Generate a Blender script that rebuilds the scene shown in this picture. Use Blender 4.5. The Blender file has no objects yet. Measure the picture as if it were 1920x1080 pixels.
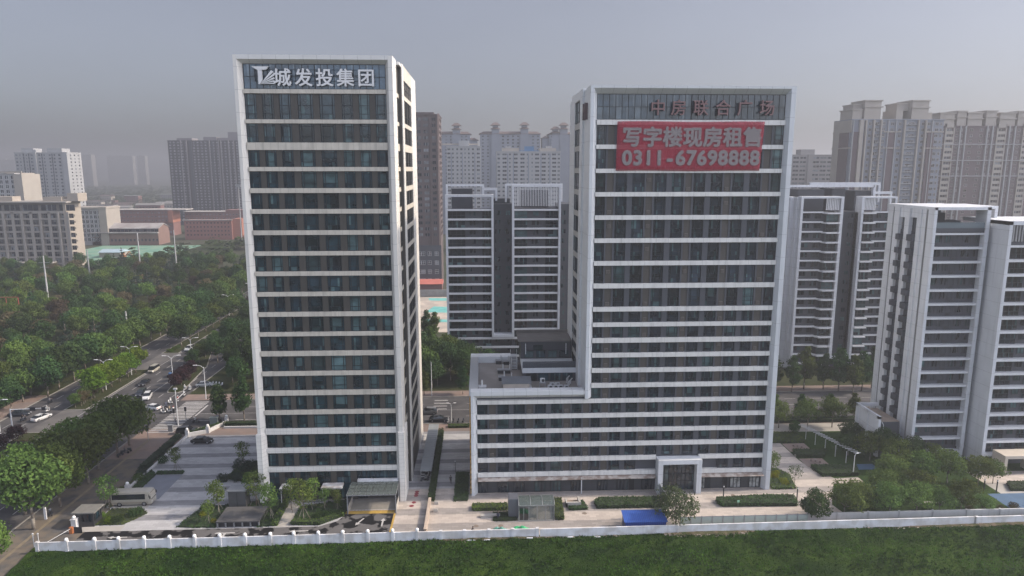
import bpy, math, random
from mathutils import Vector, Matrix
random.seed(7)
R = math.radians
SC = bpy.context.scene
COL = SC.collection
# ---------------------------------------------------------------- camera, sky, sun, exposure
cam = bpy.data.objects.new("camera", bpy.data.cameras.new("camera"))
COL.objects.link(cam)
CAM = Vector((0, 0, 60))
cam.location = CAM
cam.rotation_euler = (R(90 - 9.85), 0, R(-2.6))
cam.data.sensor_width = 36
cam.data.lens = 24.09
cam.data.clip_start = 1
cam.data.clip_end = 20000
SC.camera = cam
SUN_EL = 36
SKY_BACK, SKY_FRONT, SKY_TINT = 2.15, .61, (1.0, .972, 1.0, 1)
w = bpy.data.worlds.new("World"); SC.world = w; w.use_nodes = True
nt = w.node_tree
bg = nt.nodes['Background']
sky = nt.nodes.new('ShaderNodeTexSky'); sky.sky_type = 'NISHITA'; sky.sun_disc = False
sky.sun_elevation = R(SUN_EL); sky.sun_rotation = R(92)
sky.air_density = 1.0; sky.dust_density = 3; sky.ozone_density = 6; sky.altitude = 100
hs = nt.nodes.new('ShaderNodeHueSaturation'); hs.inputs['Saturation'].default_value = 0.45
nt.links.new(sky.outputs[0], hs.inputs['Color'])
# smoggy sky, duller towards +y; shaped brighter behind and overhead to light the fronts
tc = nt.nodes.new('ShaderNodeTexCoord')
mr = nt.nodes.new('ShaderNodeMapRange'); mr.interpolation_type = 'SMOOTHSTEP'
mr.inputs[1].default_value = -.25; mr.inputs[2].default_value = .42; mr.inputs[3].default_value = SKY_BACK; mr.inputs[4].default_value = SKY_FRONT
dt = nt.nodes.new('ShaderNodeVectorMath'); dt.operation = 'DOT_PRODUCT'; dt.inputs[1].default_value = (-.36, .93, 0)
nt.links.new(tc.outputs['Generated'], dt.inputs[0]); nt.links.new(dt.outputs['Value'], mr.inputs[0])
vm = nt.nodes.new('ShaderNodeVectorMath'); vm.operation = 'SCALE'
tn = nt.nodes.new('ShaderNodeMix'); tn.data_type = 'RGBA'; tn.blend_type = 'MULTIPLY'; tn.inputs[0].default_value = 1; tn.inputs[7].default_value = SKY_TINT
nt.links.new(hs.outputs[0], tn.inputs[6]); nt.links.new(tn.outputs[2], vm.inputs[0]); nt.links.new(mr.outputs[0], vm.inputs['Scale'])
cn = nt.nodes.new('ShaderNodeTexNoise'); cn.inputs['Scale'].default_value = 2.2; cn.inputs['Detail'].default_value = 4
mpn = nt.nodes.new('ShaderNodeMapping'); mpn.inputs['Scale'].default_value = (1, 1, 3); nt.links.new(tc.outputs['Generated'], mpn.inputs[0]); nt.links.new(mpn.outputs[0], cn.inputs['Vector'])
cr = nt.nodes.new('ShaderNodeMapRange'); cr.inputs[1].default_value = .3; cr.inputs[2].default_value = .7; cr.inputs[3].default_value = .955; cr.inputs[4].default_value = 1.045
nt.links.new(cn.outputs[0], cr.inputs[0])
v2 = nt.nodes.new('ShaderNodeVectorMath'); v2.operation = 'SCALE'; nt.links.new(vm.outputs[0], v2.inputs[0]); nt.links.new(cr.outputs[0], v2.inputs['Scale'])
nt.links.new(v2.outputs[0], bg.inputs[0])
bg.inputs[1].default_value = 0.1
sl = bpy.data.lights.new("sun", 'SUN'); sl.energy = 2.75; sl.angle = R(1.5); sl.color = (1, .85, .67)
so = bpy.data.objects.new("sun", sl); COL.objects.link(so)
so.rotation_euler = (0, R(90 - SUN_EL), R(1.5)); so.location = (300, 0, 300)
SC.view_settings.view_transform = 'Standard'; SC.view_settings.look = 'None'
SC.view_settings.exposure = 1.0; SC.view_settings.gamma = 1
cy = SC.cycles
cy.use_denoising = True
cy.max_bounces = 6; cy.diffuse_bounces = 2; cy.glossy_bounces = 2; cy.transmission_bounces = 4
cy.transparent_max_bounces = 6; cy.volume_bounces = 0
cy.use_adaptive_sampling = True; cy.adaptive_threshold = 0.006

# ---------------------------------------------------------------- materials
MATS = {}
def _new(name):
    m = bpy.data.materials.new(name); m.use_nodes = True
    return m, m.node_tree, m.node_tree.nodes['Principled BSDF']
def _math(nt, op, a, b=None, c=None):
    n = nt.nodes.new('ShaderNodeMath'); n.operation = op
    for i, v in enumerate((a, b, c)):
        if v is None: continue
        if isinstance(v, (int, float)): n.inputs[i].default_value = v
        else: nt.links.new(v, n.inputs[i])
    return n.outputs[0]
def _mix(nt, fac, a, b):
    n = nt.nodes.new('ShaderNodeMix'); n.data_type = 'RGBA'
    for s, v in ((0, fac), (6, a), (7, b)):
        if isinstance(v, (int, float)): n.inputs[s].default_value = v
        elif isinstance(v, tuple): n.inputs[s].default_value = (*v[:3], 1)
        else: nt.links.new(v, n.inputs[s])
    return n.outputs[2]
def _noise(nt, vec, scale, detail=4, stretch=None):
    if stretch:
        mp = nt.nodes.new('ShaderNodeMapping'); mp.inputs['Scale'].default_value = stretch
        nt.links.new(vec, mp.inputs[0]); vec = mp.outputs[0]
    n = nt.nodes.new('ShaderNodeTexNoise'); n.inputs['Scale'].default_value = scale; n.inputs['Detail'].default_value = detail
    nt.links.new(vec, n.inputs['Vector'])
    return n.outputs[0]
def _pos(nt):
    return nt.nodes.new('ShaderNodeNewGeometry').outputs['Position']
def _sep(nt, v):
    s = nt.nodes.new('ShaderNodeSeparateXYZ'); nt.links.new(v, s.inputs[0]); return s.outputs
def _ramp(nt, v, lo, hi):
    n = nt.nodes.new('ShaderNodeMapRange'); n.inputs[1].default_value = lo; n.inputs[2].default_value = hi
    nt.links.new(v, n.inputs[0]); return n.outputs[0]
def _bump(nt, p, h, strength, dist=.1):
    b = nt.nodes.new('ShaderNodeBump'); b.inputs['Strength'].default_value = strength; b.inputs['Distance'].default_value = dist
    nt.links.new(h, b.inputs['Height']); nt.links.new(b.outputs[0], p.inputs['Normal'])
def pm(name, col, rough=.6, var=.12, scale=.6, metal=0.0, streak=0.0, joint=None, bump=0, ior=None, spec=None, two=None, twoscale=.15, tsoft=.09):
    """painted / mineral material: colour noise, optional rain streaks, optional panel joints (axis, pitch, offset, width)"""
    if name in MATS: return MATS[name]
    m, nt, p = _new(name); MATS[name] = m
    pos = _pos(nt)
    n = _ramp(nt, _noise(nt, pos, scale), .25, .75)
    lo = tuple(c * (1 - var) for c in col); hi = tuple(min(1, c * (1 + var)) for c in col)
    c = _mix(nt, n, lo, hi)
    if two:
        n2 = _ramp(nt, _noise(nt, pos, twoscale, 5), .5 - tsoft, .5 + tsoft)
        c = _mix(nt, n2, c, two)
    if streak:
        n3 = _ramp(nt, _noise(nt, pos, 1.0, 3, (1.6, 1.6, .07)), .5, .8)
        c = _mix(nt, _math(nt, 'MULTIPLY', n3, streak), c, tuple(x * .55 for x in col))
    if joint:
        xyz = _sep(nt, pos)
        for ax, pitch, off, wd in joint:
            t = _math(nt, 'FLOORED_MODULO', _math(nt, 'ADD', xyz[ax], off), pitch)
            line = _math(nt, 'LESS_THAN', t, wd)
            c = _mix(nt, _math(nt, 'MULTIPLY', line, .6), c, tuple(x * .25 for x in col))
    nt.links.new(c, p.inputs['Base Color'])
    p.inputs['Roughness'].default_value = rough; p.inputs['Metallic'].default_value = metal
    if ior: p.inputs['IOR'].default_value = ior
    if spec is not None: p.inputs['Specular IOR Level'].default_value = spec
    if bump: _bump(nt, p, _noise(nt, pos, 9), bump, .05)
    return m
def glassm(name, col, rough=.06, ior=2.0, var=.5):
    if name in MATS: return MATS[name]
    m, nt, p = _new(name); MATS[name] = m
    pos = _pos(nt)
    n = _ramp(nt, _noise(nt, pos, .45, 3, (1, 1, 1.6)), .3, .7)
    c = _mix(nt, n, tuple(x * (1 - var) for x in col), tuple(x * (1 + var) for x in col))
    oi = nt.nodes.new('ShaderNodeObjectInfo'); vs_ = nt.nodes.new('ShaderNodeHueSaturation')
    nt.links.new(_math(nt, 'MULTIPLY_ADD', _math(nt, 'POWER', oi.outputs['Random'], 1.6), 1.3, .6), vs_.inputs['Value']); nt.links.new(c, vs_.inputs['Color'])
    nt.links.new(vs_.outputs[0], p.inputs['Base Color'])
    p.inputs['Roughness'].default_value = rough; p.inputs['IOR'].default_value = ior
    _bump(nt, p, _noise(nt, pos, .4, 0), .006, .3)
    return m
def clearglass(name, tint=(.75, .85, .82), alpha=.45):
    if name in MATS: return MATS[name]
    m, nt, p = _new(name); MATS[name] = m
    p.inputs['Base Color'].default_value = (*tint, 1); p.inputs['Roughness'].default_value = .1
    p.inputs['Alpha'].default_value = alpha; p.inputs['IOR'].default_value = 1.5
    return m
def leafm(name, dark, light, trans=.25):
    if name in MATS: return MATS[name]
    m, nt, p = _new(name); MATS[name] = m
    at = nt.nodes.new('ShaderNodeAttribute'); at.attribute_name = 'leaf'
    oi = nt.nodes.new('ShaderNodeObjectInfo')
    c = _mix(nt, at.outputs['Fac'], dark, light)
    h = nt.nodes.new('ShaderNodeHueSaturation')
    nt.links.new(c, h.inputs['Color'])
    nt.links.new(_math(nt, 'MULTIPLY_ADD', oi.outputs['Random'], .05, .475), h.inputs['Hue'])
    nt.links.new(_math(nt, 'MULTIPLY_ADD', oi.outputs['Random'], .55, .72), h.inputs['Value'])
    nt.links.new(h.outputs[0], p.inputs['Base Color'])
    p.inputs['Roughness'].default_value = .75; p.inputs['Specular IOR Level'].default_value = .04
    tr = nt.nodes.new('ShaderNodeBsdfTranslucent'); nt.links.new(h.outputs[0], tr.inputs[0])
    mx = nt.nodes.new('ShaderNodeMixShader'); mx.inputs[0].default_value = trans
    out = nt.nodes['Material Output']
    nt.links.new(p.outputs[0], mx.inputs[1]); nt.links.new(tr.outputs[0], mx.inputs[2]); nt.links.new(mx.outputs[0], out.inputs[0])
    return m

# ---------------------------------------------------------------- mesh builder
class MB:
    def __init__(s): s.v = []; s.f = []; s.m = []
    def add(s, vs, fs, mat=0):
        b = len(s.v); s.v += [tuple(v) for v in vs]
        s.f += [tuple(i + b for i in f) for f in fs]
        s.m += [mat] * len(fs) if isinstance(mat, int) else list(mat)
        return s
    def box(s, x0, x1, y0, y1, z0, z1, mat=0):
        if x0 > x1: x0, x1 = x1, x0
        if y0 > y1: y0, y1 = y1, y0
        if z0 > z1: z0, z1 = z1, z0
        return s.add([(x0, y0, z0), (x1, y0, z0), (x1, y1, z0), (x0, y1, z0), (x0, y0, z1), (x1, y0, z1), (x1, y1, z1), (x0, y1, z1)],
                     [(0, 3, 2, 1), (4, 5, 6, 7), (0, 1, 5, 4), (1, 2, 6, 5), (2, 3, 7, 6), (3, 0, 4, 7)], mat)
    def quad(s, a, b, c, d, mat=0): return s.add([a, b, c, d], [(0, 1, 2, 3)], mat)
    def prism(s, poly, z0, z1, mat=0):
        n = len(poly)
        return s.add([(x, y, z0) for x, y in poly] + [(x, y, z1) for x, y in poly],
                     [tuple(range(n - 1, -1, -1)), tuple(range(n, 2 * n))] + [(i, (i + 1) % n, (i + 1) % n + n, i + n) for i in range(n)], mat)
    def prismx(s, poly, x0, x1, mat=0):           # polygon in (y, z) extruded along x
        n = len(poly)
        return s.add([(x0, y, z) for y, z in poly] + [(x1, y, z) for y, z in poly],
                     [tuple(range(n)), tuple(range(2 * n - 1, n - 1, -1))] + [(i + n, (i + 1) % n + n, (i + 1) % n, i) for i in range(n)], mat)
    def prismy(s, poly, y0, y1, mat=0):           # polygon in (x, z) extruded along y
        n = len(poly)
        return s.add([(x, y0, z) for x, z in poly] + [(x, y1, z) for x, z in poly],
                     [tuple(range(n)), tuple(range(2 * n - 1, n - 1, -1))] + [(i + n, (i + 1) % n + n, (i + 1) % n, i) for i in range(n)], mat)
    def tube(s, p0, p1, r0, r1=None, n=8, mat=0):
        r1 = r0 if r1 is None else r1
        p0, p1 = Vector(p0), Vector(p1); d = (p1 - p0)
        if d.length < 1e-6: return s
        d.normalize(); u = d.orthogonal().normalized(); v = d.cross(u)
        vs = [p + (u * math.cos(a) + v * math.sin(a)) * r for p, r in ((p0, r0), (p1, r1)) for a in (2 * math.pi * i / n for i in range(n))]
        return s.add(vs, [(i, (i + 1) % n, (i + 1) % n + n, i + n) for i in range(n)] + [tuple(range(n - 1, -1, -1)), tuple(range(n, 2 * n))], mat)
    def path(s, pts, r, n=6, mat=0):
        for a, b in zip(pts, pts[1:]): s.tube(a, b, r, None, n, mat)
        return s
    def lathe(s, prof, c=(0, 0, 0), n=12, mat=0):
        vs = []; fs = []
        for r, z in prof:
            vs += [(c[0] + r * math.cos(2 * math.pi * i / n), c[1] + r * math.sin(2 * math.pi * i / n), c[2] + z) for i in range(n)]
        for k in range(len(prof) - 1):
            fs += [(k * n + i, k * n + (i + 1) % n, (k + 1) * n + (i + 1) % n, (k + 1) * n + i) for i in range(n)]
        fs += [tuple(range(n - 1, -1, -1)), tuple(range((len(prof) - 1) * n, len(prof) * n))]
        return s.add(vs, fs, mat)
    def ball(s, c, r, mat=0, n=12, squash=1):
        return s.lathe([(max(.001, r * math.sin(math.pi * k / 8)), -r * squash * math.cos(math.pi * k / 8)) for k in range(9)], c, n, mat)
    def xf(s, M):
        s.v = [tuple(M @ Vector(v)) for v in s.v]; return s
    def merge(s, o, M=None, moff=0):
        vs = [tuple(M @ Vector(v)) for v in o.v] if M else o.v
        b = len(s.v); s.v += vs; s.f += [tuple(i + b for i in f) for f in o.f]; s.m += [k + moff for k in o.m]; return s
    def mesh(s, name, mats, smooth=False):
        me = bpy.data.meshes.new(name)
        me.from_pydata(s.v, [], s.f)
        for m in (mats if isinstance(mats, (list, tuple)) else [mats]): me.materials.append(m)
        me.polygons.foreach_set('material_index', s.m)
        if smooth: me.polygons.foreach_set('use_smooth', [True] * len(s.f))
        me.update()
        return me
    def build(s, name, mats, parent=None, smooth=False, world=True):
        """one mesh object; with a parent the vertices are in world space and are moved into the root's frame"""
        if parent is not None and world:
            o_ = Vector(parent.get('_o', (0, 0, 0)))
            s.v = [(x - o_.x, y - o_.y, z - o_.z) for x, y, z in s.v]
        ob = bpy.data.objects.new(name, s.mesh(name, mats, smooth)); COL.objects.link(ob)
        if parent is not None:
            ob.parent = parent
            ORG[ob.name] = ORG.get(parent.name)
            if '_o' in parent: ob['_o'] = parent['_o']
        return ob
ORG = {}
def tag(o, label=None, cat=None, group=None, kind=None):
    for k, v in (('label', label), ('category', cat), ('group', group), ('kind', kind)):
        if v: o[k] = v
    return o
def thing(name, label, cat, loc=(0, 0, 0), rz=0, group=None):
    o = bpy.data.objects.new(name, None); COL.objects.link(o)
    o.location = loc; o.rotation_euler = (0, 0, rz); o.empty_display_size = .5
    o['_o'] = tuple(loc) if rz == 0 else (0, 0, 0)
    return tag(o, label, cat, group)
def struct(name, mb, m): return tag(mb.build(name, m), kind='structure')
def copy_tree(o, loc, rz=0, label=None, group=None, scale=None, _top=True, parent=None):
    c = o.copy(); COL.objects.link(c)
    if _top:
        c.location = loc; c.rotation_euler = (0, 0, rz)
        if scale: c.scale = scale if isinstance(scale, tuple) else (scale,) * 3
        if label: c['label'] = label
        if group: c['group'] = group
    else: c.parent = parent
    for ch in KIDS(o): copy_tree(ch, None, _top=False, parent=c)
    return c
_kid = {}
def KIDS(o):
    k = o.name
    if k not in _kid: _kid[k] = [c for c in COL.objects if c.parent == o]
    return _kid[k]
def recolor(root, frm, to):
    """swap one material on a copied thing (its meshes get their own copy)"""
    for c in [x for x in COL.objects if x.parent and (x.parent == root or x.parent.parent == root)]:
        if any(m == frm for m in c.data.materials):
            c.data = c.data.copy()
            for i, m in enumerate(c.data.materials):
                if m == frm: c.data.materials[i] = to

# ---------------------------------------------------------------- windows
GL = None
def geo_window(w_, h_, cols, rows, seed, fw=.07, plain=False, cw=None):
    """local x 0..w, z 0..h, outside is -y. slots: 0 bars, 1 glass, 2 curtained, 3 open leaf"""
    rnd = random.Random(seed); mb = MB()
    xs = [0] + [w_ * c for c in cols] + [w_]; zs = [0] + [h_ * r for r in rows] + [h_]
    curt = rnd.random()
    for i in range(len(xs) - 1):
        for j in range(len(zs) - 1):
            k = 1
            if curt < .10: k = 2
            elif curt < .3 and i == rnd.randrange(len(xs) - 1): k = 2
            elif rnd.random() < .05 and len(xs) > 2 and i in (0, len(xs) - 2): k = 3
            t = rnd.uniform(-.006, .006); u = rnd.uniform(-.006, .006)
            y = .05
            mb.quad((xs[i], y + t, zs[j]), (xs[i + 1], y - t, zs[j]), (xs[i + 1], y - t + u, zs[j + 1]), (xs[i], y + t + u, zs[j + 1]), k)
            if k == 1 and xs[i + 1] - xs[i] > .7 and rnd.random() < .5:       # a strip of curtain behind the pane's edge
                wd = (xs[i + 1] - xs[i]) * rnd.uniform(.15, .42); a_ = xs[i] if rnd.random() < .5 else xs[i + 1] - wd
                mb.quad((a_, y - .012, zs[j]), (a_ + wd, y - .012, zs[j]), (a_ + wd, y - .012, zs[j + 1]), (a_, y - .012, zs[j + 1]), 2)
    f = fw
    if not plain:
        for x in xs[1:-1]: mb.box(x - f / 2, x + f / 2, -.03, .049, 0, h_, 0)
        for z in zs[1:-1]: mb.box(0, w_, -.028, .047, z - f / 2, z + f / 2, 0)
    mb.box(0, f, -.035, .049, 0, h_, 0); mb.box(w_ - f, w_, -.035, .049, 0, h_, 0)
    mb.box(f, w_ - f, -.035, .049, 0, f, 0); mb.box(f, w_ - f, -.035, .049, h_ - f, h_, 0)
    return mb
_wcache = {}
class Wins:
    def __init__(s, root, mats, maxn=100, name='window'):
        s.root = root; s.mats = mats; s.l = []; s.maxn = maxn; s.name = name
    def add(s, x, y, z, w_, h_, cols=(), rows=(), rot=0, nv=6, fw=.07, plain=False):
        s.l.append((x, y, z, rot, round(w_, 2), round(h_, 2), tuple(cols), tuple(rows), random.randrange(nv), fw, plain))
    def flush(s):
        o_ = Vector(s.root['_o'])
        s.l.sort(key=lambda t: -(t[4] * t[5]) / (Vector(t[:3]) - CAM).length_squared)
        rest = MB()
        for i, (x, y, z, rot, w_, h_, cols, rows, sd, fw, plain) in enumerate(s.l):
            key = (w_, h_, cols, rows, sd, fw, plain)
            if key not in _wcache: _wcache[key] = [geo_window(w_, h_, cols, rows, hash(key) & 0xffff, fw, plain), {}]
            g, meshes = _wcache[key]
            if i < s.maxn:
                mk = tuple(m.name for m in s.mats)
                if mk not in meshes: meshes[mk] = g.mesh(s.name, s.mats)
                o = bpy.data.objects.new(s.name, meshes[mk]); COL.objects.link(o); o.parent = s.root
                o.location = Vector((x, y, z)) - o_; o.rotation_euler = (0, 0, rot)
            else:
                rest.merge(g, Matrix.Translation((x, y, z)) @ Matrix.Rotation(rot, 4, 'Z'))
        if rest.v: tag(rest.build(s.name + 's', s.mats, s.root), kind='stuff')
HP = math.pi / 2
# ================================================================ SETTING: ground, roads, paving
def sheet(name, x0, x1, y0, y1, z, m, kind='structure'):
    return tag(MB().quad((x0, y0, z), (x1, y0, z), (x1, y1, z), (x0, y1, z)).build(name, m), kind=kind)
def polysheet(name, pts, z, m):
    return tag(MB().add([(x, y, z) for x, y in pts], [tuple(range(len(pts)))]).build(name, m), kind='structure')
M_ground = pm('ground_earth', (.045, .056, .03), .95, .3, .05, two=(.07, .068, .05), twoscale=.02, spec=.1)
M_asph = pm('asphalt', (.082, .079, .079), .9, .2, .5, two=(.056, .054, .056), twoscale=.16, spec=.15)
M_asph2 = pm('asphalt_new', (.012, .012, .013), .9, .15, .8, two=(.115, .11, .108), twoscale=.42, tsoft=.02, spec=.1)
M_paint = pm('road_paint', (.40, .39, .375), .7, .18, 1.5)
M_yel = pm('yellow_paint', (.42, .27, .06), .7, .2, 1.5)
M_brick = pm('pink_paving', (.20, .145, .12), .9, .18, .5, two=(.17, .135, .12), twoscale=.15)
M_brickd = pm('grey_paving', (.092, .087, .084), .9, .25, .9, two=(.145, .122, .095), twoscale=.35, spec=.15)  # warm second tone mottles the grey and paints in sunlit patches
M_tact = pm('tactile_yellow', (.18, .145, .095), .9, .2, 1)
M_kerb = pm('kerb_stone', (.22, .21, .19), .85, .15, .5)
M_conc = pm('concrete', (.34, .32, .29), .85, .15, .4, streak=.2)
M_soil = pm('bare_soil', (.20, .145, .10), .95, .25, .6)
def stripes(name, a, b, period, off, width, soft=.12):
    m, nt, p = _new(name)
    pos = _pos(nt); xyz = _sep(nt, pos)
    t = _math(nt, 'FLOORED_MODULO', _math(nt, 'ADD', xyz[1], -off), period)
    band = _math(nt, 'LESS_THAN', t, width)
    br = nt.nodes.new('ShaderNodeTexBrick'); nt.links.new(pos, br.inputs['Vector'])
    br.inputs['Scale'].default_value = 1; br.inputs['Brick Width'].default_value = 1.2; br.inputs['Row Height'].default_value = .6
    br.inputs['Mortar Size'].default_value = .012; br.inputs['Color1'].default_value = (.86, .86, .86, 1); br.inputs['Color2'].default_value = (1.1, 1.1, 1.1, 1)
    br.inputs['Mortar'].default_value = (.6, .6, .6, 1)
    c = _mix(nt, band, a, b)
    n = _ramp(nt, _noise(nt, pos, .22, 5), .3, .75)
    c = _mix(nt, _math(nt, 'MULTIPLY', n, soft * 2), c, tuple(x * .62 for x in a))
    mm = nt.nodes.new('ShaderNodeMix'); mm.data_type = 'RGBA'; mm.blend_type = 'MULTIPLY'; mm.inputs[0].default_value = 1
    nt.links.new(c, mm.inputs[6]); nt.links.new(br.outputs[0], mm.inputs[7])
    nt.links.new(mm.outputs[2], p.inputs['Base Color']); p.inputs['Roughness'].default_value = .7
    return m
M_plaza = stripes('granite_stripes', (.40, .395, .395), (.205, .203, .212), 5.3, 144.55, 1.95)
M_beige = stripes('beige_stripes', (.44, .385, .335), (.27, .245, .225), 5.3, 144.3, 2.3)
def grassm(name, a, b, c, sc=.12):
    m, nt, p = _new(name); pos = _pos(nt)
    n = _ramp(nt, _noise(nt, pos, sc, 6), .36, .64)
    n2 = _ramp(nt, _noise(nt, pos, 2.2, 3), .3, .7)
    col = _mix(nt, n, a, b); col = _mix(nt, _math(nt, 'MULTIPLY', n2, .5), col, c)
    nt.links.new(col, p.inputs['Base Color']); p.inputs['Roughness'].default_value = .95; p.inputs['Specular IOR Level'].default_value = .05
    _bump(nt, p, _noise(nt, pos, 3.5, 5), .9, .35)
    return m
M_lawn = grassm('lawn_grass', (.028, .055, .016), (.045, .075, .02), (.02, .04, .012))
M_field = grassm('field_grass', (.012, .028, .006), (.045, .078, .012), (.010, .022, .005), .1)
M_verge = grassm('verge_grass', (.035, .045, .018), (.06, .062, .03), (.03, .035, .015), .3)
sheet('ground', -5000, 5000, -2500, 7000, -.05, M_ground)
# roads
sheet('main_road', -100, -79.3, -300, 1500, 0, M_asph)
sheet('frontage_road', -116, -105.6, -300, 1500, .001, M_asph)
sheet('cross_street', -79.3, 420, 156.3, 176.2, .002, M_asph)
M_apron = pm('worn_asphalt', (.135, .128, .12), .9, .2, .5, two=(.10, .096, .092), twoscale=.25, spec=.15)
sheet('junction_paving', -105.6, -100, 205.5, 224, .003, M_apron)
sheet('junction_apron', -105.6, -100, 155, 170, .003, M_apron)
sheet('pavement', -79.3, -66.8, 60, 156.3, .06, M_brickd)
sheet('pavement_corner', -79.0, -66.8, 139, 155.6, .064, M_brick)
sheet('north_pavement', -79.3, 420, 176.2, 181, .06, M_brick)
sheet('frontage_pavement', -122, -116, 148, 182, .06, M_brick)
sheet('park_floor', -345, -116, 182.2, 430, .03, M_verge)
sheet('park_floor', -345, -116, 60, 147.8, .03, M_verge)
sheet('tactile_path', -75.1, -74.5, 98, 150, .068, M_tact)
# south block
sheet('plaza', -66.8, -2, 108.9, 154.5, .05, M_plaza)
sheet('forecourt', -15.7, 62.5, 104.2, 122.5, .054, M_beige)
sheet('east_path', 56.5, 66, 122.5, 152, .054, M_beige)
sheet('park_lawn', 62.5, 130, 104.6, 156, .05, M_lawn)
sheet('street_pavement', -66.8, 420, 151.5, 156.2, .058, M_brick)
sheet('service_road', -72, -15.75, 103.6, 109.35, .058, M_asph2)
polysheet('service_turn', [(-15.75, 109.35), (-15.75, 113.3), (-24.1, 113.5), (-25.2, 111), (-28, 109.35)], .058, M_asph2)
sheet('entrance_strip', -69.5, -61, 109.35, 111.0, .062, M_conc)
sheet('bus_bay', -66.3, -60.2, 117.2, 120.5, .062, M_conc)
sheet('parking_bay', -65.0, -59.7, 120.6, 131.0, .062, pm('blue_grey_paving', (.19, .20, .23), .8, .12, .5))
# right-hand paths of the park
polysheet('park_path', [(66, 143.8), (60.2, 143.8), (58.5, 128), (58.8, 108.5), (63.9, 108.5), (63.2, 113), (67.8, 121.2), (74, 121.3), (74, 123.7), (69.1, 123.4), (66.2, 130.5), (65.4, 137)], .059, M_beige)
polysheet('park_walk', [(57, 147.5), (92, 147.5), (92, 152.6), (57, 152.6)], .062, M_conc)
polysheet('porch_path', [(97, 119.6), (125, 119.6), (125, 125), (97, 125)], .060, M_beige)
polysheet('side_path', [(97.0, 115.6), (103, 115.6), (101.5, 119.6), (97, 119.6)], .061, M_conc)
sheet('sand_court', 66.3, 71.3, 128.6, 132.8, .066, M_brick)
sheet('sand_court', 66.2, 71.2, 136.4, 140.8, .066, M_brick)
M_blue = pm('blue_court', (.05, .10, .17), .8, .15, .6)
sheet('play_court', 94.4, 112, 107.2, 115.7, .066, M_blue)
sheet('play_court', 76, 80.3, 127, 129.6, .066, M_blue)
# construction site far behind, between the towers
M_net = pm('green_dust_net', (.10, .34, .32), .9, .25, .12, two=(.16, .42, .38), twoscale=.3)
sheet('site_ground', -45, 8, 250, 322, .0, pm('site_soil', (.42, .36, .30), .95, .2, .08, two=(.33, .29, .25), twoscale=.2))
for q in ([(-24, 287), (-8, 284), (-6, 296), (-21, 299)], [(-22, 268), (-6, 266), (-6, 271), (-24, 273)], [(-24, 313), (-7, 311), (-7, 318), (-25, 319)], [(-11, 252), (2, 250), (2, 258), (-8, 262)]):
    polysheet('site_net', q, .02, M_net)
sheet('yard_ground', -300, -222, 462, 556, .0, pm('yard_net', (.12, .27, .20), .9, .3, .05, two=(.20, .30, .22), twoscale=.1))
# kerbs (real steps)
kb = MB()
for x0, x1, y0, y1 in [(-100.35, -100, -100, 155), (-100.35, -100, 170, 205.5), (-100.35, -100, 224, 900), (-105.6, -105.3, -100, 155), (-105.6, -105.3, 170, 205), (-105.6, -105.3, 224, 900),
                       (-79.3, -79.0, 60, 150), (-66.8, 400, 156.2, 156.5), (-64, 400, 176.0, 176.3), (-79.3, -79, 184, 900), (-116.3, -116, 60, 600)]:
    kb.box(x0, x1, y0, y1, -.02, .13)
kb.box(-105.3, -100.35, 154.7, 155, -.02, .128).box(-105.3, -100.35, 170, 170.3, -.02, .128).box(-105.3, -100.35, 205.2, 205.5, -.02, .128).box(-105.3, -100.35, 224, 224.3, -.02, .128)
struct('kerb', kb, M_kerb)
for y0, y1 in ((-100, 154.7), (170.3, 205.2), (224.3, 900)): sheet('verge', -105.3, -100.35, y0, y1, .1, M_verge)
# right-hand median with plum trees
mk = MB().prism([(-86.2, 184), (-85.4, 182.6), (-82.6, 182.6), (-81.8, 184), (-84.5, 208), (-90, 226), (-92.6, 226)], 0, .14)
struct('median', mk, M_kerb)
polysheet('median_soil', [(-85.9, 184.1), (-85.2, 182.9), (-82.8, 182.9), (-82.1, 184.1), (-84.8, 207.8), (-90, 225.7), (-92.2, 225.7)], .146, M_verge)
sheet('north_verge', -79, -44, 181, 420, .064, M_verge)
sheet('north_block_ground', -44, 420, 181, 200, .064, M_verge)
# painted markings
pk = MB()
def stripe(x0, x1, y0, y1, z=.012): pk.quad((x0, y0, z), (x1, y0, z), (x1, y1, z), (x0, y1, z))
y = 153.6
while y < 175.6: stripe(-77.4, -71.4, y, y + .5, .075 if y < 156.2 else .012); y += 1.05
for x in (-96.4, -92.9, -86.2, -82.8):
    y = 60
    while y < 420:
        if not 152 < y < 178: stripe(x - .08, x + .08, y, y + 3)
        y += 7
stripe(-89.75, -89.6, 60, 150); stripe(-89.75, -89.6, 182, 420); stripe(-99.6, -99.45, 60, 420)
stripe(-99, -90, 179.3, 179.7)
stripe(-70.9, -70.5, 163.5, 172.3); stripe(-70.5, 200, 165.9, 166.02); stripe(-70.3, -54, 161.2, 161.32)
for x in range(-60, 200, 7): stripe(x, x + 3, 170.5, 170.64); stripe(x, x + 3, 161.4, 161.54)
for k in range(4): stripe(-12.5, -9, 166.5 + 2.2 * k, 166.9 + 2.2 * k)
for x in (-112.5, -109):
    for y in range(60, 420, 7): stripe(x - .07, x + .07, y, y + 3, .011)
struct('road_marking', pk, M_paint)
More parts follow.
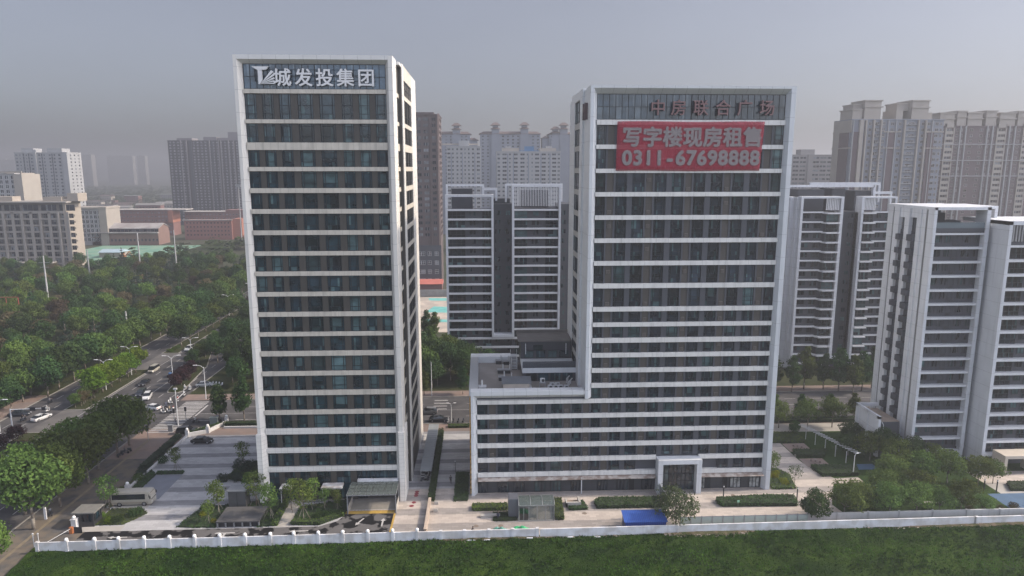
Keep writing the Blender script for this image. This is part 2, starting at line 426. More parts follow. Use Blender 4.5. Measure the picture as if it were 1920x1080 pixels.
def arrow(cx, cy, ang, L=3.2, z=.0625, bend=0):
    a = MB(); w = .14
    a.add([(-L / 2, -w, 0), (L / 2 - .9, -w, 0), (L / 2 - .9, w, 0), (-L / 2, w, 0)], [(0, 1, 2, 3)])
    a.add([(L / 2 - .9, -.42, 0), (L / 2, 0, 0), (L / 2 - .9, .42, 0)], [(0, 1, 2)])
    if bend: a.add([(-.3, .14, 0), (.1, .14, 0), (.1, 1.1, 0), (.4, 1.1, 0), (-.1, 1.9, 0), (-.6, 1.1, 0), (-.3, 1.1, 0)], [(0, 1, 2, 3, 4, 5, 6)])
    a.xf(Matrix.Translation((cx, cy, z)) @ Matrix.Rotation(ang, 4, 'Z'))
    return a
ak = MB()
for q in ((-60.4, 107.3, math.pi), (-43.2, 107.9, math.pi, 3.4, .0625, 1), (-31, 108.0, math.pi), (-21.3, 110.6, -2.0, 2.6), (-17.3, 110.3, HP, 2.8)): ak.merge(arrow(*q))
def strp(x0, x1, y0, y1): ak.quad((x0, y0, .0625), (x1, y0, .0625), (x1, y1, .0625), (x0, y1, .0625))
for k in range(6): strp(-52 + k * 5, -50.2 + k * 5, 105.6, 105.75)
for x in (-95, -91.2, -88, -84.6): ak.merge(arrow(x, 140, HP, 4.5, .012))
struct('arrow_marking', ak, M_paint)
yk = MB()
for k in range(14): yk.quad((-23.2 + .55 * k, 114.6, .066), (-22.9 + .55 * k, 114.6, .066), (-22.9 + .55 * k, 114.95, .066), (-23.2 + .55 * k, 114.95, .066))
struct('ramp_marking', yk, M_paint)
yl = MB().quad((-24.4, 113.4, .063), (-15.7, 113.4, .063), (-15.7, 114.5, .063), (-24.4, 114.5, .063)).quad((-15.75, 104.2, .0665), (-15.4, 104.2, .0665), (-15.4, 113.4, .0665), (-15.75, 113.4, .0665))
for k in range(7): yl.quad((38 + 2.6 * k, 107.9, .0665), (39.1 + 2.6 * k, 107.9, .0665), (39.1 + 2.6 * k, 108.15, .0665), (38 + 2.6 * k, 108.15, .0665))
struct('yellow_marking', yl, M_yel)
# field in the foreground: a real uneven sheet
def bumpy(x, y):
    return .10 * math.sin(x * .31 + 1.3 * math.sin(y * .23)) + .08 * math.sin(x * .83 + y * .57) + .06 * math.sin(x * 1.9 - y * 1.3) + .05 * math.sin(x * .12 - y * .4)
def field_z(x, y): return .36 + bumpy(x, y) * min(1, (104.6 - y) / 3 if y < 104.6 else 0)
fm = MB(); nx, ny = 300, 56; X0, X1, Y0, Y1 = -71.4, 140, 66, 104.4
def fx(i, j):
    x = X0 + (X1 - X0) * i / nx; y = Y0 + (Y1 - Y0) * j / ny
    if i == 0: x = -71.8 + .10 * (104 - y)
    return (x, y, field_z(x, y) + random.uniform(-.03, .03))
random.seed(3)
vs = [fx(i, j) for j in range(ny + 1) for i in range(nx + 1)]
fm.add(vs, [(j * (nx + 1) + i, j * (nx + 1) + i + 1, (j + 1) * (nx + 1) + i + 1, (j + 1) * (nx + 1) + i) for j in range(ny) for i in range(nx)])
fo = fm.build('field', M_field, smooth=True); tag(fo, kind='structure')
# grass tufts and weeds on the field
random.seed(11)
M_tuft = leafm('grass_blades', (.014, .030, .006), (.066, .112, .016), .2)
def set_leaf(me, vals):
    a = me.attributes.new('leaf', 'FLOAT', 'FACE'); a.data.foreach_set('value', vals)
tv = MB(); val = []
from mathutils import noise as mnoise
def patch(x, y):
    a = mnoise.noise(Vector((x * .07, y * .14, 3))) + .6 * mnoise.noise(Vector((x * .22, y * .35, 9))) + .45 * mnoise.noise(Vector((x * .7, y * .9, 5)))
    return max(0, min(1, .5 + 1.15 * a))
for k in range(60000):
    y = 87 + 17.2 * random.random() ** .8; x = random.uniform(-70.6, 103)
    if x < -71.2 + .10 * (104 - y): continue
    p = patch(x, y); z = field_z(x, y)
    h = random.uniform(.08, .2) * (.5 + .8 * p); wd = random.uniform(.04, .13)
    a = random.random() * 6.28; dx, dy = math.cos(a) * wd, math.sin(a) * wd
    lx, ly = random.uniform(-.2, .2), random.uniform(-.2, .1)
    tv.add([(x - dx, y - dy, z - .05), (x + dx, y + dy, z - .05), (x + dx * .5 + lx, y + dy * .5 + ly, z + h), (x - dx * .6 + lx, y - dy * .6 + ly, z + h * .8)], [(0, 1, 2, 3)])
    val.append(min(1, max(0, 1.0 * p ** 2 + random.uniform(-.1, .16))))
for k in range(5200):                                  # taller clumps that stand out of the sward
    cx = random.uniform(-70, 103); cy_ = 88 + 15.6 * random.random() ** .8
    if cx < -70.4 + .10 * (104 - cy_) or mnoise.noise(Vector((cx * .16, cy_ * .3, 21))) < .02: continue
    t0 = random.uniform(0, .95); n_ = random.randint(4, 9)
    for q in range(n_):
        x = cx + random.gauss(0, .16); y = cy_ + random.gauss(0, .12); z = field_z(x, y); h = random.uniform(.2, .5); a = random.random() * 6.28; wd = random.uniform(.03, .09)
        dx, dy = math.cos(a) * wd, math.sin(a) * wd; lx, ly = random.uniform(-.22, .22), random.uniform(-.22, .12)
        tv.add([(x - dx, y - dy, z - .05), (x + dx, y + dy, z - .05), (x + dx * .4 + lx, y + dy * .4 + ly, z + h), (x - dx * .4 + lx, y - dy * .4 + ly, z + h * .85)], [(0, 1, 2, 3)]); val.append(min(1, max(0, t0 * .8 + random.uniform(-.1, .15))))
go = tv.build('field_grass', M_tuft); set_leaf(go.data, val); tag(go, kind='stuff')
M_weed = leafm('weed_leaves', (.02, .038, .013), (.045, .07, .028), .2)
tv = MB(); val = []
for cxy in range(46):
    cx, cy_ = random.uniform(-60, 95), random.uniform(89, 103)
    for k in range(random.randint(12, 60)):
        x = cx + random.gauss(0, 3.2); y = cy_ + random.gauss(0, 1.2) + .5 * math.sin(x * 1.3)
        if y > 103.6 or x < -68: continue
        z = field_z(x, y); h = random.uniform(.15, .45); a = random.random() * 6.28; wd = random.uniform(.06, .16)
        dx, dy = math.cos(a) * wd, math.sin(a) * wd
        tv.add([(x - dx, y - dy, z), (x + dx, y + dy, z), (x + dx * 2, y + dy * 2 - .1, z + h), (x - dx, y - dy, z + h * .8)], [(0, 1, 2, 3)]); val.append(random.random())
go = tv.build('field_weeds', M_weed); set_leaf(go.data, val); tag(go, kind='stuff')
# ================================================================ LEFT OFFICE TOWER
M_wp = pm('white_panel', (.60, .58, .54), .42, .06, .25, streak=.4, joint=[(2, 3.65, .2, .05)])
M_wpb = pm('white_panel_beam', (.57, .565, .545), .4, .05, .25, joint=[(0, 2.2, .2, .05)])
M_cream = pm('cream_band', (.50, .462, .395), .5, .11, .7, streak=.6, joint=[(0, 1.25, 0, .035)])
M_stone = pm('base_stone', (.62, .60, .56), .6, .06, .3, streak=.2, joint=[(2, .75, 0, .035), (0, 1.1, 0, .035)])
M_pierL = pm('pier_brown_grey', (.046, .042, .036), .55, .12, .5)
M_mull = pm('mullion', (.006, .012, .018), .5, .1, 1, metal=.3)
M_glass = glassm('tower_glass', (.009, .022, .030), .04, 1.6, .6)
M_glassT = glassm('tower_glass_curtain', (.040, .070, .075), .08, 1.5, .5)
M_open = pm('open_leaf', (.008, .009, .011), .8, .2, 1)
M_roof = pm('roof_felt', (.24, .225, .21), .9, .18, .25, two=(.19, .175, .165), twoscale=.18)
WS_ = [M_mull, glassm('curtain_wall_glass', (.028, .052, .076), .04, 1.65, .35), glassm('curtain_wall_lit', (.07, .10, .125), .06, 1.7, .3), M_open]
WR = [M_mull, glassm('right_tower_glass', (.014, .022, .032), .04, 1.6, .5), M_glassT, M_open]
WL = [M_mull, M_glass, M_glassT, M_open]
T1 = thing('office_tower', 'taller cream and white office tower on the left with a white sign at its top', 'office tower', (-27.2, 118, 0))
core = MB().box(-38.8, -14.45, 119.35, 125.9, 0, 77.9).box(-38.8, -13.85, 125.9, 151.2, 0, 77.6)
core.build('wall', [M_pierL], T1)
fr = MB()
fr.prism([(-40.1, 118), (-39.55, 118), (-38.92, 118.95), (-38.92, 120.2), (-40.1, 120.2)], 0, 78.3, 0)
fr.prism([(-14.35, 118), (-14.35, 123.1), (-15.6, 123.1), (-15.6, 118.95), (-15.05, 118)], 0, 78.3, 0)
fr.box(-40.08, -38.8, 120.2, 151.2, 0, 78.2, 0)
fr.build('frame', [M_wp], T1)
fb = MB().prismx([(118.003, 78.36), (118.003, 77.66), (118.95, 77.06), (122.9, 77.06), (122.9, 78.36)], -40.12, -14.33)
fb.box(-38.8, -13.8, 122.9, 151, 77.6, 78.1)
fb.build('roof_beam', [M_wpb], T1)
for pl in ([(-40.35, 117.7), (-39.45, 117.7), (-38.82, 118.9), (-38.82, 120), (-40.35, 120)],
           [(-14.1, 117.7), (-14.1, 123.2), (-15.7, 123.2), (-15.7, 118.9), (-15.1, 117.7)]): MB().prism(pl, 0, 13.3).build('plinth', [M_stone], T1)
bandsL = [(73.0, 72.32), (68.13, 67.49), (64.37, 63.15), (60.34, 59.64), (56.8, 56.0), (53.28, 52.51), (49.65, 48.88), (46.05, 45.33), (42.54, 41.8), (38.96, 38.21), (35.4, 34.61), (31.81, 31.08), (28.36, 27.49), (24.67, 23.89), (21.14, 20.25), (17.48, 16.68), (14.03, 12.97), (10.34, 9.43), (6.78, 5.8)]
for i, (zt, zb) in enumerate(bandsL):
    b = MB().box(-38.93, -15.58, 118.62, 119.4, zb, zt)
    if i > 15: b.box(-38.93, -15.58, 118.58, 118.62, zb + .33, zb + .37)
    b.build('floor_band', [M_stone if i > 15 else M_cream], T1)
fracL = [(0, .082), (.1215, .203), (.241, .323), (.3705, .48), (.523, .634), (.681, .761), (.802, .881), (.92, 1.0)]
W1 = Wins(T1, WL, 100)
ox, ow = -38.9, 23.3
for i in range(len(bandsL)):
    zt = bandsL[i][1]; zb = bandsL[i + 1][0] if i + 1 < len(bandsL) else 2.6
    if i == len(bandsL) - 1: break
    for a, b in fracL:
        h = zt - zb
        cols = (.2, .8) if b - a < .1 else (.17, .83)
        W1.add(ox + a * ow, 119.0, zb, (b - a) * ow, h, cols, (.3, .86) if h < 4 else (.22, .55), 0, 6, .09)
# sign storey: curtain wall
WS = Wins(T1, WS_, 10, 'curtain_wall')
WS.add(ox + .02, 119.0, 73.02, ow / 2 - .02, 4.03, tuple(i / 11 for i in range(1, 11)), (.5,), 0, 6, .08)
WS.add(ox + ow / 2, 119.0, 73.02, ow / 2 - .02, 4.03, tuple(i / 11 for i in range(1, 11)), (.5,), 0, 6, .08)
WS.flush()
# lobby storey
for k, (a, b) in enumerate(fracL[:6]):
    W1.add(ox + a * ow, 119.0, .3, (b - a) * ow, 5.4, (.5,), (.55, .78), 0, 6, .09)
W1.add(ox + .72 * ow, 118.95, 3.7, .28 * ow, 2.0, tuple(i / 8 for i in range(1, 8)), (), 0, 6, .08)
for k, ((a0, a1), (b0, b1)) in enumerate(zip(fracL, fracL[1:])): MB().box(ox + a1 * ow, ox + b0 * ow, 118.9, 119.36, 0 if k < 5 else 5.9, 72.6).build('pier', [M_pierL], T1)
# right flank: front block slot, back block with its own frame
sd = MB()
sd.box(-14.6, -13.7, 126.0, 128.6, 0, 78.3); sd.box(-14.6, -13.68, 141.8, 151.2, 0, 78.28)
sd.build('side_frame', [M_wp], T1)
for zt, zb in [(78.2, 75.8)] + bandsL: MB().box(-14.6, -13.69, 128.6, 141.8, zb - .05, zt + .05).build('side_band', [M_cream], T1)
for zt, zb in bandsL: MB().box(-14.6, -14.36, 123.1, 126, zb, zt).build('slot_panel', [M_cream], T1)
for i in range(len(bandsL) - 1):
    zt = bandsL[i][1] - .05; zb = bandsL[i + 1][0] + .05
    for k in range(3): W1.add(-13.82, 129.0 + 4.2 * k, zb, 3.6, zt - zb, (.3, .7), (.3,), HP, 6, .12)
    W1.add(-14.42, 123.3, zb, 2.5, zt - zb, (.5,), (.3,), HP, 6, .12)
W1.add(-13.82, 128.9, 73.1, 12.6, 2.5, (.25, .5, .75), (.5,), HP, 6, .1)
W1.flush()
rust = MB()
for z0, z1 in ((4, 9), (13, 24), (27, 38), (44, 50), (58, 60.5)): rust.box(-14.345, -14.335, 122.75 , 122.98, z0, z1)
rust.build('drain_pipe', [pm('rusty_pipe', (.34, .23, .10), .8, .3, 1.2)], T1)
# things on the tower
def glyph(ch, size, ext, bold, mats):
    """mesh of one character; weight is added by overlapping shifted copies"""
    cu = bpy.data.curves.new('txt', 'FONT'); cu.body = ch; cu.size = size; cu.extrude = ext; cu.align_x = 'CENTER'; cu.resolution_u = 3
    t = bpy.data.objects.new('txt', cu); COL.objects.link(t)
    dg = bpy.context.evaluated_depsgraph_get(); dg.update()
    src = bpy.data.meshes.new_from_object(t.evaluated_get(dg)); bpy.data.objects.remove(t)
    V = [tuple(v.co) for v in src.vertices]; F = [tuple(p.vertices) for p in src.polygons]; N = [p.normal.z for p in src.polygons]
    mb = MB()
    for k, (dx, dy) in enumerate(((0, 0), (1, 0), (-1, 0), (0, 1), (0, -1), (.7, .7), (-.7, .7), (.7, -.7), (-.7, -.7))):
        mb.add([(x + dx * bold, y + dy * bold, z + .0025 * k) for x, y, z in V], F, [0 if len(mats) == 1 or abs(n) > .7 else 1 for n in N])
    return mb.mesh('character', mats)
def letters(name, label, cat, text, size, mats, loc, widths=None, depth=.25, bold=0.0, xs=None, rz=0, back=None, group=None):
    """raised characters standing on a facade; each character is a part"""
    root = thing(name, label, cat, loc, 0, group)
    for ch, x in zip(text, xs):
        me = glyph(ch, size, depth / 2, bold, mats)
        o = bpy.data.objects.new('character', me); COL.objects.link(o); o.parent = root
        o.rotation_euler = (HP, 0, rz); o.location = (x, 0, 0) if rz == 0 else (0, x, 0)
    return root
M_lw = pm('sign_white', (.62, .62, .62), .45, .05, 1)
S1 = letters('building_sign', 'white raised characters and emblem across the top storey of the left office tower', 'sign', '城发投集团', 2.95,
             [M_lw], (-27.2, 118.55, 73.75), xs=(-5.25, -1.75, 1.65, 5.05, 8.45), depth=.35, bold=.045)
lg = MB()
def plate(pts, y0=118.35, y1=118.7): lg.prismy([(x, z) for x, z in pts], y0, y1)
LX, LZ = -36.4, 73.75     # emblem: bent bar and five rays fanning from its foot
plate([(LX - .9, LZ + 2.8), (LX + 1.9, LZ + 2.8), (LX + 1.4, LZ + 2.3), (LX + .1, LZ + 2.2)])
plate([(LX + .1, LZ + 2.2), (LX + .75, LZ + 2.2), (LX + .75, LZ + .6), (LX + .35, LZ), (LX + .1, LZ)])
for a0, a1, L_ in ((50, 41, 2.9), (37, 30, 2.7), (26, 19, 2.5), (15, 9, 2.35), (5, 0, 2.3)):
    c0, s0, c1, s1 = math.cos(R(a0)), math.sin(R(a0)), math.cos(R(a1)), math.sin(R(a1))
    bx = LX + .45
    plate([(bx, LZ + .05), (bx + L_ * c1, LZ + .05 + L_ * s1), (bx + L_ * c0 * .97, LZ + .05 + L_ * s0 * .97)])
lg.build('emblem', [M_lw], S1)
sf = MB()
for z in (74.3, 75.2, 76.1): sf.box(-37.2, -17.2, 118.78, 118.84, z, z + .05)
for x in range(-37, -17, 2): sf.box(x, x + .05, 118.84, 119.0, 74.2, 76.2)
sf.build('support_rail', [M_mull], S1)

# ================================================================ RIGHT OFFICE TOWER with podium
M_wr = pm('white_panel_right', (.54, .56, .575), .42, .06, .25, streak=.35, joint=[(2, 4.05, .1, .05)])
M_wrb = pm('white_beam_right', (.53, .545, .55), .4, .05, .25, joint=[(0, 2.1, .4, .05)])
M_bandR = pm('white_band_right', (.62, .61, .58), .5, .09, .6, streak=.55, joint=[(0, 2.1, .4, .04)])
M_pierG = pm('pier_grey', (.052, .057, .069), .5, .08, .5)
M_pierB = pm('pier_brown', (.054, .048, .042), .6, .12, .5, joint=[(2, 2.02, .5, .04)])
M_dark = pm('dark_cladding', (.036, .040, .047), .5, .12, .4, joint=[(0, 1.2, 0, .03), (2, 1.5, .2, .03)])
T2 = thing('office_tower', 'white framed office tower on the right with a low podium wing and red banner', 'office tower', (26, 119.2, 0))
MB().box(19.95, 53.1, 120.55, 146.6, 0, 73.4).box(-1.0, 19.95, 120.55, 145.5, 0, 18.55).build('wall', [M_pierG], T2)
fr = MB()
fr.prism([(18.78, 119.2), (19.32, 119.2), (20.05, 120.3), (20.05, 121.4), (18.78, 121.4)], 18.6, 73.93)
fr.prism([(54.28, 119.2), (54.28, 121.4), (52.95, 121.4), (52.95, 120.2), (53.45, 119.2)], 0, 73.93)
fr.prism([(-2.08, 119.2), (-1.62, 119.2), (-.95, 120.3), (-.95, 121.4), (-2.08, 121.4)], 0, 20.0)
fr.box(53.0, 54.26, 121.4, 147, 0, 73.8)
# left flank in steps
fr.box(18.8, 19.95, 121.4, 126.3, 0, 73.9); fr.box(18.45, 19.95, 126.3, 129.6, 0, 74.2); fr.box(18.45, 19.95, 136.6, 141.1, 0, 74.2); fr.box(18.9, 19.95, 141.1, 147, 0, 73.6)
fr.build('frame', [M_wr], T2)
rb = MB().prismx([(119.203, 73.98), (119.203, 73.55), (120.25, 72.7), (123, 72.7), (123, 73.98)], 18.76, 54.3)
rb2 = MB().prismx([(119.203, 20.2), (119.203, 19.45), (120.2, 18.7), (121.2, 18.7), (121.2, 20.2)], -2.1, 18.72)
rb2.build('podium_beam', [M_wrb], T2)
rb.box(19.95, 54, 123, 147, 73.35, 73.8); rb.box(18.46, 19.9, 129.6, 136.6, 72.6, 74.15)
rb.build('roof_beam', [M_wrb], T2)
pp = MB().box(-2.4, -.75, 121.2, 143, 18.5, 20.15).box(-2.4, 6.2, 143, 145.8, 18.5, 20.13)
pp.build('parapet', [M_wr], T2)
MB().box(-.75, 18.4, 121.2, 143, 18.5, 18.8).build('podium_roof', [M_roof], T2)
bandsR = [(68.35, 67.5), (64.15, 63.42), (60.05, 59.33), (56.02, 55.27), (51.97, 51.2), (47.9, 47.13), (43.85, 43.07), (39.8, 38.96), (35.52, 34.72), (32.65, 31.9), (29.77, 28.92), (26.97, 26.18), (24.12, 23.32), (21.28, 20.47), (18.3, 17.55), (15.5, 14.72), (12.65, 11.9), (9.95, 9.15), (7.1, 6.3), (4.2, 3.4)]
for i, (zt, zb) in enumerate(bandsR):
    b = MB()
    if i < 14: b.box(20.0, 53.0, 119.85, 120.6, zb, zt)
    elif i < 18: b.box(-.97, 53.0, 119.85, 120.6, zb, zt)
    else:
        b.box(-.97, 32.5, 119.85, 120.6, zb, zt); MB().box(40.6, 53.0, 119.85, 120.6, zb, zt).build('floor_band', [M_bandR], T2)
    b.build('floor_band', [M_bandR], T2)
    MB().box(18.52, 19.9, 129.6, 136.6, zb - .1, zt + .1).build('side_band', [M_bandR], T2)
fracR = [(0, .0525), (.107, .169), (.197, .2625), (.317, .380), (.410, .474), (.527, .590), (.620, .683), (.737, .799), (.829, .890), (.945, 1.0)]
podR = [(-.9, .95), (2.79, 4.88), (5.74, 7.83), (9.68, 11.74), (12.66, 14.71), (16.53, 18.3)]
W2 = Wins(T2, WR, 100)
ox, ow = 20.05, 32.9
PCOL = {}
for i in range(len(bandsR) - 1):
    zt = bandsR[i][1]; zb = bandsR[i + 1][0]; h = zt - zb
    rects = [(ox + a * ow, ox + b * ow) for a, b in fracR]
    if i >= 14: rects = podR + rects
    if i == 18: rects = [r for r in rects if r[1] < 32.4 or r[0] > 40.7]
    for x0, x1 in rects:
        W2.add(x0, 120.3, zb, x1 - x0, h, (.2, .8) if i < 8 else (.24, .76), (.28, .5) if h > 2.8 else (.34,), 0, 6, .085)
    for (a0, a1), (b0, b1) in zip(rects, rects[1:]):
        if b0 - a1 < 4: PCOL.setdefault((round(a1, 3), round(b0, 3)), []).append((zb, zt))
M_vg = pm('vent_grille', (.13, .115, .10), .6, .2, 6)
for (a1, b0), zz in PCOL.items():
    lo, hi = zz[-1][0] - .05, zz[0][1] + .05; m_ = MB()
    if b0 - a1 < 1.45: m_.box(a1, b0, 120.2, 120.56, lo, hi)
    else:
        m_.box(a1, a1 + .3, 120.18, 120.56, lo, hi).box(b0 - .3, b0, 120.18, 120.56, lo, hi).box(a1 + .3, b0 - .3, 120.3, 120.56, lo, hi, 1)
        for zb, zt in zz:
            if random.random() < .45:
                z_ = zb + random.choice((.25, .25, (zt - zb) * .55)); m_.box(a1 + .5, a1 + 1.15, 120.16, 120.3, z_, z_ + .6, 2)
                for q in range(3): m_.box(a1 + .55, a1 + 1.1, 120.13, 120.16, z_ + .1 + .17 * q, z_ + .16 + .17 * q, 3)
    m_.build('pier', [M_pierG, M_pierB, M_vg, M_open], T2)
WS = Wins(T2, WS_, 10, 'curtain_wall')
for x0, n in ((20.02, 15), (36.5, 15)):
    WS.add(x0, 120.3, 68.4, 16.46, 4.28, tuple(i / n for i in range(1, n)), (.5,), 0, 6, .08)
WS.flush()
for i in range(len(bandsR) - 1):
    zt = bandsR[i][1] - .1; zb = bandsR[i + 1][0] + .1
    W2.add(18.62, 136.5, zb, 6.8, zt - zb, (.33, .66), (), -HP, 6, .12)
W2.add(18.62, 136.5, 68.5, 6.8, 4.0, (.33, .66), (.5,), -HP, 6, .12)
# ground floor: doors and shop windows in dark cladding
gf = MB().box(-.95, 32.5, 120.35, 120.6, 0, 3.4).box(40.6, 53.0, 120.35, 120.6, 0, 3.4)
gf.build('base_cladding', [M_dark], T2)
for x0, x1 in podR + [(21.6, 23.5), (25.3, 27.4), (30.0, 32.0)] + [(42.4, 43.2)]:
    W2.add(x0, 120.3, .1, x1 - x0, 2.55, (.33, .66), (.8,), 0, 6, .09)
# entrance portal
ep = MB()
ep.box(32.6, 33.5, 118.3, 120.4, 0, 6.6).box(39.9, 40.8, 118.3, 120.4, 0, 6.6).box(32.58, 40.82, 118.28, 120.42, 5.9, 6.75)
ep.build('entrance_portal', [M_wr], T2)
for k in range(4): W2.add(33.5 + 1.6 * k, 120.0, .1, 1.6, 5.8, (.5,), (.3, .55, .78), 0, 6, .09)
W2.flush()
pst = Wins(T2, [M_mull, pm('poster_window', (.24, .25, .24), .5, .9, 1.3), M_glassT, M_open], 100, 'shop_window')
for x0, x1 in ((40.75, 42.2), (47.0, 49.1), (50.7, 52.7)): pst.add(x0, 120.28, .1, x1 - x0, 2.5, (.33, .66), (.82,), 0, 6, .09)
pst.flush()
aw = MB()
aw.prismx([(119.0, 3.02), (119.0, 2.92), (120.35, 3.25), (120.35, 3.38)], -.9, 32.4).prismx([(119.0, 3.02), (119.0, 2.92), (120.35, 3.25), (120.35, 3.38)], 40.9, 53)
aw.build('canopy', [pm('weathered_canopy', (.38, .34, .30), .7, .2, .8, two=(.20, .15, .12), twoscale=.9)], T2)
MB().box(18.35, 18.5, 119.2, 119.35, 0, 3.2).build('drain_pipe', [M_wr], T2)
MB().box(27.6, 28.6, 120.3, 120.36, .05, 2.5).box(45.6, 46.5, 120.3, 120.36, .05, 2.4).build('door', [M_open], T2)
oe = MB()
for z in range(0, 19): oe.box(-2.35, -2.1, 120, 121.5, z + .1, z + .75)
oe.build('orange_strip', [pm('orange_sealant', (.42, .24, .06), .7, .2, 1)], T2)
# penthouse on the podium
ph = MB().box(8.1, 18.44, 129.6, 143, 18.8, 20.6).box(8.0, 18.44, 136.0, 143.2, 20.6, 25.2)
ph.build('penthouse_wall', [pm('penthouse_dark', (.030, .033, .042), .5, .12, .5)], T2)
MB().box(7.9, 18.44, 129.2, 136.2, 20.6, 21.6).build('penthouse_slab', [M_wr], T2)
MB().box(7.4, 18.4, 135.8, 142.8, 25.2, 25.5).box(7.4, 18.4, 142.6, 142.8, 25.5, 26.1).build('penthouse_roof', [pm('penthouse_felt', (.12, .112, .105), .9, .2, .5)], T2)
tg = MB().box(7.95, 18.4, 129.25, 129.3, 21.6, 22.9)
tg.build('terrace_glass', [clearglass('dark_railing_glass', (.05, .06, .075), .8)], T2)
W3 = Wins(T2, WL, 60, 'penthouse_window')
for x0 in (8.6, 11.0, 13.4, 15.8): W3.add(x0, 129.5, 18.9, 2.1, 1.6, (.5,), (), 0, 6, .07); W3.add(x0 + .1, 135.9, 21.8, 1.9, 1.5, (.5,), (), 0, 6, .07)
W3.add(10.5, 135.9, 23.4, 2.0, 1.1, (.5,), (), 0, 6, .07)
W3.flush()
pw = MB().box(8.9, 9.02, 135.8, 135.95, 22.6, 24.8).box(17.2, 17.32, 135.8, 135.95, 22.6, 24.8)
pw.build('drain_pipe', [M_wr], T2)
stp = MB()
for k in range(9): stp.box(6.2, 7.3, 139.6 - .25 * k, 139.85 - .25 * k, 21.0 - .25 * k, 21.1 - .25 * k)
stp.box(6.15, 6.2, 137.3, 139.9, 18.8, 21.2).box(7.3, 7.35, 137.3, 139.9, 18.8, 21.2).box(6.1, 7.4, 139.9, 141.5, 21.05, 21.15)
for x in (6.1, 7.4): stp.box(x - .03, x + .03, 139.9, 141.5, 22.1, 22.15); stp.box(x - .03, x + .03, 141.4, 141.5, 18.8, 22.15)
stp.build('roof_stair', [M_wr], T2)
# signs on the right tower
M_rd = pm('sign_dark_red', (.165, .088, .088), .5, .1, 1); M_rs = pm('sign_side', (.07, .04, .045), .6, .1, 1)
S2 = letters('building_sign', 'six dark red raised characters on the glass top storey of the right office tower', 'sign', '中房联合广场', 2.75, [M_rd, M_rs],
             (36, 119.7, 69.35), xs=(-5.55, -1.95, 1.9, 5.75, 9.55, 13.45), depth=.5, bold=.03)
S3 = letters('flank_sign', 'dark raised letter on the left flank of the right office tower', 'sign', 'M', 4.0, [M_rs], (18.5, 122.4, 68.6), xs=(1.2,), depth=.5, bold=.05, rz=-HP)
BN = thing('banner', 'large red banner with pale characters and a phone number on the right tower', 'banner', (35, 119.6, 59.0))
M_ban = _new('banner_cloth')[0]; nt = M_ban.node_tree; p = nt.nodes['Principled BSDF']
pos = _pos(nt); n_ = _ramp(nt, _noise(nt, pos, .5, 4, (2.5, 1, .25)), .3, .7)
nt.links.new(_mix(nt, n_, (.33, .016, .04), (.39, .026, .055)), p.inputs['Base Color']); p.inputs['Roughness'].default_value = .75
p.inputs['Alpha'].default_value = .55
bm_ = MB(); nxb, nzb = 30, 12
vs = []
for j in range(nzb + 1):
    for i in range(nxb + 1):
        u, v = i / nxb, j / nzb
        vs.append((23.55 + (49.25 - 23.55) * u - .35 * (1 - v) * (.3 if u < .5 else 1.3), 119.66 + .05 * math.sin(u * 40) * math.sin(v * 5) , 59.7 + (68.05 - 59.7) * v + .05 * math.sin(u * 9)))
bm_.add(vs, [(j * (nxb + 1) + i, j * (nxb + 1) + i + 1, (j + 1) * (nxb + 1) + i + 1, (j + 1) * (nxb + 1) + i) for j in range(nzb) for i in range(nxb)])
bo = bm_.build('cloth', [M_ban], BN, smooth=True)
sdm = bo.modifiers.new('s', 'SOLIDIFY'); sdm.thickness = .02
M_bt = pm('banner_print', (.33, .295, .295), .75, .06, .8)
M_bt.node_tree.nodes['Principled BSDF'].inputs['Alpha'].default_value = .42
def printed(text, size, cx, z, parent, bold, sx=1, xs=None):
    o_ = parent['_o']
    for ch, x in zip(text, xs):
        me = glyph(ch, size, .008, bold, [M_bt])
        o = bpy.data.objects.new('character', me); COL.objects.link(o); o.parent = parent
        o.rotation_euler = (HP, 0, 0); o.scale = (sx, 1, 1); o.location = (x - o_[0], 119.56 - o_[1], z - o_[2])
xs7 = [26.15 + 3.52 * k for k in range(7)]
printed('写字楼现房租售', 3.5, 0, 64.15, BN, .13, 1.0, xs7)
printed('0311-67698888', 3.45, 0, 60.75, BN, .15, 1.02, [25.35 + 1.87 * k for k in range(13)])
# ================================================================ APARTMENT BLOCKS of the estate
M_wf = pm('estate_white', (.54, .555, .58), .5, .07, .3, streak=.4, joint=[(2, 2.85, .1, .045)])
M_slab = pm('estate_slab', (.58, .585, .595), .5, .05, .5, streak=.25)
M_dg = pm('estate_dark_grey', (.040, .044, .054), .6, .12, .4)
M_rail = clearglass('balcony_glass', (.16, .20, .22), .75)
M_cur = glassm('flat_glass_curtain', (.04, .07, .075), .1, 1.5, .5)
M_gl2 = glassm('flat_glass', (.008, .012, .016), .06, 1.5)
WA = [pm('flat_window_bar', (.03, .032, .037), .5, .1, 1), M_gl2, M_cur, M_open]
def post(mb, x0, x1, y0, y1, z0, z1): mb.box(x0, x1, y0, y1, z0, z1)
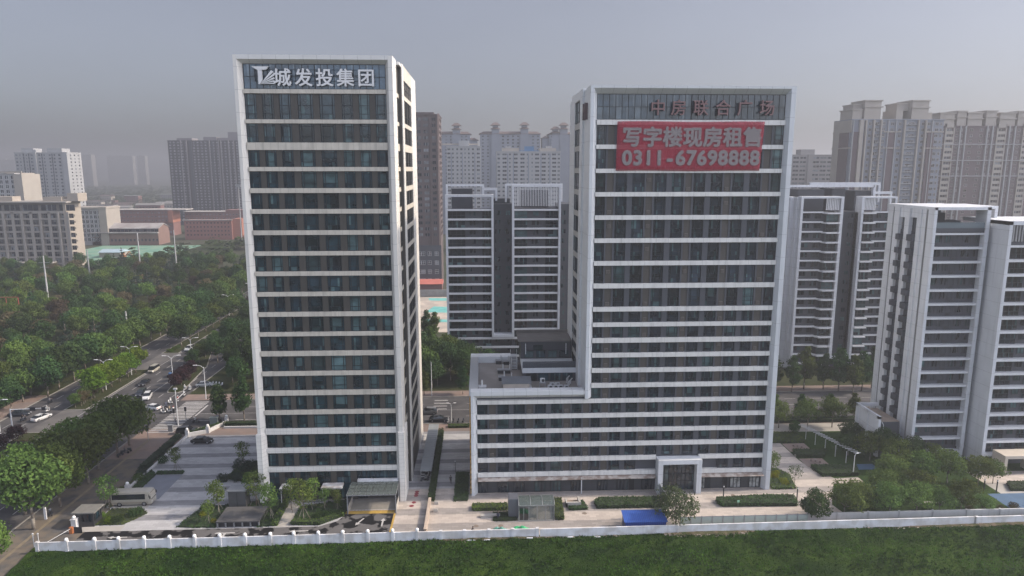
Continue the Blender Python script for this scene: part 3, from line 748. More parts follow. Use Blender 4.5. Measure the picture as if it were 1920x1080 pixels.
# ---- middle block, seen between the two office towers
A1 = thing('apartment_block', 'dark grey apartment block with white frames seen in the gap between the two office towers', 'apartment block', (7, 207, 0))
MB().box(-10.4, 3.7, 208.1, 222, 0, 47.6).box(3.7, 9.6, 210, 222, 0, 49.5).box(9.6, 24.0, 208.1, 222, 0, 48.4).box(24, 28.5, 209.8, 222, 0, 49.5).build('wall', [M_dg], A1)
fr = MB()
post(fr, -10.6, -9.97, 207, 208.2, 0, 52.5); post(fr, 3.2, 3.85, 207, 210, 8.45, 52.5); post(fr, 9.45, 10.1, 207, 210, 8.45, 55.3); post(fr, 23.55, 24.2, 207, 209.8, 8.9, 55.3)
fr.box(-9.97, 3.2, 207, 208.2, 51.8, 52.5).box(10.1, 23.55, 207, 208.2, 54.65, 55.3).box(3.85, 9.45, 207, 210, 8.45, 9.4)
# second frames on the roof
fr.box(-10.6, -10.0, 212, 213, 49, 55.4).box(-10.0, 1.1, 212, 213, 54.8, 55.4).box(.5, 1.1, 212, 213, 52, 54.8).box(1.1, 5.1, 212, 213, 53.6, 54.3).box(4.5, 5.1, 212, 213, 50.4, 53.6)
fr.box(7.45, 8.0, 211, 212, 50, 55.6).box(24.4, 25.1, 211, 212, 50.2, 55.6).box(8.0, 24.4, 211, 212, 55.0, 55.6)
fr.build('white_frame', [M_wf], A1)
lv = MB()
for k in range(27): lv.box(10.45 + .49 * k, 10.62 + .49 * k, 207.2, 207.5, 49.0, 54.65)
lv.build('louvre', [M_slab], A1)
for q in ((-9, -2.5, 214, 220, 47.6, 54.0), (12.5, 21, 213, 220, 48.4, 53.6), (4, 9, 213, 220, 49.5, 51)): MB().box(*q).build('roof_house', [M_dg], A1)
WN = Wins(A1, WA, 100)
rl = MB()
for k in range(17):
    zt = 47.85 - 2.84 * k
    sb = MB().box(-9.97, 3.2, 207.25, 208.15, zt - .26, zt + .26) if zt > 8.4 else MB().box(-9.97, 28, 207.25, 208.15, zt - .26, zt + .26)
    if zt > 8.4: MB().box(10.1, 23.55, 207.25, 208.15, zt - .26, zt + .26).build('floor_band', [M_slab], A1)
    sb.build('floor_band', [M_slab], A1)
    if k == 16: break
    z0 = zt - 2.84 + .26; h = 2.3
    WN.add(-9.9, 208.0, z0, 5.2, h, (.25, .5, .75), (.38,), 0, 6, .07); WN.add(-3.4, 208.05, z0 + .8, 2.4, h - .85, (.5,), (), 0, 6, .08); WN.add(.45, 208.0, z0, 2.6, h, (.33, .66), (.38,), 0, 6, .07)
    WN.add(10.3, 208.0, z0, 3.8, h, (.33, .66), (.38,), 0, 6, .07); WN.add(15.4, 208.05, z0 + .7, 2.2, h - .75, (.5,), (), 0, 6, .08); WN.add(19.6, 208.0, z0, 3.7, h, (.33, .66), (.38,), 0, 6, .07)
    WN.add(4.3, 209.95, z0 + .8, 1.8, 1.5, (.5,), (), 0, 6, .08); WN.add(7.2, 209.95, z0 + .8, 1.9, 1.5, (.5,), (), 0, 6, .08); WN.add(24.6, 209.75, z0 + .8, 1.5, 1.5, (.5,), (), 0, 6, .08)
WN.flush()
# ---- block behind the right tower
A2 = thing('apartment_block', 'dark grey apartment block with stepped white balcony bands just behind the right office tower', 'apartment block', (105, 196, 0))
MB().box(93.2, 105, 197.6, 213, 0, 47.4).box(105, 111, 199.5, 213, 0, 47.6).box(111, 121.5, 197.6, 213, 0, 47.4).build('wall', [M_dg], A2)
fr = MB()
post(fr, 92.9, 93.6, 196, 198, 0, 52.1); post(fr, 104.75, 105.6, 196, 199.5, 2.9, 52.1); post(fr, 111.0, 111.65, 196, 199.5, 2.9, 52.1); post(fr, 120.9, 121.5, 196, 198, 3, 52.1)
fr.box(93.6, 104.75, 196, 199, 51.6, 52.15).box(111.65, 120.9, 196, 199, 51.6, 52.15).box(105.6, 111.0, 196.3, 199, 2.9, 3.7)
fr.box(92.2, 92.9, 197.5, 213, 0, 51.9).box(91.0, 92.2, 199, 213, 0, 51.9).box(89.6, 91.0, 201, 212, 0, 51.5)
fr.box(90.0, 90.7, 202, 203, 50, 55.3).box(90.7, 117.8, 202, 203, 54.65, 55.3).box(117.5, 118.2, 202, 203, 50, 55.3)
fr.box(100, 121.9, 206, 207, 55.2, 56.0).box(121.3, 122, 206, 207, 50, 55.2).box(118.2, 124, 203, 204, 52.6, 53.3).box(123.4, 124, 203, 204, 47, 52.6)
fr.build('white_frame', [M_wf], A2)
lv = MB()
for k in range(8): lv.box(100.6 + .5 * k, 100.85 + .5 * k, 196.3, 196.6, 48.2, 51.6); lv.box(111.9 + .45 * k, 112.12 + .45 * k, 196.3, 196.6, 48.2, 51.6)
lv.build('louvre', [M_slab], A2)
for q in ((95, 103, 203, 211, 47.4, 54), (106, 110, 204, 212, 47.6, 54.2), (113, 119, 204, 211, 47.4, 53.6)): MB().box(*q).build('roof_house', [M_dg], A2)
WN = Wins(A2, WA, 100)
for k in range(17):
    zt = 47.5 - 2.85 * k
    sb = MB().box(93.6, 100.1, 196.4, 197.7, zt - .14, zt + .2).prism([(100.1, 196.4), (100.7, 195.3), (104.75, 195.3), (104.75, 197.7), (100.1, 197.7)], zt - .42, zt - .05)
    sb.box(111.65, 115.2, 195.4, 197.7, zt - .42, zt - .05).box(115.2, 120.9, 196.4, 197.7, zt - .14, zt + .2)
    sb.build('floor_band', [M_slab], A2)
    if k == 16: break
    z0 = zt - 2.85 + .2; h = 2.3
    WN.add(94.3, 197.5, z0 + .8, 2.2, h - .9, (.5,), (), 0, 6, .08); WN.add(97.8, 197.5, z0 + .7, 2.1, h - .8, (.5,), (), 0, 6, .08)
    WN.add(100.9, 196.6, z0 - .1, 3.6, h, (.3, .7), (.4,), 0, 6, .07)
    WN.add(106.3, 199.45, z0 + .8, 1.3, 1.4, (.5,), (), 0, 6, .08); WN.add(109.0, 199.45, z0 + .8, 1.5, 1.4, (.5,), (), 0, 6, .08)
    WN.add(111.8, 196.6, z0 - .1, 3.2, h, (.3, .7), (.4,), 0, 6, .07); WN.add(116.4, 197.5, z0 + .8, 1.6, 1.4, (.5,), (), 0, 6, .08); WN.add(119, 197.5, z0 + .7, 1.6, 1.5, (.5,), (), 0, 6, .08)
WN.flush()
# ---- block at the right edge, two units, the second nearer
A3 = thing('apartment_block', 'nearest grey apartment block at the right edge, with pale panelled flank and open roof frame', 'apartment block', (100, 131, 0))
MB().box(89.3, 100.2, 132.3, 147, 0, 47.4).box(100.2, 102.3, 134.2, 147, 0, 46.4).box(102.0, 122, 128.6, 147, 0, 45.6).build('wall', [M_dg], A3)
fr = MB()
post(fr, 88.95, 89.55, 131, 132.9, 0, 52.6); post(fr, 99.65, 100.4, 131, 134.2, 2.5, 52.6); fr.box(99.6, 100.35, 131, 132, 0, 2.5)
fr.box(88.93, 100.42, 131, 146.5, 52.05, 52.62).box(100.42, 105.6, 136, 146, 52.0, 52.55)
fr.box(105.0, 105.6, 136, 137, 47, 52.0)
# flank strips
for y0, y1, xo in ((133.5, 134.7, 88.95), (134.7, 136.0, 88.7), (138.3, 139.3, 88.6), (139.3, 140.4, 88.95), (142.0, 143.8, 88.7), (144.6, 146.5, 88.95)): fr.box(xo, 89.4, y0, y1, 0 if y0 < 143 else 3, 52.05)
fr.box(89.05, 89.35, 136, 138.3, 50.2, 52.05).box(89.05, 89.35, 140.4, 142, 50.0, 52.05)
# second unit
fr.box(101.33, 102.0, 127, 133.9, 0, 50.1).box(101.33, 122, 127, 140, 49.4, 50.15)
fr.box(100.4, 101.33, 132.6, 134.2, 44.3, 44.7)
fr.build('white_frame', [M_wf], A3)
lv = MB()
for a, b in ((132.92, 133.5), (143.8, 144.6)):
    for k in range(3): lv.box(89.0, 89.25, a + .1 + (b - a) / 3 * k, a + .17 + (b - a) / 3 * k, 0, 52)
for k in range(9): lv.box(102.3 + .6 * k, 102.6 + .6 * k, 127.2, 127.5, 46.2, 49.4)
lv.build('louvre', [pm('louvre_grey', (.24, .24, .24), .6, .1, .5)], A3)
for k in range(16):
    zt = 46.6 - 2.85 * k
    MB().box(88.1, 89.3, 136.1, 138.0, zt - 1.2, zt + .1).build('flank_balcony', [M_dg], A3); MB().box(88.2, 89.3, 140.5, 141.9, zt - 1.3, zt - .1).build('flank_balcony', [M_dg], A3)
MB().box(89.55, 93.9, 136.5, 142, 47.4, 51.9).box(93.9, 95.3, 137, 142, 47.4, 51.2).box(95.3, 99.4, 138, 141, 47.4, 49.5).build('roof_house', [M_dg], A3); MB().box(106, 120, 133, 140, 45.6, 49.3).build('roof_house', [M_dg], A3)
MB().box(89.55, 99.65, 131.25, 131.4, 47.5, 48.5).box(102.0, 112, 127.3, 127.4, 45.4, 46.1).build('terrace_wall', [M_dg], A3)
MB().box(89.55, 99.65, 131.3, 131.33, 48.5, 49.6).box(100.4, 104, 132.7, 132.73, 44.7, 46.2).build('terrace_glass', [M_rail], A3)
WN = Wins(A3, WA, 100)
vent = MB()
for k in range(17):
    zt = 47.35 - 2.85 * k
    MB().box(89.55, 99.65, 131.25, 132.35, zt - .22, zt + .22).build('floor_band', [M_slab], A3)
    MB().box(102.0, 122, 127.2, 128.7, zt - 2.3, zt - 1.86).build('floor_band', [M_slab], A3)
    if k == 16: break
    z0 = zt - 2.85 + .22; h = 2.35
    WN.add(90.0, 132.25, z0 + .75, 1.8, 1.5, (.55,), (), 0, 6, .07); WN.add(92.5, 132.25, z0 + .75, 1.1, 1.5, (.5,), (), 0, 6, .07)
    WN.add(94.05, 132.28, z0 + .7, 1.15, 1.65, (), (), 0, 6, .05, True)
    for q in range(3): vent.box(94.1, 95.15, 132.15, 132.3, z0 + .15 + .2 * q, z0 + .25 + .2 * q)
    WN.add(96.1, 132.25, z0 + .75, 1.6, 1.5, (.55,), (), 0, 6, .07); WN.add(98.5, 132.25, z0 + .75, .95, 1.5, (.5,), (), 0, 6, .07)
    WN.add(100.5, 134.15, z0 + .8, .8, 1.4, (.5,), (), 0, 6, .07)
    z0 = zt - 4.7
    if z0 > 0:
        WN.add(102.3, 128.5, z0, 4.2, 2.3, (.25, .5, .75), (.42,), 0, 6, .06); WN.add(107.2, 128.5, z0 + .8, 1.4, 1.4, (.5,), (), 0, 6, .07); WN.add(109.3, 128.5, z0, 3, 2.3, (.3, .6), (.42,), 0, 6, .07)
WN.flush()
vent.build('vent_slat', [WA[0]], A3)
po = MB().box(103.6, 104.2, 123.6, 127.0, 0, 3.3).box(109.8, 110.4, 123.6, 127.0, 0, 3.3).box(103.55, 110.45, 123.5, 127.0, 3.3, 3.9)
po.build('entrance_porch', [pm('porch_stone', (.46, .41, .34), .6, .1, .5)], A3)
MB().box(96.0, 97.9, 130.0, 131.0, 2.3, 2.4).box(91.2, 92.2, 130.1, 131, 2.2, 2.3).box(93, 93.9, 130.1, 131, 2.2, 2.3).build('door_canopy', [M_dg], A3)
A4 = thing('annex_building', 'low dark annex with white framed end panels beside the nearest apartment block', 'annex', (84.8, 137, 0))
MB().box(83.4, 87.6, 133.4, 141.7, 0, 7.6).build('wall', [M_dg], A4)
fr = MB().box(83.0, 83.5, 133.1, 133.9, 0, 8.9).box(83.0, 83.5, 141.2, 142, 0, 8.9).box(83.0, 83.5, 137.2, 137.7, 0, 8.9).box(83.0, 83.5, 133.1, 142, 8.3, 8.95).box(83.5, 87.8, 141.4, 142, 8.2, 8.93)
fr.build('white_frame', [M_wf], A4)
MB().box(83.2, 83.45, 133.9, 137.2, 4.5, 8.3).box(83.2, 83.45, 137.7, 141.2, 4.2, 8.3).build('end_panel', [M_wf], A4)
MB().box(83.5, 87.6, 133.5, 141.4, 7.6, 7.75).build('roof', [pm('annex_roof', (.25, .2, .16), .9, .2, .6)], A4)
MB().tube((84.2, 133.25, 3.4), (84.2, 133.25, 7.0), .08).tube((84.2, 133.25, 7.0), (83.8, 133.25, 7.7), .08).build('drain_pipe', [M_wf], A4)

# ================================================================ FAR BUILDINGS
M_fwin = glassm('far_glass', (.016, .02, .028), .12, 1.5)
M_fwin2 = glassm('far_glass_curtain', (.11, .12, .13), .2, 1.5, .3)
def far_mats(bar): return [bar, M_fwin, M_fwin2, M_open]
def block(name, label, cat, x0, x1, y0, y1, z1, wall, cols, storey, z0=1.0, ww=1.6, wh=1.5, win=None, group=None, side=None, band=None, rows=None, base=None, flankcol=None, roofmat=None):
    """a plain slab or tower: wall, windows on the front (and one flank), optional floor bands"""
    t = thing(name, label, cat, ((x0 + x1) / 2, y0, 0), 0, group)
    MB().box(x0, x1, y0, y1, 0, z1).build('wall', [wall], t)
    W = Wins(t, win or far_mats(M_slab), 100)
    n = rows or int((z1 - z0 - .6) / storey)
    for k in range(n):
        z = z1 - 1.0 - wh - storey * k
        if z < z0: break
        for c in cols:
            x, w_ = c if isinstance(c, tuple) else (c, ww)
            W.add(x - w_ / 2, y0 - .06, z, w_, wh, (.5,), (), 0, 4, .12)
        if side:
            for y, w_, rot, xx in side: W.add(xx, y, z, w_, wh, (.5,), (), rot, 4, .12)
        if band: MB().box(x0 - .15, x1 + .15, y0 - .25, y0, z - .55, z - .2).build('floor_band', [band], t)
    W.flush()
    MB().box(x0 - .3, x1 + .3, y0 - .3, y1 + .3, z1, z1 + .5).build('roof', [roofmat or wall], t)
    return t
def extra(t, name, m, *boxes):
    for q in boxes: o = MB().box(*q).build(name, [m], t)
    return o
M_brn = pm('brown_tower_wall', (.085, .066, .066), .7, .12, .3)
M_brn2 = pm('brown_tower_side', (.24, .175, .15), .7, .1, .3)
M_crm = pm('far_cream', (.31, .28, .245), .7, .08, .2)
M_wht = pm('far_white', (.29, .295, .30), .7, .06, .2)
M_blg = pm('far_blue_grey', (.17, .19, .225), .7, .08, .2)
M_gry = pm('far_grey', (.21, .20, .195), .7, .08, .2)
M_dkf = pm('far_dark', (.055, .06, .07), .7, .1, .2)
M_red = pm('dorm_red', (.19, .10, .09), .8, .1, .2)
M_tile = pm('roof_brown_tile', (.095, .07, .066), .8, .12, .4)
# brown tower next to the left office tower
t = block('residential_tower', 'slim brown residential tower just right of the left office tower', 'apartment tower', -38, -19.9, 340, 362, 85.5, M_brn, [(-37, 2), (-34, 2), (-29.6, 2.3), (-26.2, 2.6), (-22.4, 1.9)], 2.93, 24.5, 1.8, 1.7, win=far_mats(M_brn), side=[(344 + 4 * k, 1.5, HP, -19.84) for k in range(4)])
extra(t, 'base_storeys', M_dkf, (-38.2, -19.7, 339.6, 340, 0, 22.8))
extra(t, 'corner_rib', M_brn2, (-20.6, -19.7, 339.5, 340.3, 22.8, 86.3)); extra(t, 'corner_rib', M_brn, (-24.4, -24, 339.5, 340, 22.8, 84))
W = Wins(t, far_mats(M_wht), 30, 'base_window')
for z in (4, 8.5, 13, 17.5):
    for x in (-35.5, -31.5, -29.6, -26.5, -23): W.add(x, 339.5, z, 1.9, 2.1, (.5,), (.5,), 0, 4, .2)
# (root frame holds world offsets already)
W.flush()
extra(t, 'roof_house', M_brn, (-33, -22.5, 344, 355, 85.9, 87.2))
t = thing('site_shed', 'long brick red shed on the building site below the brown tower', 'shed', (-22, 331, 0))
MB().box(-40, -19.2, 332, 338, 0, 4.6).build('wall', [M_red], t)
MB().prismx([(331.2, 4.6), (335, 6.6), (338.8, 4.6)], -40.4, -18.8).build('roof', [pm('shed_red_roof', (.42, .13, .10), .6, .1, .5)], t)
t = thing('site_hoarding', 'grey boundary hoarding behind the building site', 'hoarding', (-20, 323, 0))
b = MB()
for k in range(18): b.box(-48 + 3.2 * k, -44.85 + 3.2 * k, 323, 323.15, 0, 3.4)
b.build('panel', [pm('hoarding_grey', (.24, .23, .22), .7, .15, .6)], t)
# white mid-distance slabs between the towers
t = block('residential_tower', 'pale apartment tower with a flat white roof block, left one behind the grey estate block', 'apartment tower', -24.3, .7, 505, 522, 75.8, M_wht, [(-22.6, 2.2), (-19.8, 1.3), (-16.6, 1.4), (-13.6, 1.6), (-11, 1.2), (-8.2, 1.4), (-5.3, 1.5), (-1.5, 2.2)], 2.95, 1, win=far_mats(M_wht))
extra(t, 'roof_house', M_wht, (-15.4, -8.2, 507, 516, 75.8, 80.2)); extra(t, 'roof_beam', M_crm, (-29, -15.4, 512, 513, 77.2, 78.4), (-8.2, -1.5, 512, 513, 77.2, 78.4))
for x in (-20.9, -13.0, -4.0): extra(t, 'recess', M_blg, (x - .35, x + .35, 504.9, 505.4, 2, 71.5))
t = block('residential_tower', 'pale apartment tower with a blue roof sign frame, right one behind the grey estate block', 'apartment tower', 11.8, 58.2, 505, 524, 72.2, M_wht, [(13.4, 2), (17.5, 3.2), (21.5, 1.4), (25.5, 3.4), (30.6, 3.4), (34.2, 1.2), (37.6, 1.2), (41.2, 3.2), (46, 3.2), (49.8, 1.4), (53.6, 3.2), (57, 1.8)], 2.95, 1, win=far_mats(M_wht))
extra(t, 'roof_house', M_crm, (16, 28, 506, 520, 72.2, 75), (43, 55, 506, 520, 72.2, 75)); extra(t, 'roof_house', M_wht, (18.5, 22.5, 510, 516, 75, 76.4), (48, 52.5, 510, 516, 75, 76.4))
extra(t, 'roof_frame', pm('roof_sign_blue', (.06, .16, .30), .6, .1, .5), (28.6, 42.4, 505.5, 506.5, 71.2, 73.2), (32, 39, 506, 506.8, 73.2, 76.2))
for x in (19.8, 24, 34.9, 44, 50.6): extra(t, 'recess', M_blg, (x - .4, x + .4, 504.9, 505.4, 2, 71))
# pagoda roofed towers
def pagoda(t, x, y, z, r=4.6):
    b = MB().box(x - r * .75, x + r * .75, y - r * .75, y + r * .75, z - 6, z).box(x - r * .55, x + r * .55, y - r * .55, y + r * .55, z + 1.6, z + 3.4)
    b.build('roof_pavilion', [M_blg], t)
    b = MB()
    for zz, rr, hh in ((z, r, 1.8), (z + 3.4, r, 2.6)):
        b.add([(x - rr, y - rr, zz), (x + rr, y - rr, zz), (x + rr, y + rr, zz), (x - rr, y + rr, zz), (x - rr * .3, y - rr * .3, zz + hh), (x + rr * .3, y - rr * .3, zz + hh), (x + rr * .3, y + rr * .3, zz + hh), (x - rr * .3, y + rr * .3, zz + hh)],
              [(0, 3, 2, 1), (4, 5, 6, 7), (0, 1, 5, 4), (1, 2, 6, 5), (2, 3, 7, 6), (3, 0, 4, 7)])
    b.build('pagoda_roof', [M_tile], t)
def hips(t, x0, x1, y0, y1, z):
    b = MB().add([(x0 - 1, y0 - 1, z), (x1 + 1, y0 - 1, z), (x1 + 1, y1 + 1, z), (x0 - 1, y1 + 1, z), (x0 + 3, y0 + 3, z + 2.2), (x1 - 3, y0 + 3, z + 2.2), (x1 - 3, y1 - 3, z + 2.2), (x0 + 3, y1 - 3, z + 2.2)],
              [(0, 3, 2, 1), (4, 5, 6, 7), (0, 1, 5, 4), (1, 2, 6, 5), (2, 3, 7, 6), (3, 0, 4, 7)])
    b.build('roof', [M_tile], t)
for lab, x0, x1, z1, pags, wings in (('hazy blue grey tower with one pagoda turret, leftmost of the pagoda roofed towers', -38, -9, 91, [(-21.5, 95.4)], [(-13, -2.5, 86), (-47, -38, 86)]),
                        ('hazy blue grey tower with two pagoda turrets, in the middle of the gap', -.1, 55, 91.2, [(14, 96), (40.5, 96.2)], []),
                        ('hazy blue grey tower with two pagoda turrets, partly hidden by the right office tower', 63, 110, 91, [(69, 92.5), (76.5, 96)], [(57, 63, 88)])):
    xs = []; x = x0 + 2.5
    while x < x1 - 1: xs.append((x, 2.0)); x += 4.6
    t = block('residential_tower', lab, 'apartment tower', x0, x1, 640, 660, z1, M_blg, xs, 3.0, 1, win=far_mats(M_blg), roofmat=M_tile)
    hips(t, x0, x1, 640, 660, z1 + .5)
    for px, pz in pags:
        pagoda(t, px, 643, pz); extra(t, 'turret', M_blg, (px - 4, px + 4, 639, 645, 0, pz - 5))
    for a, b_, zz in wings:
        extra(t, 'wing', M_blg, (a, b_, 642, 655, 0, zz)); hips(t, a, b_, 642, 655, zz)
# cream and brown complex on the right
M_cb = pm('complex_brown', (.085, .058, .064), .7, .1, .3)
t = block('residential_tower', 'tall cream and brown residential tower with stepped crowns behind the right estate', 'apartment tower', 186.6, 234, 345, 362, 84.2, M_blg, [(196, 1.4), (199.5, 2.2), (203, 1.6), (207.5, 1.8), (211.5, 1.6), (217.5, 3.4), (223.3, 1.4), (226.5, 1.6), (230.5, 1.8), (232.8, 1)], 2.95, 1, win=far_mats(M_crm))
extra(t, 'cream_bay', M_crm, (186.2, 186.6, 356, 362.2, 0, 84.3)); extra(t, 'cream_bay', M_crm, (186.2, 186.6, 344.8, 356, 78.5, 84.3)); extra(t, 'brown_bay', M_cb, (186.3, 186.6, 347, 356, 0, 78.4)); extra(t, 'cornice', M_crm, (186, 186.6, 344.6, 362.4, 70.2, 70.8), (186, 186.6, 344.6, 362.4, 78.2, 78.8))
for a, b_ in ((187.6, 190.2), (205.5, 208.8), (226, 229.3)): extra(t, 'brown_bay', M_cb, (a, b_, 344.55, 345, 0, 78.4))
for x in (191.8, 193.6, 197.6, 201.4, 213.5, 220.6, 224.4): extra(t, 'cream_rib', M_crm, (x - .35 - (1.2 if x == 191.8 else 0), x + .35, 343.8, 345, 0, 84.3))
for x in (205.2, 209.2, 228.0, 187.2): extra(t, 'white_rib', M_wht, (x - .2, x + .2, 344.3, 345, 0, 84))
for z in (70.2, 78.2): extra(t, 'cornice', M_crm, (203, 212, 344.2, 344.6, z, z + .5), (225, 234, 344.2, 344.6, z, z + .5))
for k in range(28): extra(t, 'balcony', M_wht, (199, 203.2, 344.2, 344.9, 82 - 2.95 * k, 82.4 - 2.95 * k), (214, 220, 344.2, 344.9, 82 - 2.95 * k, 82.4 - 2.95 * k), (186.6, 187.4, 344.2, 344.9, 82 - 2.95 * k, 82.3 - 2.95 * k))
extra(t, 'crown', M_crm, (187, 192, 346, 358, 84.7, 89.2), (188.2, 194, 348, 358, 89.2, 91.8), (192.6, 201, 345.2, 358, 84.7, 93.4), (209.5, 213, 346, 358, 84.7, 89.3), (210.8, 217, 348, 358, 89, 92.4), (217, 225.6, 345.2, 358, 84.7, 93.5), (225.6, 229.5, 348, 358, 84.7, 88.2))
extra(t, 'crown_cornice', M_crm, (192.2, 201.6, 344.8, 358.4, 93.4, 94), (192.3, 202, 344.8, 358.4, 90.4, 91), (187.8, 194, 347.6, 358.4, 91.8, 92.3), (216.7, 226.2, 344.8, 358.4, 93.5, 94.1), (216.7, 226.2, 344.8, 358.4, 90.2, 90.8), (210.4, 217, 347.6, 358.4, 92.4, 92.9), (186.5, 192, 345.6, 358.4, 89.2, 89.7))
t = block('residential_tower', 'long cream and brown residential block with many square crowns at the right edge', 'apartment tower', 240, 330, 368, 388, 82.5, M_cb, [(243, 1.5), (249.5, 1.2), (253, 3.2), (257.6, 1.4), (260, 1.4), (265.4, 1.8), (271, 1.8), (275, 1.4), (277.6, 1.4), (282, 3.2), (287.6, 1.4), (292, 1.4), (296, 3), (301, 1.6), (306, 1.6)], 2.95, 1, win=far_mats(M_crm))
for a, b_ in ((250.6, 255.8), (279.4, 284.8), (294, 299)):
    e = MB()
    for k in range(28): e.box(a, b_, 367.5, 367.9, 78.6 - 2.95 * k, 80.1 - 2.95 * k)
    e.box(a, a + .6, 367.4, 368, 0, 84).box(b_ - .6, b_, 367.4, 368, 0, 84).box(a, b_, 367.4, 368, 82, 84)
    e.build('cream_bay', [M_crm], t)
for x in (259, 262, 274, 277, 286.4, 289.6): extra(t, 'white_rib', M_wht, (x - .3, x + .3, 367.2, 368, 0, 83))
for z in (56, 64.4, 73): extra(t, 'cornice', M_wht, (246, 305, 367.1, 367.4, z, z + .45))
for a, b_, z in ((248, 256, 89.4), (257.5, 262.5, 90.4), (263.5, 271.6, 89.6), (273.6, 279.4, 90.6), (281.4, 290, 89.6), (291.5, 296, 90.4), (298, 306, 89.5)):
    extra(t, 'crown', M_crm, (a, b_, 369, 382, 82.5, z)); extra(t, 'crown_cornice', M_crm, (a - .5, b_ + .5, 368.5, 382.5, z, z + .6), (a - .5, b_ + .5, 368.5, 382.5, z - 3, z - 2.5))
t = block('residential_tower', 'pale slab with wide ribbon windows right beside the right office tower, far behind', 'apartment slab', 205, 252, 480, 495, 69.5, M_gry, [(208, 5), (214, 5), (221.5, 4.2), (226.5, 4.2), (236, 4.5), (241, 4.5), (246, 4.5)], 2.95, 1, ww=4, win=far_mats(M_gry))
extra(t, 'roof_house', M_gry, (225.6, 235.5, 482, 490, 70, 73.6)); extra(t, 'rib', M_gry, (230, 231, 479.3, 480, 0, 70))

# ---- left side
M_sl = pm('slab_grey', (.27, .25, .225), .75, .06, .2); M_slp = pm('slab_pier', (.145, .132, .118), .75, .08, .3)
M_slc = pm('slab_cream', (.32, .28, .235), .7, .06, .3, joint=[(2, 1.2, 0, .05)])
xs = []
t = thing('office_slab', 'wide grey ribbed office slab with a cream end wall at the left edge', 'office block', (-290, 430, 0))
MB().box(-345, -252.3, 430.6, 446, 0, 39.8).build('wall', [M_slp], t)
MB().box(-253.4, -251.8, 430, 446.2, 0, 39.9).build('end_wall', [M_slc], t)
rb = MB()
for k in range(9):
    x = -343 + 10.8 * k; rb.box(x - .6, x + .6, 429.4, 430.6, 0, 34.2); rb.box(x + 4.6, x + 6.2, 429.7, 430.6, 0, 34.2)
rb.build('rib', [M_sl], t)
W = Wins(t, far_mats(M_slp), 100)
for k in range(8):
    z = 30.6 - 3.9 * k
    MB().box(-345, -253.4, 429.9, 430.6, z - 1.0, z - .1).build('floor_band', [M_sl], t)
    for j in range(9): x = -343 + 10.8 * j; W.add(x + 1.9, 430.3, z, 2.7, 2.7, (.5,), (.6,), 0, 4, .12); W.add(x + 6.2, 430.3, z, 2.7, 2.7, (.5,), (.6,), 0, 4, .12)
    W.add(-251.72, 437.6, z + .3, .9, 1.3, (), (), HP, 4, .12)
for j in range(9): x = -343 + 10.8 * j; W.add(x + .7, 430.5, 35, 9.4, 3.8, (.33, .66), (), 0, 4, .15)
W.flush()
extra(t, 'attic_band', M_sl, (-345, -253, 429.7, 430.6, 33.4, 34.8)); extra(t, 'roof', M_sl, (-346, -250.4, 428.4, 447, 39.8, 40.6))
extra(t, 'roof_house', M_slc, (-266.5, -255.5, 433, 441, 40.6, 43.2), (-252.5, -246.2, 434, 444, 40.6, 45.4), (-300, -284.5, 433, 441, 40.6, 43.5), (-256, -252.5, 434, 444, 40.6, 42))
extra(t, 'lower_roof', M_sl, (-345, -260, 424, 429.6, 3.6, 4.2))
t = block('office_block', 'small cream office block with blue glass beside the ribbed slab', 'office block', -330, -297, 560, 580, 28.5, M_wht, [(-321.6 + 3.2 * k, 2.4) for k in range(8)], 3.6, 1, ww=2.4, wh=2.8)
extra(t, 'end_wall', M_crm, (-302.4, -296.5, 559, 580, 0, 30.5)); extra(t, 'roof_slab', M_crm, (-330.5, -296, 558.6, 580.5, 29.0, 30.2))
t = block('office_block', 'pale office block with tall window strips at the left edge behind the ribbed slab', 'office block', -372, -338, 520, 540, 56.5, M_wht, [(-369 + 4.2 * k, 2.6) for k in range(8)], 3.4, 1, ww=2.4, wh=2.7)
extra(t, 'end_wall', M_crm, (-338.5, -332.4, 519, 540, 0, 56.4)); extra(t, 'roof_frame', M_crm, (-372, -332.2, 519, 519.8, 57.2, 58.4), (-345, -344, 520, 535, 56.5, 57.2), (-334, -333, 520, 535, 56.4, 57.2))
t = block('residential_tower', 'twin crowned pale apartment block in haze at the far left', 'apartment tower', -401, -357, 620, 640, 73.6, M_wht, [(-399.3, 2), (-396.2, 1.2), (-391, 1.2), (-386.6, 2), (-380.2, 2), (-376, 1.3), (-371.4, 1.6), (-367.5, 1.6), (-363.4, 2), (-359.2, 2)], 2.95, 1, win=far_mats(M_wht), side=[(624, 2, HP, -356.7), (630, 2, HP, -356.7), (636, 2, HP, -356.7)], band=M_wht)
extra(t, 'roof_house', M_wht, (-396, -386, 622, 634, 74, 77.6), (-374.5, -362, 622, 634, 74, 77.6), (-386, -383.8, 622, 630, 74, 76.6))
extra(t, 'pale_bay', M_wht, (-384.6, -382.6, 619, 621, 0, 74.3)); extra(t, 'pale_bay', M_wht, (-361, -356.8, 619.4, 641, 0, 74.4))
for x in (-393.4, -389, -378, -369.5): extra(t, 'recess', M_dkf, (x - .5, x + .5, 619.9, 620.4, 0, 73))
t = block('residential_tower', 'dark triple apartment tower in haze to the left of the cream office tower', 'apartment tower', -332, -240, 760, 785, 89.5, pm('triple_dark', (.045, .042, .048), .7, .1, .2), [(-329.5 + 4.1 * k, 1.6) for k in range(22)], 3.0, 1, wh=1.3)
M_tw = pm('triple_rib', (.17, .16, .165), .7, .08, .2)
for x in (-318.5, -312.5, -288.5, -279, -276.5, -268.5, -263, -246): extra(t, 'pale_rib', M_tw, (x - .5, x + .5, 759, 760.4, 0, 90))
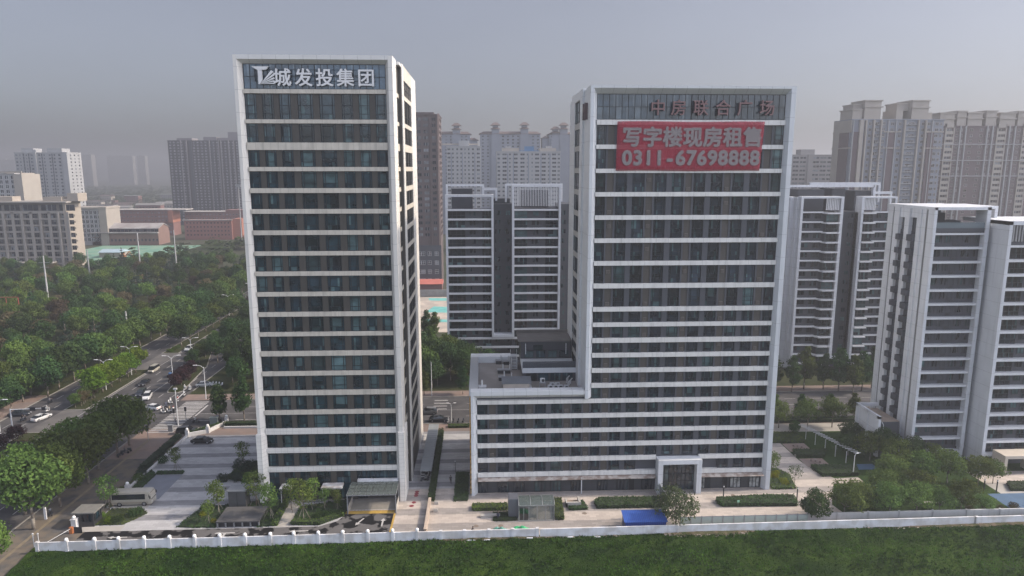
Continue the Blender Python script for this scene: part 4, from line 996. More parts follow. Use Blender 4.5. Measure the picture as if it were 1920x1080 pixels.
extra(t, 'roof_house', M_tw, (-324, -308, 764, 780, 90, 92.6), (-296, -282, 764, 780, 90, 93.8), (-281, -252, 764, 780, 90, 93), (-270, -259, 764, 775, 93, 99))
extra(t, 'recess', M_dkf, (-309.8, -307, 759.6, 760.5, 0, 90), (-287.2, -284.6, 759.6, 760.5, 0, 90))
MR = far_mats(pm('dorm_frame', (.36, .28, .26), .7, .1, .3))
t = block('dormitory', 'long red brick dormitory with rows of white windows behind the park', 'dormitory', -338, -280.5, 640, 655, 22.6, M_red, [(-336 + 3.1 * k, 1.7) for k in range(18)], 3.5, 1, win=MR)
extra(t, 'flat_roof', pm('pale_flat_roof', (.40, .37, .34), .8, .1, .2), (-339, -268, 639, 656, 23.2, 23.8)); extra(t, 'end_wall', pm('dorm_orange', (.34, .14, .095), .7, .08, .3), (-284, -280.2, 638.6, 655, 12, 23))
t = block('dormitory', 'red brick dormitory in two heights behind the small red hall', 'dormitory', -279, -222, 662, 676, 19.4, M_red, [(-277 + 3.1 * k, 1.7) for k in range(18)], 3.5, 1, win=MR)
extra(t, 'pale_roof', MATS['pale_flat_roof'], (-280, -241, 661, 677, 20, 20.5)); extra(t, 'attic', M_red, (-241, -222, 662, 676, 19.4, 22))
t = block('school_hall', 'lower bright red hall with small dark windows at the edge of the park', 'hall', -254, -214, 600, 614, 16.2, pm('hall_red', (.25, .115, .095), .75, .08, .3), [(-251.5 + 2.9 * k, 1.3) for k in range(13)], 3.4, 1, win=far_mats(M_red))
extra(t, 'eaves', MATS['pale_flat_roof'], (-255, -213, 599, 600, 16.6, 17.4)); extra(t, 'end_wing', MATS['dorm_orange'], (-214, -206, 602, 618, 0, 17.6))
t = thing('workshop', 'old brick workshop with a long grey gabled roof behind the green netted yard', 'workshop', (-283, 560, 0))
MB().box(-310, -258, 560, 580, 0, 10.2).build('wall', [pm('workshop_brick', (.19, .12, .10), .8, .12, .3)], t)
b = MB().prismx([(561, 10.2), (561, 13), (570, 16), (579, 13), (579, 10.2)], -309, -258); b.build('gable', [MATS['workshop_brick']], t)
MB().prismx([(560.4, 12.9), (570, 16.4), (579.6, 12.9), (579.6, 13.3), (570, 16.9), (560.4, 13.3)], -309.6, -257.4).build('roof', [pm('workshop_roof', (.23, .21, .20), .8, .25, .15, two=(.34, .32, .31), twoscale=.1)], t)
MB().box(-310.5, -257.6, 558, 561, 9.6, 10.3).build('lean_to_roof', [MATS['workshop_roof']], t)
W = Wins(t, far_mats(M_dkf), 60)
for k in range(17): W.add(-308 + 2.95 * k, 560.8, 10.5, 2.6, 2.0, (.5,), (), 0, 4, .15); W.add(-307 + 2.95 * k, 559.9, 3, 1.4, 2, (.5,), (), 0, 4, .15)
W.flush()
t = thing('site_cabin', 'small cabin with a pale blue roof at the edge of the park', 'cabin', (-255, 480, 0))
MB().box(-262, -248, 480, 492, 0, 3.6).build('wall', [M_crm], t)
MB().prismx([(479.4, 3.6), (486, 5.2), (492.6, 3.6), (492.6, 3.4), (479.4, 3.4)], -262.6, -247.4).build('roof', [pm('pale_blue_roof', (.36, .46, .52), .5, .08, .4)], t)
t = thing('site_digger', 'orange digger standing beside the cabin at the edge of the park', 'digger', (-241, 470, 0))
M_or = pm('digger_orange', (.48, .17, .05), .6, .15, .8)
MB().box(-242.6, -239.4, 468.8, 471.2, 1.0, 2.6).box(-241.9, -240.3, 469, 470.6, 2.6, 4.0).build('body', [M_or], t)
MB().tube((-239.6, 470, 2.2), (-236.6, 470, 5.4), .35, .28).tube((-236.6, 470, 5.4), (-234.8, 470, 2.2), .26, .2).box(-235.4, -234.2, 469.5, 470.5, 1.2, 2.2).build('arm', [M_or], t)
MB().box(-243, -239, 468.4, 469.2, 0, 1).box(-243, -239, 470.8, 471.6, 0, 1).build('track', [M_dkf], t)
# very far, nearly lost in haze
for lab, x0, x1, y, z in (('hazy far tower left of the dark triple tower, the nearer of the faint pair', -1371, -1304, 2400, 107), ('hazy far tower slab, the fainter wider one left of the dark triple tower', -1420, -1325, 2720, 110), ('faint tower slice beside the wide hazy slab', -1322, -1293, 2750, 110), ('faint hazy tower at the far left edge', -1700, -1650, 2550, 92), ('faint hazy tower low on the left horizon', -1080, -1020, 2800, 66)):
    t = block('residential_tower', lab, 'apartment tower', x0, x1, y, y + 25, z, M_gry, [(x0 + 4 + 6 * k, 3) for k in range(int((x1 - x0 - 4) / 6))], 6.0, 3, wh=3)
    extra(t, 'roof_house', M_gry, (x0 + 8, x0 + 16, y + 4, y + 14, z, z + 4))
random.seed(21)
for k in range(46):
    yy = random.uniform(700, 1350); f_ = random.uniform(-.72, -.36) if k < 36 else random.uniform(-.1, .1)
    xx = yy * f_
    if -345 < xx < -225 and yy < 800: continue
    w_, d_, h_ = random.uniform(14, 40), random.uniform(10, 16), random.uniform(5, 14)
    t = thing('low_building', 'low pale building among trees in the hazy distance on the left', 'building', (xx, yy, 0), 0, 'low buildings in the hazy distance')
    m_ = random.choice((M_wht, M_crm, M_red, M_gry, M_crm))
    MB().box(xx, xx + w_, yy, yy + d_, 0, h_).build('wall', [m_], t)
    MB().prismx([(yy - .8, h_), (yy + d_ / 2, h_ + random.choice((.5, 2.5))), (yy + d_ + .8, h_)], xx - .8, xx + w_ + .8).build('roof', [random.choice((M_gry, M_tile, M_wht))], t)
    b = MB()
    for q in range(int(w_ / 4)):
        for z in range(2, int(h_ - 1), 4): b.box(xx + 1.5 + 4 * q, xx + 3.2 + 4 * q, yy - .1, yy + .02, z, z + 1.5)
    if b.v: tag(b.build('windows', [M_fwin], t), kind='stuff')
# ================================================================ TREES, SHRUBS, HEDGES
M_bark = pm('bark', (.11, .085, .065), .95, .25, 1.2, two=(.2, .18, .15), twoscale=.9)
L_dark = leafm('leaf_dark', (0.024, 0.048, 0.019), (0.064, 0.108, 0.034))
L_mid = leafm('leaf_mid', (0.044, 0.071, 0.019), (0.115, 0.159, 0.040))
L_light = leafm('leaf_light', (0.059, 0.098, 0.024), (0.159, 0.230, 0.051))
L_feather = leafm('leaf_feather', (0.055, 0.091, 0.024), (0.144, 0.206, 0.056), .35)
L_lime = leafm('leaf_lime', (.06, .11, .012), (.15, .25, .03))
L_plum = leafm('leaf_plum', (.022, .012, .014), (.06, .028, .03), .12)
L_blue = leafm('leaf_blue', (0.032, 0.051, 0.037), (0.069, 0.100, 0.065))
L_brown = leafm('leaf_brown', (0.061, 0.055, 0.030), (0.138, 0.106, 0.062))
L_olive = leafm('leaf_olive', (0.049, 0.067, 0.032), (0.125, 0.150, 0.075))
L_gold = leafm('leaf_gold', (.14, .16, .015), (.32, .33, .04))
def hnoise(x, y, z, s):
    return math.sin(x * 1.7 + s) * math.sin(y * 1.9 + s * 1.7) * math.sin(z * 2.3 + s * .6)
def crown_mesh(mat, lobes, n, leaf, seed, droop=.2, gap=.25, name='crown'):
    """leaf-sized faces spread through a set of lobes; each lobe has its own tone"""
    rnd = random.Random(seed); vs = []; fs = []; val = []
    tot = sum(l[3] * l[4] for l in lobes)
    for (cx, cy_, cz, rx, rz) in lobes:
        tone = rnd.uniform(.15, .75)
        for _ in range(int(n * rx * rz / tot)):
            u = rnd.uniform(-1, 1); a = rnd.random() * 6.283; rr = math.sqrt(1 - u * u)
            d = Vector((rr * math.cos(a), rr * math.sin(a), u))
            s = (.55 + .5 * rnd.random() ** .6) * (1 + .18 * math.sin(5 * a + seed) * rr)
            p = Vector((cx + d.x * rx * s, cy_ + d.y * rx * s, cz + d.z * rz * s))
            if hnoise(p.x, p.y, p.z, seed) > gap + rnd.random() * .4: continue
            nrm = (d + Vector((rnd.gauss(0, .6), rnd.gauss(0, .6), rnd.gauss(.25, .5)))).normalized()
            t = nrm.orthogonal().normalized(); t.rotate(Matrix.Rotation(rnd.random() * 6.28, 3, nrm)); b = nrm.cross(t)
            L_ = leaf * rnd.uniform(.6, 1.35); W_ = L_ * rnd.uniform(.45, .75)
            k = len(vs)
            vs += [p - t * L_ * .5, p + b * W_ * .5 + nrm * .05, p + t * L_ * .5 - Vector((0, 0, droop * L_)), p - b * W_ * .5]
            fs.append((k, k + 1, k + 2, k + 3)); val.append(min(1, max(0, tone + rnd.uniform(-.25, .3))))
    me = bpy.data.meshes.new(name); me.from_pydata([tuple(v) for v in vs], [], fs); me.materials.append(mat); set_leaf(me, val); me.update()
    return me
def trunk_mesh(h, r, lobes, seed, lean=0):
    rnd = random.Random(seed); mb = MB()
    p = Vector((0, 0, -.1)); n = 4; top = Vector((lean, 0, h)); prev = p
    for k in range(1, n + 1):
        q = p.lerp(top, k / n) + Vector((rnd.uniform(-.06, .06), rnd.uniform(-.06, .06), 0)) * (h / 4)
        mb.tube(prev, q, r * (1 - .7 * (k - 1) / n), r * (1 - .7 * k / n), 7); prev = q
    for (cx, cy_, cz, rx, rz) in lobes:
        s = p.lerp(top, rnd.uniform(.45, .8)); e = Vector((cx, cy_, cz))
        m_ = s.lerp(e, .5) + Vector((0, 0, -.1 * rx))
        mb.tube(s, m_, r * .4, r * .25, 5); mb.tube(m_, e, r * .25, r * .08, 5)
    return mb.mesh('trunk', [M_bark], True)
def lobes_round(h, r, base, n, seed, zsq=.8):
    rnd = random.Random(seed); out = [(0, 0, base + (h - base) * .52, r * .72, (h - base) * .46)]
    for k in range(n):
        a = 6.283 * k / n + rnd.uniform(-.4, .4); f = rnd.uniform(.4, .68); z = base + (h - base) * rnd.uniform(.25, .8)
        q = r * rnd.uniform(.32, .5)
        out.append((math.cos(a) * r * f, math.sin(a) * r * f, z, q, q * zsq * rnd.uniform(.8, 1.2)))
    out.append((rnd.uniform(-.2, .2) * r, rnd.uniform(-.2, .2) * r, h - r * .35, r * .45, r * .4))
    return out
def lobes_cone(h, r, base, n, seed):
    rnd = random.Random(seed); out = []
    for k in range(n):
        f = k / (n - 1); z = base + (h - base) * f * .95; q = r * (1 - f) ** .8 + .25
        m_ = 3 if f < .75 else 1
        for j in range(m_):
            a = rnd.random() * 6.28; o_ = q * .5 if m_ > 1 else 0
            out.append((math.cos(a + j * 2.1) * o_, math.sin(a + j * 2.1) * o_, z, q * .62, (h - base) / n * .42))
    return out
def lobes_ovoid(h, r, base, n, seed):
    rnd = random.Random(seed); out = []
    for k in range(n):
        f = (k + .5) / n; z = base + (h - base) * f; q = r * (math.sin(math.pi * (.12 + .82 * f)) ** .7) * (1.05 - .45 * f)
        for j in range(3):
            a = rnd.random() * 6.28
            out.append((math.cos(a) * q * .4, math.sin(a) * q * .4, z, q * .68, (h - base) / n * .75))
    return out
SPEC = {}
def species(key, name, mat, lob, n, leaf, trunk, seed, gap=.25, droop=.2):
    """a prototype tree (trunk + crown) kept as the first placed instance's data"""
    SPEC[key] = (name, trunk_mesh(trunk[0], trunk[1], lob if len(lob) < 14 else lob[::4], seed), crown_mesh(mat, lob, n, leaf, seed, droop, gap))
for s in (0, 1, 2):
    species('park%d' % s, 'broadleaf_tree', (L_dark, L_mid, L_dark)[s], lobes_round(10, 4.2, 2.6, 8, 40 + s), 2600, .62, (6, .2), 40 + s)
    species('plane%d' % s, 'plane_tree', (L_mid, L_light, L_mid)[s], lobes_round(10.5, 4.4, 2.6, 9, 50 + s), 5200, .50, (6.5, .24), 50 + s, .3)
    species('pear%d' % s, 'street_tree', (L_dark, L_mid, L_dark)[s], lobes_ovoid(8, 2.3, 2.2, 6, 60 + s), 2400, .42, (5, .13), 60 + s)
    species('robinia%d' % s, 'feathery_tree', (L_feather, L_feather, L_mid)[s], lobes_round(6.8, 3.6, 1.8, 11, 70 + s, .55), 3400, .36, (4, .13), 70 + s, .02)
for s in (0, 1):
    species('cedar%d' % s, 'cedar_tree', (L_blue, L_dark)[s], lobes_cone(12, 3.6, 1.5, 8, 80 + s), 2800, .60, (11, .2), 80 + s, .3, .35)
    species('plum%d' % s, 'plum_tree', L_plum, lobes_round(4.6, 2.3, 1.0, 6, 90 + s), 1700, .38, (2.6, .09), 90 + s)
    species('lime%d' % s, 'lime_tree', L_lime, lobes_round(7.0, 3.2, 2.0, 8, 100 + s), 3000, .46, (4.2, .15), 100 + s, .35)
    species('sapling%d' % s, 'young_tree', (L_feather, L_light)[s], lobes_round(5.8, 1.7, 1.7, 9, 110 + s, .9), 980, .30, (4.4, .06), 110 + s, .05)
species('brown0', 'broadleaf_tree', L_brown, lobes_round(9, 4.0, 2.6, 8, 120), 2400, .6, (6, .2), 120)
species('yel0', 'broadleaf_tree', L_light, lobes_round(9, 3.8, 2.6, 7, 122), 2400, .6, (6, .2), 122)
species('dusty0', 'dusty_tree', L_olive, lobes_round(6.6, 3.7, 1.3, 10, 123), 3600, .34, (4.2, .16), 123, .05)
species('dark0', 'broadleaf_tree', L_dark, lobes_round(5.6, 2.7, 1.0, 9, 124), 4200, .32, (3.4, .15), 124, .3)
species('wispy0', 'wispy_shrub', L_olive, lobes_round(3.6, 1.5, .5, 8, 125, 1.0), 420, .22, (2.6, .05), 125, -.02)
def tree(key, x, y, label, cat='tree', group=None, s=1.0, rz=None, z=0.05):
    name, tm, cm = SPEC[key]
    o = thing(name, label, cat, (0, 0, 0), 0, group)
    o.location = (x, y, z); o.rotation_euler = (0, 0, random.random() * 6.28 if rz is None else rz); o.scale = (s * random.uniform(.94, 1.06), s * random.uniform(.94, 1.06), s)
    for n_, me in (('trunk', tm), ('crown', cm)):
        c = bpy.data.objects.new(n_, me); COL.objects.link(c); c.parent = o
    return o
random.seed(5)
# the park left of the road: a dense wood of single trees
PK = []
def try_tree(x, y, dmin):
    if any((x - a) ** 2 + (y - b) ** 2 < dmin * dmin for a, b in PK): return False
    PK.append((x, y)); return True
cnt = 0; tries = 0
while cnt < 268 and tries < 20000:
    tries += 1
    y = 118 + 315 * random.random() ** .72; lo = -.80 * y - 8
    x = random.uniform(max(lo, -330), -124)
    if lo > -124: continue
    if y > 415 and x < -245: continue
    if -262 < x < -236 and 462 < y < 495: continue
    if not try_tree(x, y, 6.2): continue
    r = random.random()
    if r < .60: k, l, g = random.choice(('park0', 'park1', 'park2')), 'green broadleaf tree standing in the dense park left of the road', 'broadleaf trees of the park'
    elif r < .80: k, l, g = random.choice(('cedar0', 'cedar1')), 'layered dark cedar rising in the dense park left of the road', 'cedars of the park'
    elif r < .91: k, l, g = 'yel0', 'pale yellow green tree standing in the dense park left of the road', 'pale green trees of the park'
    else: k, l, g = 'brown0', 'brownish leaved tree standing in the dense park left of the road', 'brownish trees of the park'
    tree(k, x, y, l, 'tree', g, random.uniform(.72, 1.12)); cnt += 1
for k in range(20):
    x, y = random.uniform(-235, -110), random.uniform(425, 460)
    tree(random.choice(('park0', 'park2')), x, y, 'dark green tree in the far row at the back of the park', 'tree', 'far row of park trees', random.uniform(.5, .7))
# frontage road rows
for k in range(24):
    tree(random.choice(('park0', 'park1', 'park2')), -116.6 + random.uniform(-.6, .8), 181 + 6.6 * k, 'green tree in the row between the frontage pavement and the park', 'tree', 'row along the frontage pavement', random.uniform(.95, 1.25))
for k in range(7): tree('brown0' if k % 3 else 'park1', -103 + random.uniform(-.5, .5), 171.5 + 1.3 * k, 'low dull green tree below the bright green ones between the roads', 'tree', 'dull trees between the roads', random.uniform(.34, .5))
for k in range(4): tree('plum%d' % (k % 2), -121.5 + random.uniform(-1, 1), 184 + 5 * k, 'purple plum tree at the edge of the park by the frontage road', 'tree', 'plum trees at the park edge', 1.2)
for y in (137, 146, 156, 163, 170, 177, 150, 182): tree(random.choice(('park1', 'park2')), -119.5 + random.uniform(-1.5, 1.5), y, 'green tree overhanging the frontage road at the left edge', 'tree', 'trees over the frontage road at the left edge', random.uniform(.8, .95))
for k, y in enumerate((179.5, 184, 188.5, 193, 197.5, 202)):
    tree('lime%d' % (k % 2), -103.2, y, 'bright yellow green tree in the strip between the two roads', 'tree', 'bright green trees between the roads', random.uniform(1.0, 1.2))
for k in range(9): tree('park%d' % (k % 3), -102.8, 233 + 7 * k, 'dark green tree in the row between the two roads beyond the opening', 'tree', 'dark row between the roads', random.uniform(.85, 1.05))
for k in range(11): tree('plum%d' % (k % 2), -102.9 + random.uniform(-.5, .5), 298 + 5 * k, 'dark purple plum tree in the far strip between the two roads', 'tree', 'far purple plum trees', 1.0)
for k in range(7): tree('plum%d' % (k % 2), -103 + random.uniform(-.8, .8), 118 + 5 * k, 'dark purple plum tree in the near strip left of the main road', 'tree', 'near purple plum trees', random.uniform(.8, 1.05))
for k, (x, y) in enumerate(((-84.3, 185.5), (-84.6, 189.5), (-85.2, 194), (-85.8, 198.5))): tree('plum%d' % (k % 2), x, y, 'dark purple plum tree on the nose of the right median', 'tree', 'plum trees on the right median', 1.0)
for k in range(5): tree('park%d' % (k % 3), -88 - .5 * k, 206 + 6 * k, 'dark green tree on the right median behind the plum trees', 'tree', 'green trees on the right median', .62)
# north side of the junction
GV = []
for k in range(1500):
    y = 183 + 147 * random.random() ** 1.4; x = random.uniform(-90 if y > 232 else (-84 if y > 206 else -74), -44)
    if len(GV) > 115 or (y < 189.5 and x < -70) or any((x - a) ** 2 + (y - b) ** 2 < 20 for a, b in GV): continue
    GV.append((x, y))
    tree(random.choice(('park0', 'park2', 'pear0', 'pear2')), x, y, 'dark green tree in the grove across the junction beside the left tower', 'tree', 'grove across the junction', random.uniform(.8, 1.1))
tree('yel0', -70, 262, 'yellow green tree deep in the grove across the junction', 'tree', None, .7)
tree('pear0', -63.3, 160.4, 'upright street tree on the side street, left of a pair beside the left tower', 'tree', None, 1.15); tree('pear2', -57.6, 160.8, 'upright street tree on the side street, right of a pair beside the left tower', 'tree', None, 1.32)
# big street trees along the left pavement
for k, (x, y, s, q) in enumerate(((-75.8, 110.6, 1.28, 0), (-76, 118.4, 1.12, 1), (-76.2, 127.8, 1.05, 0), (-77.6, 134, 1.12, 0), (-77.2, 140.5, 1.2, 2), (-77.8, 146.5, 1.1, 2), (-80.6, 116, 1.2, 1), (-80.8, 124.5, 1.15, 2), (-80.4, 132, 1.12, 0))):
    tree('plane%d' % q, x, y, 'large leafy street tree on the left pavement, ' + ('nearest to the wall', 'second from the wall, yellowish', 'third from the wall', 'fourth from the wall', 'dark, fifth from the wall', 'farthest, at the junction', 'kerbside, nearest', 'kerbside, middle one', 'kerbside, farthest')[k], 'tree', None, s)
tree('plane1', -74.8, 98, 'leafy tree cut by the bottom left corner of the photo', 'tree', None, .84)
# trees in the gap between the towers
for k, (x, y, key, s) in enumerate(((-12.5, 186, 'pear1', .8), (-9, 190, 'park0', .9), (-15, 193, 'park2', 1.0), (-5, 188, 'park2', .8), (-19, 200, 'park0', 1.0), (-1.5, 186, 'park1', .72), (-10, 200, 'park1', .9), (-22, 188, 'park2', .9), (-26, 196, 'park0', 1.0), (-14, 184, 'park0', .7), (-3, 194, 'park2', .8), (2, 192, 'park0', .7), (-17, 187, 'park1', .9), (-20, 194, 'park2', 1.0), (-6, 197, 'park0', .8), (-24, 192, 'park0', 1.0), (-12, 195, 'pear0', 1.1), (-16, 205, 'pear1', 1.25), (-21, 206, 'pear2', 1.2))):
    tree(key, x, y, 'leafy tree behind the side street in the gap between the two towers', 'tree', 'trees in the gap between the towers', s * 1.25)
for k in range(5): tree('pear%d' % (k % 3), -30 + 3.4 * k, 236 + 4 * (k % 2), 'tall dark tree in front of the building site netting', 'tree', 'trees before the building site', 1.3)
tree('pear1', -15.6, 178, 'small street tree left in the gap between the towers', 'tree', None, .85); tree('pear0', -5.2, 177.8, 'small street tree right in the gap between the towers', 'tree', None, .98)
# behind and right of the right tower
for k, (x, y, s) in enumerate(((84.5, 176, 1.05), (88.8, 178, 1.25), (94, 177.5, 1.05), (97.5, 176, 1.25), (100.5, 174, 1.1), (104, 176, 1.15), (80, 178, 1.1), (75, 177, 1.0), (108, 178, 1.2), (78, 172.5 + 6, .9), (112, 177, 1.1))):
    tree('pear%d' % (k % 3), x, y, 'upright green street tree in front of the stepped apartment block', 'tree', 'street trees before the stepped block', s * 1.2)
for k, (x, y, s) in enumerate(((69.5, 150, .95), (76.2, 149.6, 1.05), (82.2, 149.8, 1.1))): tree('robinia%d' % (k % 3), x, y, 'young spreading tree on the pale walk right of the right tower, %s' % ('left of three', 'middle of three', 'right of three')[k], 'tree', None, s)
for k, x in enumerate((64, 70.5, 77, 84, 90)): tree('pear%d' % (k % 3), x, 154.6, 'upright street tree on the near side of the street behind the right tower', 'tree', 'near row on the street behind the right tower', .82)
tree('dark0', 71.6, 146.5, 'small dark round tree on the lawn behind the right tower', 'tree', None, .55)
for k, (x, y, key, s) in enumerate(((80.5, 139.5, 'park2', .58), (84, 131.6, 'park0', .7), (80.5, 131, 'robinia1', .95), (88, 129, 'park2', .62), (86.5, 126.5, 'park0', .6), (77.5, 134, 'dark0', .9), (83.2, 126.6, 'robinia1', 1.0), (91, 126.5, 'robinia1', .8))):
    tree(key, x, y, 'dense green tree against the flank of the nearest apartment block', 'tree', 'trees by the nearest apartment block', s)
RT = ((63, 108.4, 'robinia1', .98), (66.2, 110, 'robinia0', .88), (71.2, 108.6, 'robinia1', .9), (76, 108.4, 'robinia0', .92), (84.1, 108.6, 'robinia2', .92), (88.5, 108.6, 'robinia1', .5), (94.6, 118.6, 'robinia0', .92), (89.8, 120.4, 'robinia1', 1.0), (84.5, 120, 'robinia2', .95), (77.4, 118.6, 'robinia0', 1.0), (73, 114, 'robinia1', .9), (79.5, 113.5, 'robinia2', .9), (69, 112.5, 'dark0', .8), (82, 116.5, 'dark0', .8), (80.5, 109, 'robinia1', .75), (98.5, 119.8, 'robinia2', .7))
for k, (x, y, key, s) in enumerate(RT):
    tree(key, x, y, 'feathery pale green tree in the cluster behind the white wall on the right', 'tree', 'feathery trees behind the wall', s)
tree('dark0', 57.3, 107.6, 'round dark green tree behind the wall just right of the tower corner', 'tree', None, 1.0)
tree('dusty0', 32.6, 106.3, 'dusty grey green tree beside the blue shed, in front of the tower entrance', 'tree', None, 1.12)
tree('sapling0', 56.9, 124.5, 'thin wispy tree at the right foot of the right tower, taller one', 'tree', None, .95); tree('wispy0', 60.2, 121.5, 'low wispy grey shrub at the right foot of the right tower', 'shrub', None, 1.15)
# planting in front of the left tower (saplings on stakes)
SAP = ((-46.7, 114.7, .95, 0, 'left of the grey cabinet'), (-47.1, 111.4, .62, 1, 'small, left of the grey vent slab'), (-40.8, 116.9, 1.0, 0, 'against the tower corner'), (-36.8, 111.9, 1.05, 0, 'right of the grey vent slab'), (-31.0, 111.6, 1.1, 1, 'just right of the garden path'), (-30.6, 115.5, .9, 1, 'behind another, right of the garden path'), (-28.3, 115.3, .62, 0, 'low and thin in the right bed'), (-25.9, 115, .6, 0, 'bare, beside the ramp'), (-48.8, 134.2, .8, 0, 'in the shaded bed left of the tower'), (-61.9, 133.2, .72, 0, 'on the left edge of the striped plaza'), (-66.6, 116.8, .98, 0, 'pale trunked beside the parked bus'), (-34.2, 115.4, .9, 1, 'close to the tower front'), (-43.5, 121, .7, 1, 'behind the grey cabinet'))
for x, y, s, v, l in SAP:
    o = tree('sapling%d' % v, x, y, 'young staked tree ' + l, 'tree', None, s * 1.15)
    sb = MB()
    for a in (0, 2.1, 4.2): sb.tube((1.1 * math.cos(a), 1.1 * math.sin(a), 0), (.08 * math.cos(a), .08 * math.sin(a), 2.0), .035, None, 5)
    sb.build('stake', [M_bark], o, world=False)
# shrubs
SH = {}
def shrub(x, y, r, label, mat, group=None, h=None):
    k = (mat.name,)
    if k not in SH: SH[k] = crown_mesh(mat, [(0, 0, .55, 1, .75), (.3, .2, .6, .7, .6), (-.3, -.1, .5, .7, .6)], 620, .2, 31, .1, .4, 'shrub')
    o = bpy.data.objects.new('shrub', SH[k]); COL.objects.link(o); o.location = (x, y, .05); o.scale = (r, r, (h or r)); o.rotation_euler = (0, 0, random.random() * 6)
    return tag(o, label, 'shrub', group)
shrub(-49, 113.8, .75, 'round yellow shrub at the edge of the striped plaza, by the grey cabinet', L_gold); shrub(-46.2, 111.3, .65, 'round yellow shrub by the grey vent slab', L_gold)
shrub(-28.6, 112, 1.0, 'clipped round green shrub in the right bed, left of three', L_dark); shrub(-27, 112.4, 1.05, 'clipped round green shrub in the right bed, middle of three', L_dark); shrub(-25.2, 112.8, .8, 'clipped round green shrub beside the ramp', L_dark)
shrub(-64.3, 112.3, .9, 'round yellow green shrub beside the guard booth', L_lime); shrub(-63, 112.4, 1.0, 'round dark green shrub right of the yellow one by the guard booth', L_dark); shrub(-60.9, 114.6, 1.2, 'dome of green shrub in front of the parked bus', L_dark); shrub(-66.4, 114.3, .7, 'small lime shrub behind the guard booth', L_lime)
for k in range(12): shrub(-48.5 + random.uniform(-2.2, 2.2), 132.5 + random.uniform(-6, 2.5), random.uniform(.7, 1.3), 'dark bush in the shaded bed left of the left tower', L_blue, 'bushes in the shaded bed')
for k in range(14): shrub(-67.3 + random.uniform(-1, 1.2), 118 + 2.1 * k, random.uniform(.6, 1.25), 'bush in the strip along the left edge of the plaza', random.choice((L_dark, L_blue, L_mid)), 'bushes along the plaza edge')
for k in range(9): shrub(57 + random.uniform(-1.2, 1.2), 122.5 + random.uniform(-2, 3), random.uniform(.5, .85), 'golden shrub at the right foot of the right tower', L_gold, 'golden shrubs at the tower foot', .9)
for k in range(16): shrub(random.uniform(64, 92), random.uniform(106.2, 118), random.uniform(.6, 1.2), 'low green bush under the feathery trees behind the wall', random.choice((L_dark, L_mid)), 'bushes under the feathery trees')
for k in range(10): shrub(random.uniform(85, 98), random.uniform(106, 110.5), random.uniform(.5, 1.0), 'brownish bush beside the blue play court', L_brown, 'brownish bushes by the court')
for k in range(7): shrub(-104 + random.uniform(-.6, .9), 226 + .9 * k, .8, 'low green bush on the nose between the two roads', L_mid, 'bushes on the road nose')
for k in range(8): shrub(-84 + random.uniform(-1, 1), 183.4 + random.uniform(0, 1.5), .5, 'low bush at the foot of the plum trees', L_mid, 'bushes under the plum trees')
shrub(64.6, 104.9, .9, 'spiky green weed growing over the white wall on the right', L_mid)
# hedges: leaf-covered boxes
def hedge(pts, h, label, mat, n=None, name='hedge', z=.05):
    t = thing(name, label, 'hedge', (pts[0][0], pts[0][1], 0))
    area = abs(sum(a[0] * b[1] - b[0] * a[1] for a, b in zip(pts, pts[1:] + pts[:1]))) / 2
    cx, cy_ = sum(p[0] for p in pts) / len(pts), sum(p[1] for p in pts) / len(pts)
    core = MB().prism([(cx + (x - cx) * .97, cy_ + (y - cy_) * .97) for x, y in (pts if sum(a[0] * b[1] - b[0] * a[1] for a, b in zip(pts, pts[1:] + pts[:1])) > 0 else pts[::-1])], z - .05, z + h * .86)
    core.build('clipped_body', [HB], t)
    xs = [p[0] for p in pts]; ys = [p[1] for p in pts]; mb = MB(); val = []
    per = sum(math.dist(a, b) for a, b in zip(pts, pts[1:] + pts[:1]))
    def inside(x, y):
        c = False
        for (x1, y1), (x2, y2) in zip(pts, pts[1:] + pts[:1]):
            if (y1 > y) != (y2 > y) and x < (x2 - x1) * (y - y1) / (y2 - y1) + x1: c = not c
        return c
    def leaf(x, y, zz):
        nrm = Vector((random.gauss(0, .6), random.gauss(0, .6), 1)).normalized(); tt = nrm.orthogonal(); tt.rotate(Matrix.Rotation(random.random() * 6.28, 3, nrm)); tt.normalize(); b = nrm.cross(tt); s = random.uniform(.10, .2)
        p = Vector((x, y, zz)); mb.add([p - tt * s, p + b * s * .6, p + tt * s, p - b * s * .6], [(0, 1, 2, 3)]); val.append(min(1, max(0, .45 + .35 * math.sin(x * 1.3) * math.sin(y * 1.7) + random.uniform(-.3, .3))))
    k = 0; want = min(5000, int(area * 26)); tr = 0
    while k < want and tr < want * 6:
        tr += 1; x, y = random.uniform(min(xs), max(xs)), random.uniform(min(ys), max(ys))
        if inside(x, y): leaf(x, y, z + h * random.uniform(.82, 1.05)); k += 1
    for a, b in zip(pts, pts[1:] + pts[:1]):
        for q in range(int(math.dist(a, b) * h * 26)):
            f = random.random(); leaf(a[0] + (b[0] - a[0]) * f + random.uniform(-.08, .08), a[1] + (b[1] - a[1]) * f + random.uniform(-.08, .08), z + h * random.random())
    o = mb.build('foliage', [mat], t); set_leaf(o.data, val)
    return t
HB = pm('hedge_body', (.02, .032, .012), .95, .3, 2)
def rect(x0, x1, y0, y1): return [(x0, y0), (x1, y0), (x1, y1), (x0, y1)]
hedge(rect(-9.95, -8.95, 117.2, 150.2), 1.3, 'long tall hedge along the bicycle shelter between the towers', L_dark)
hedge(rect(-5.3, -2.75, 117.2, 129.2), .35, 'low planted bed at the left foot of the podium', L_dark)
hedge(rect(-1.9, 4.4, 113.4, 115.3), .7, 'bright low hedge left of the glass pavilion', L_light); hedge(rect(1.8, 5.8, 109.7, 112.6), .35, 'dark ground cover beside the glass pavilion', L_dark)
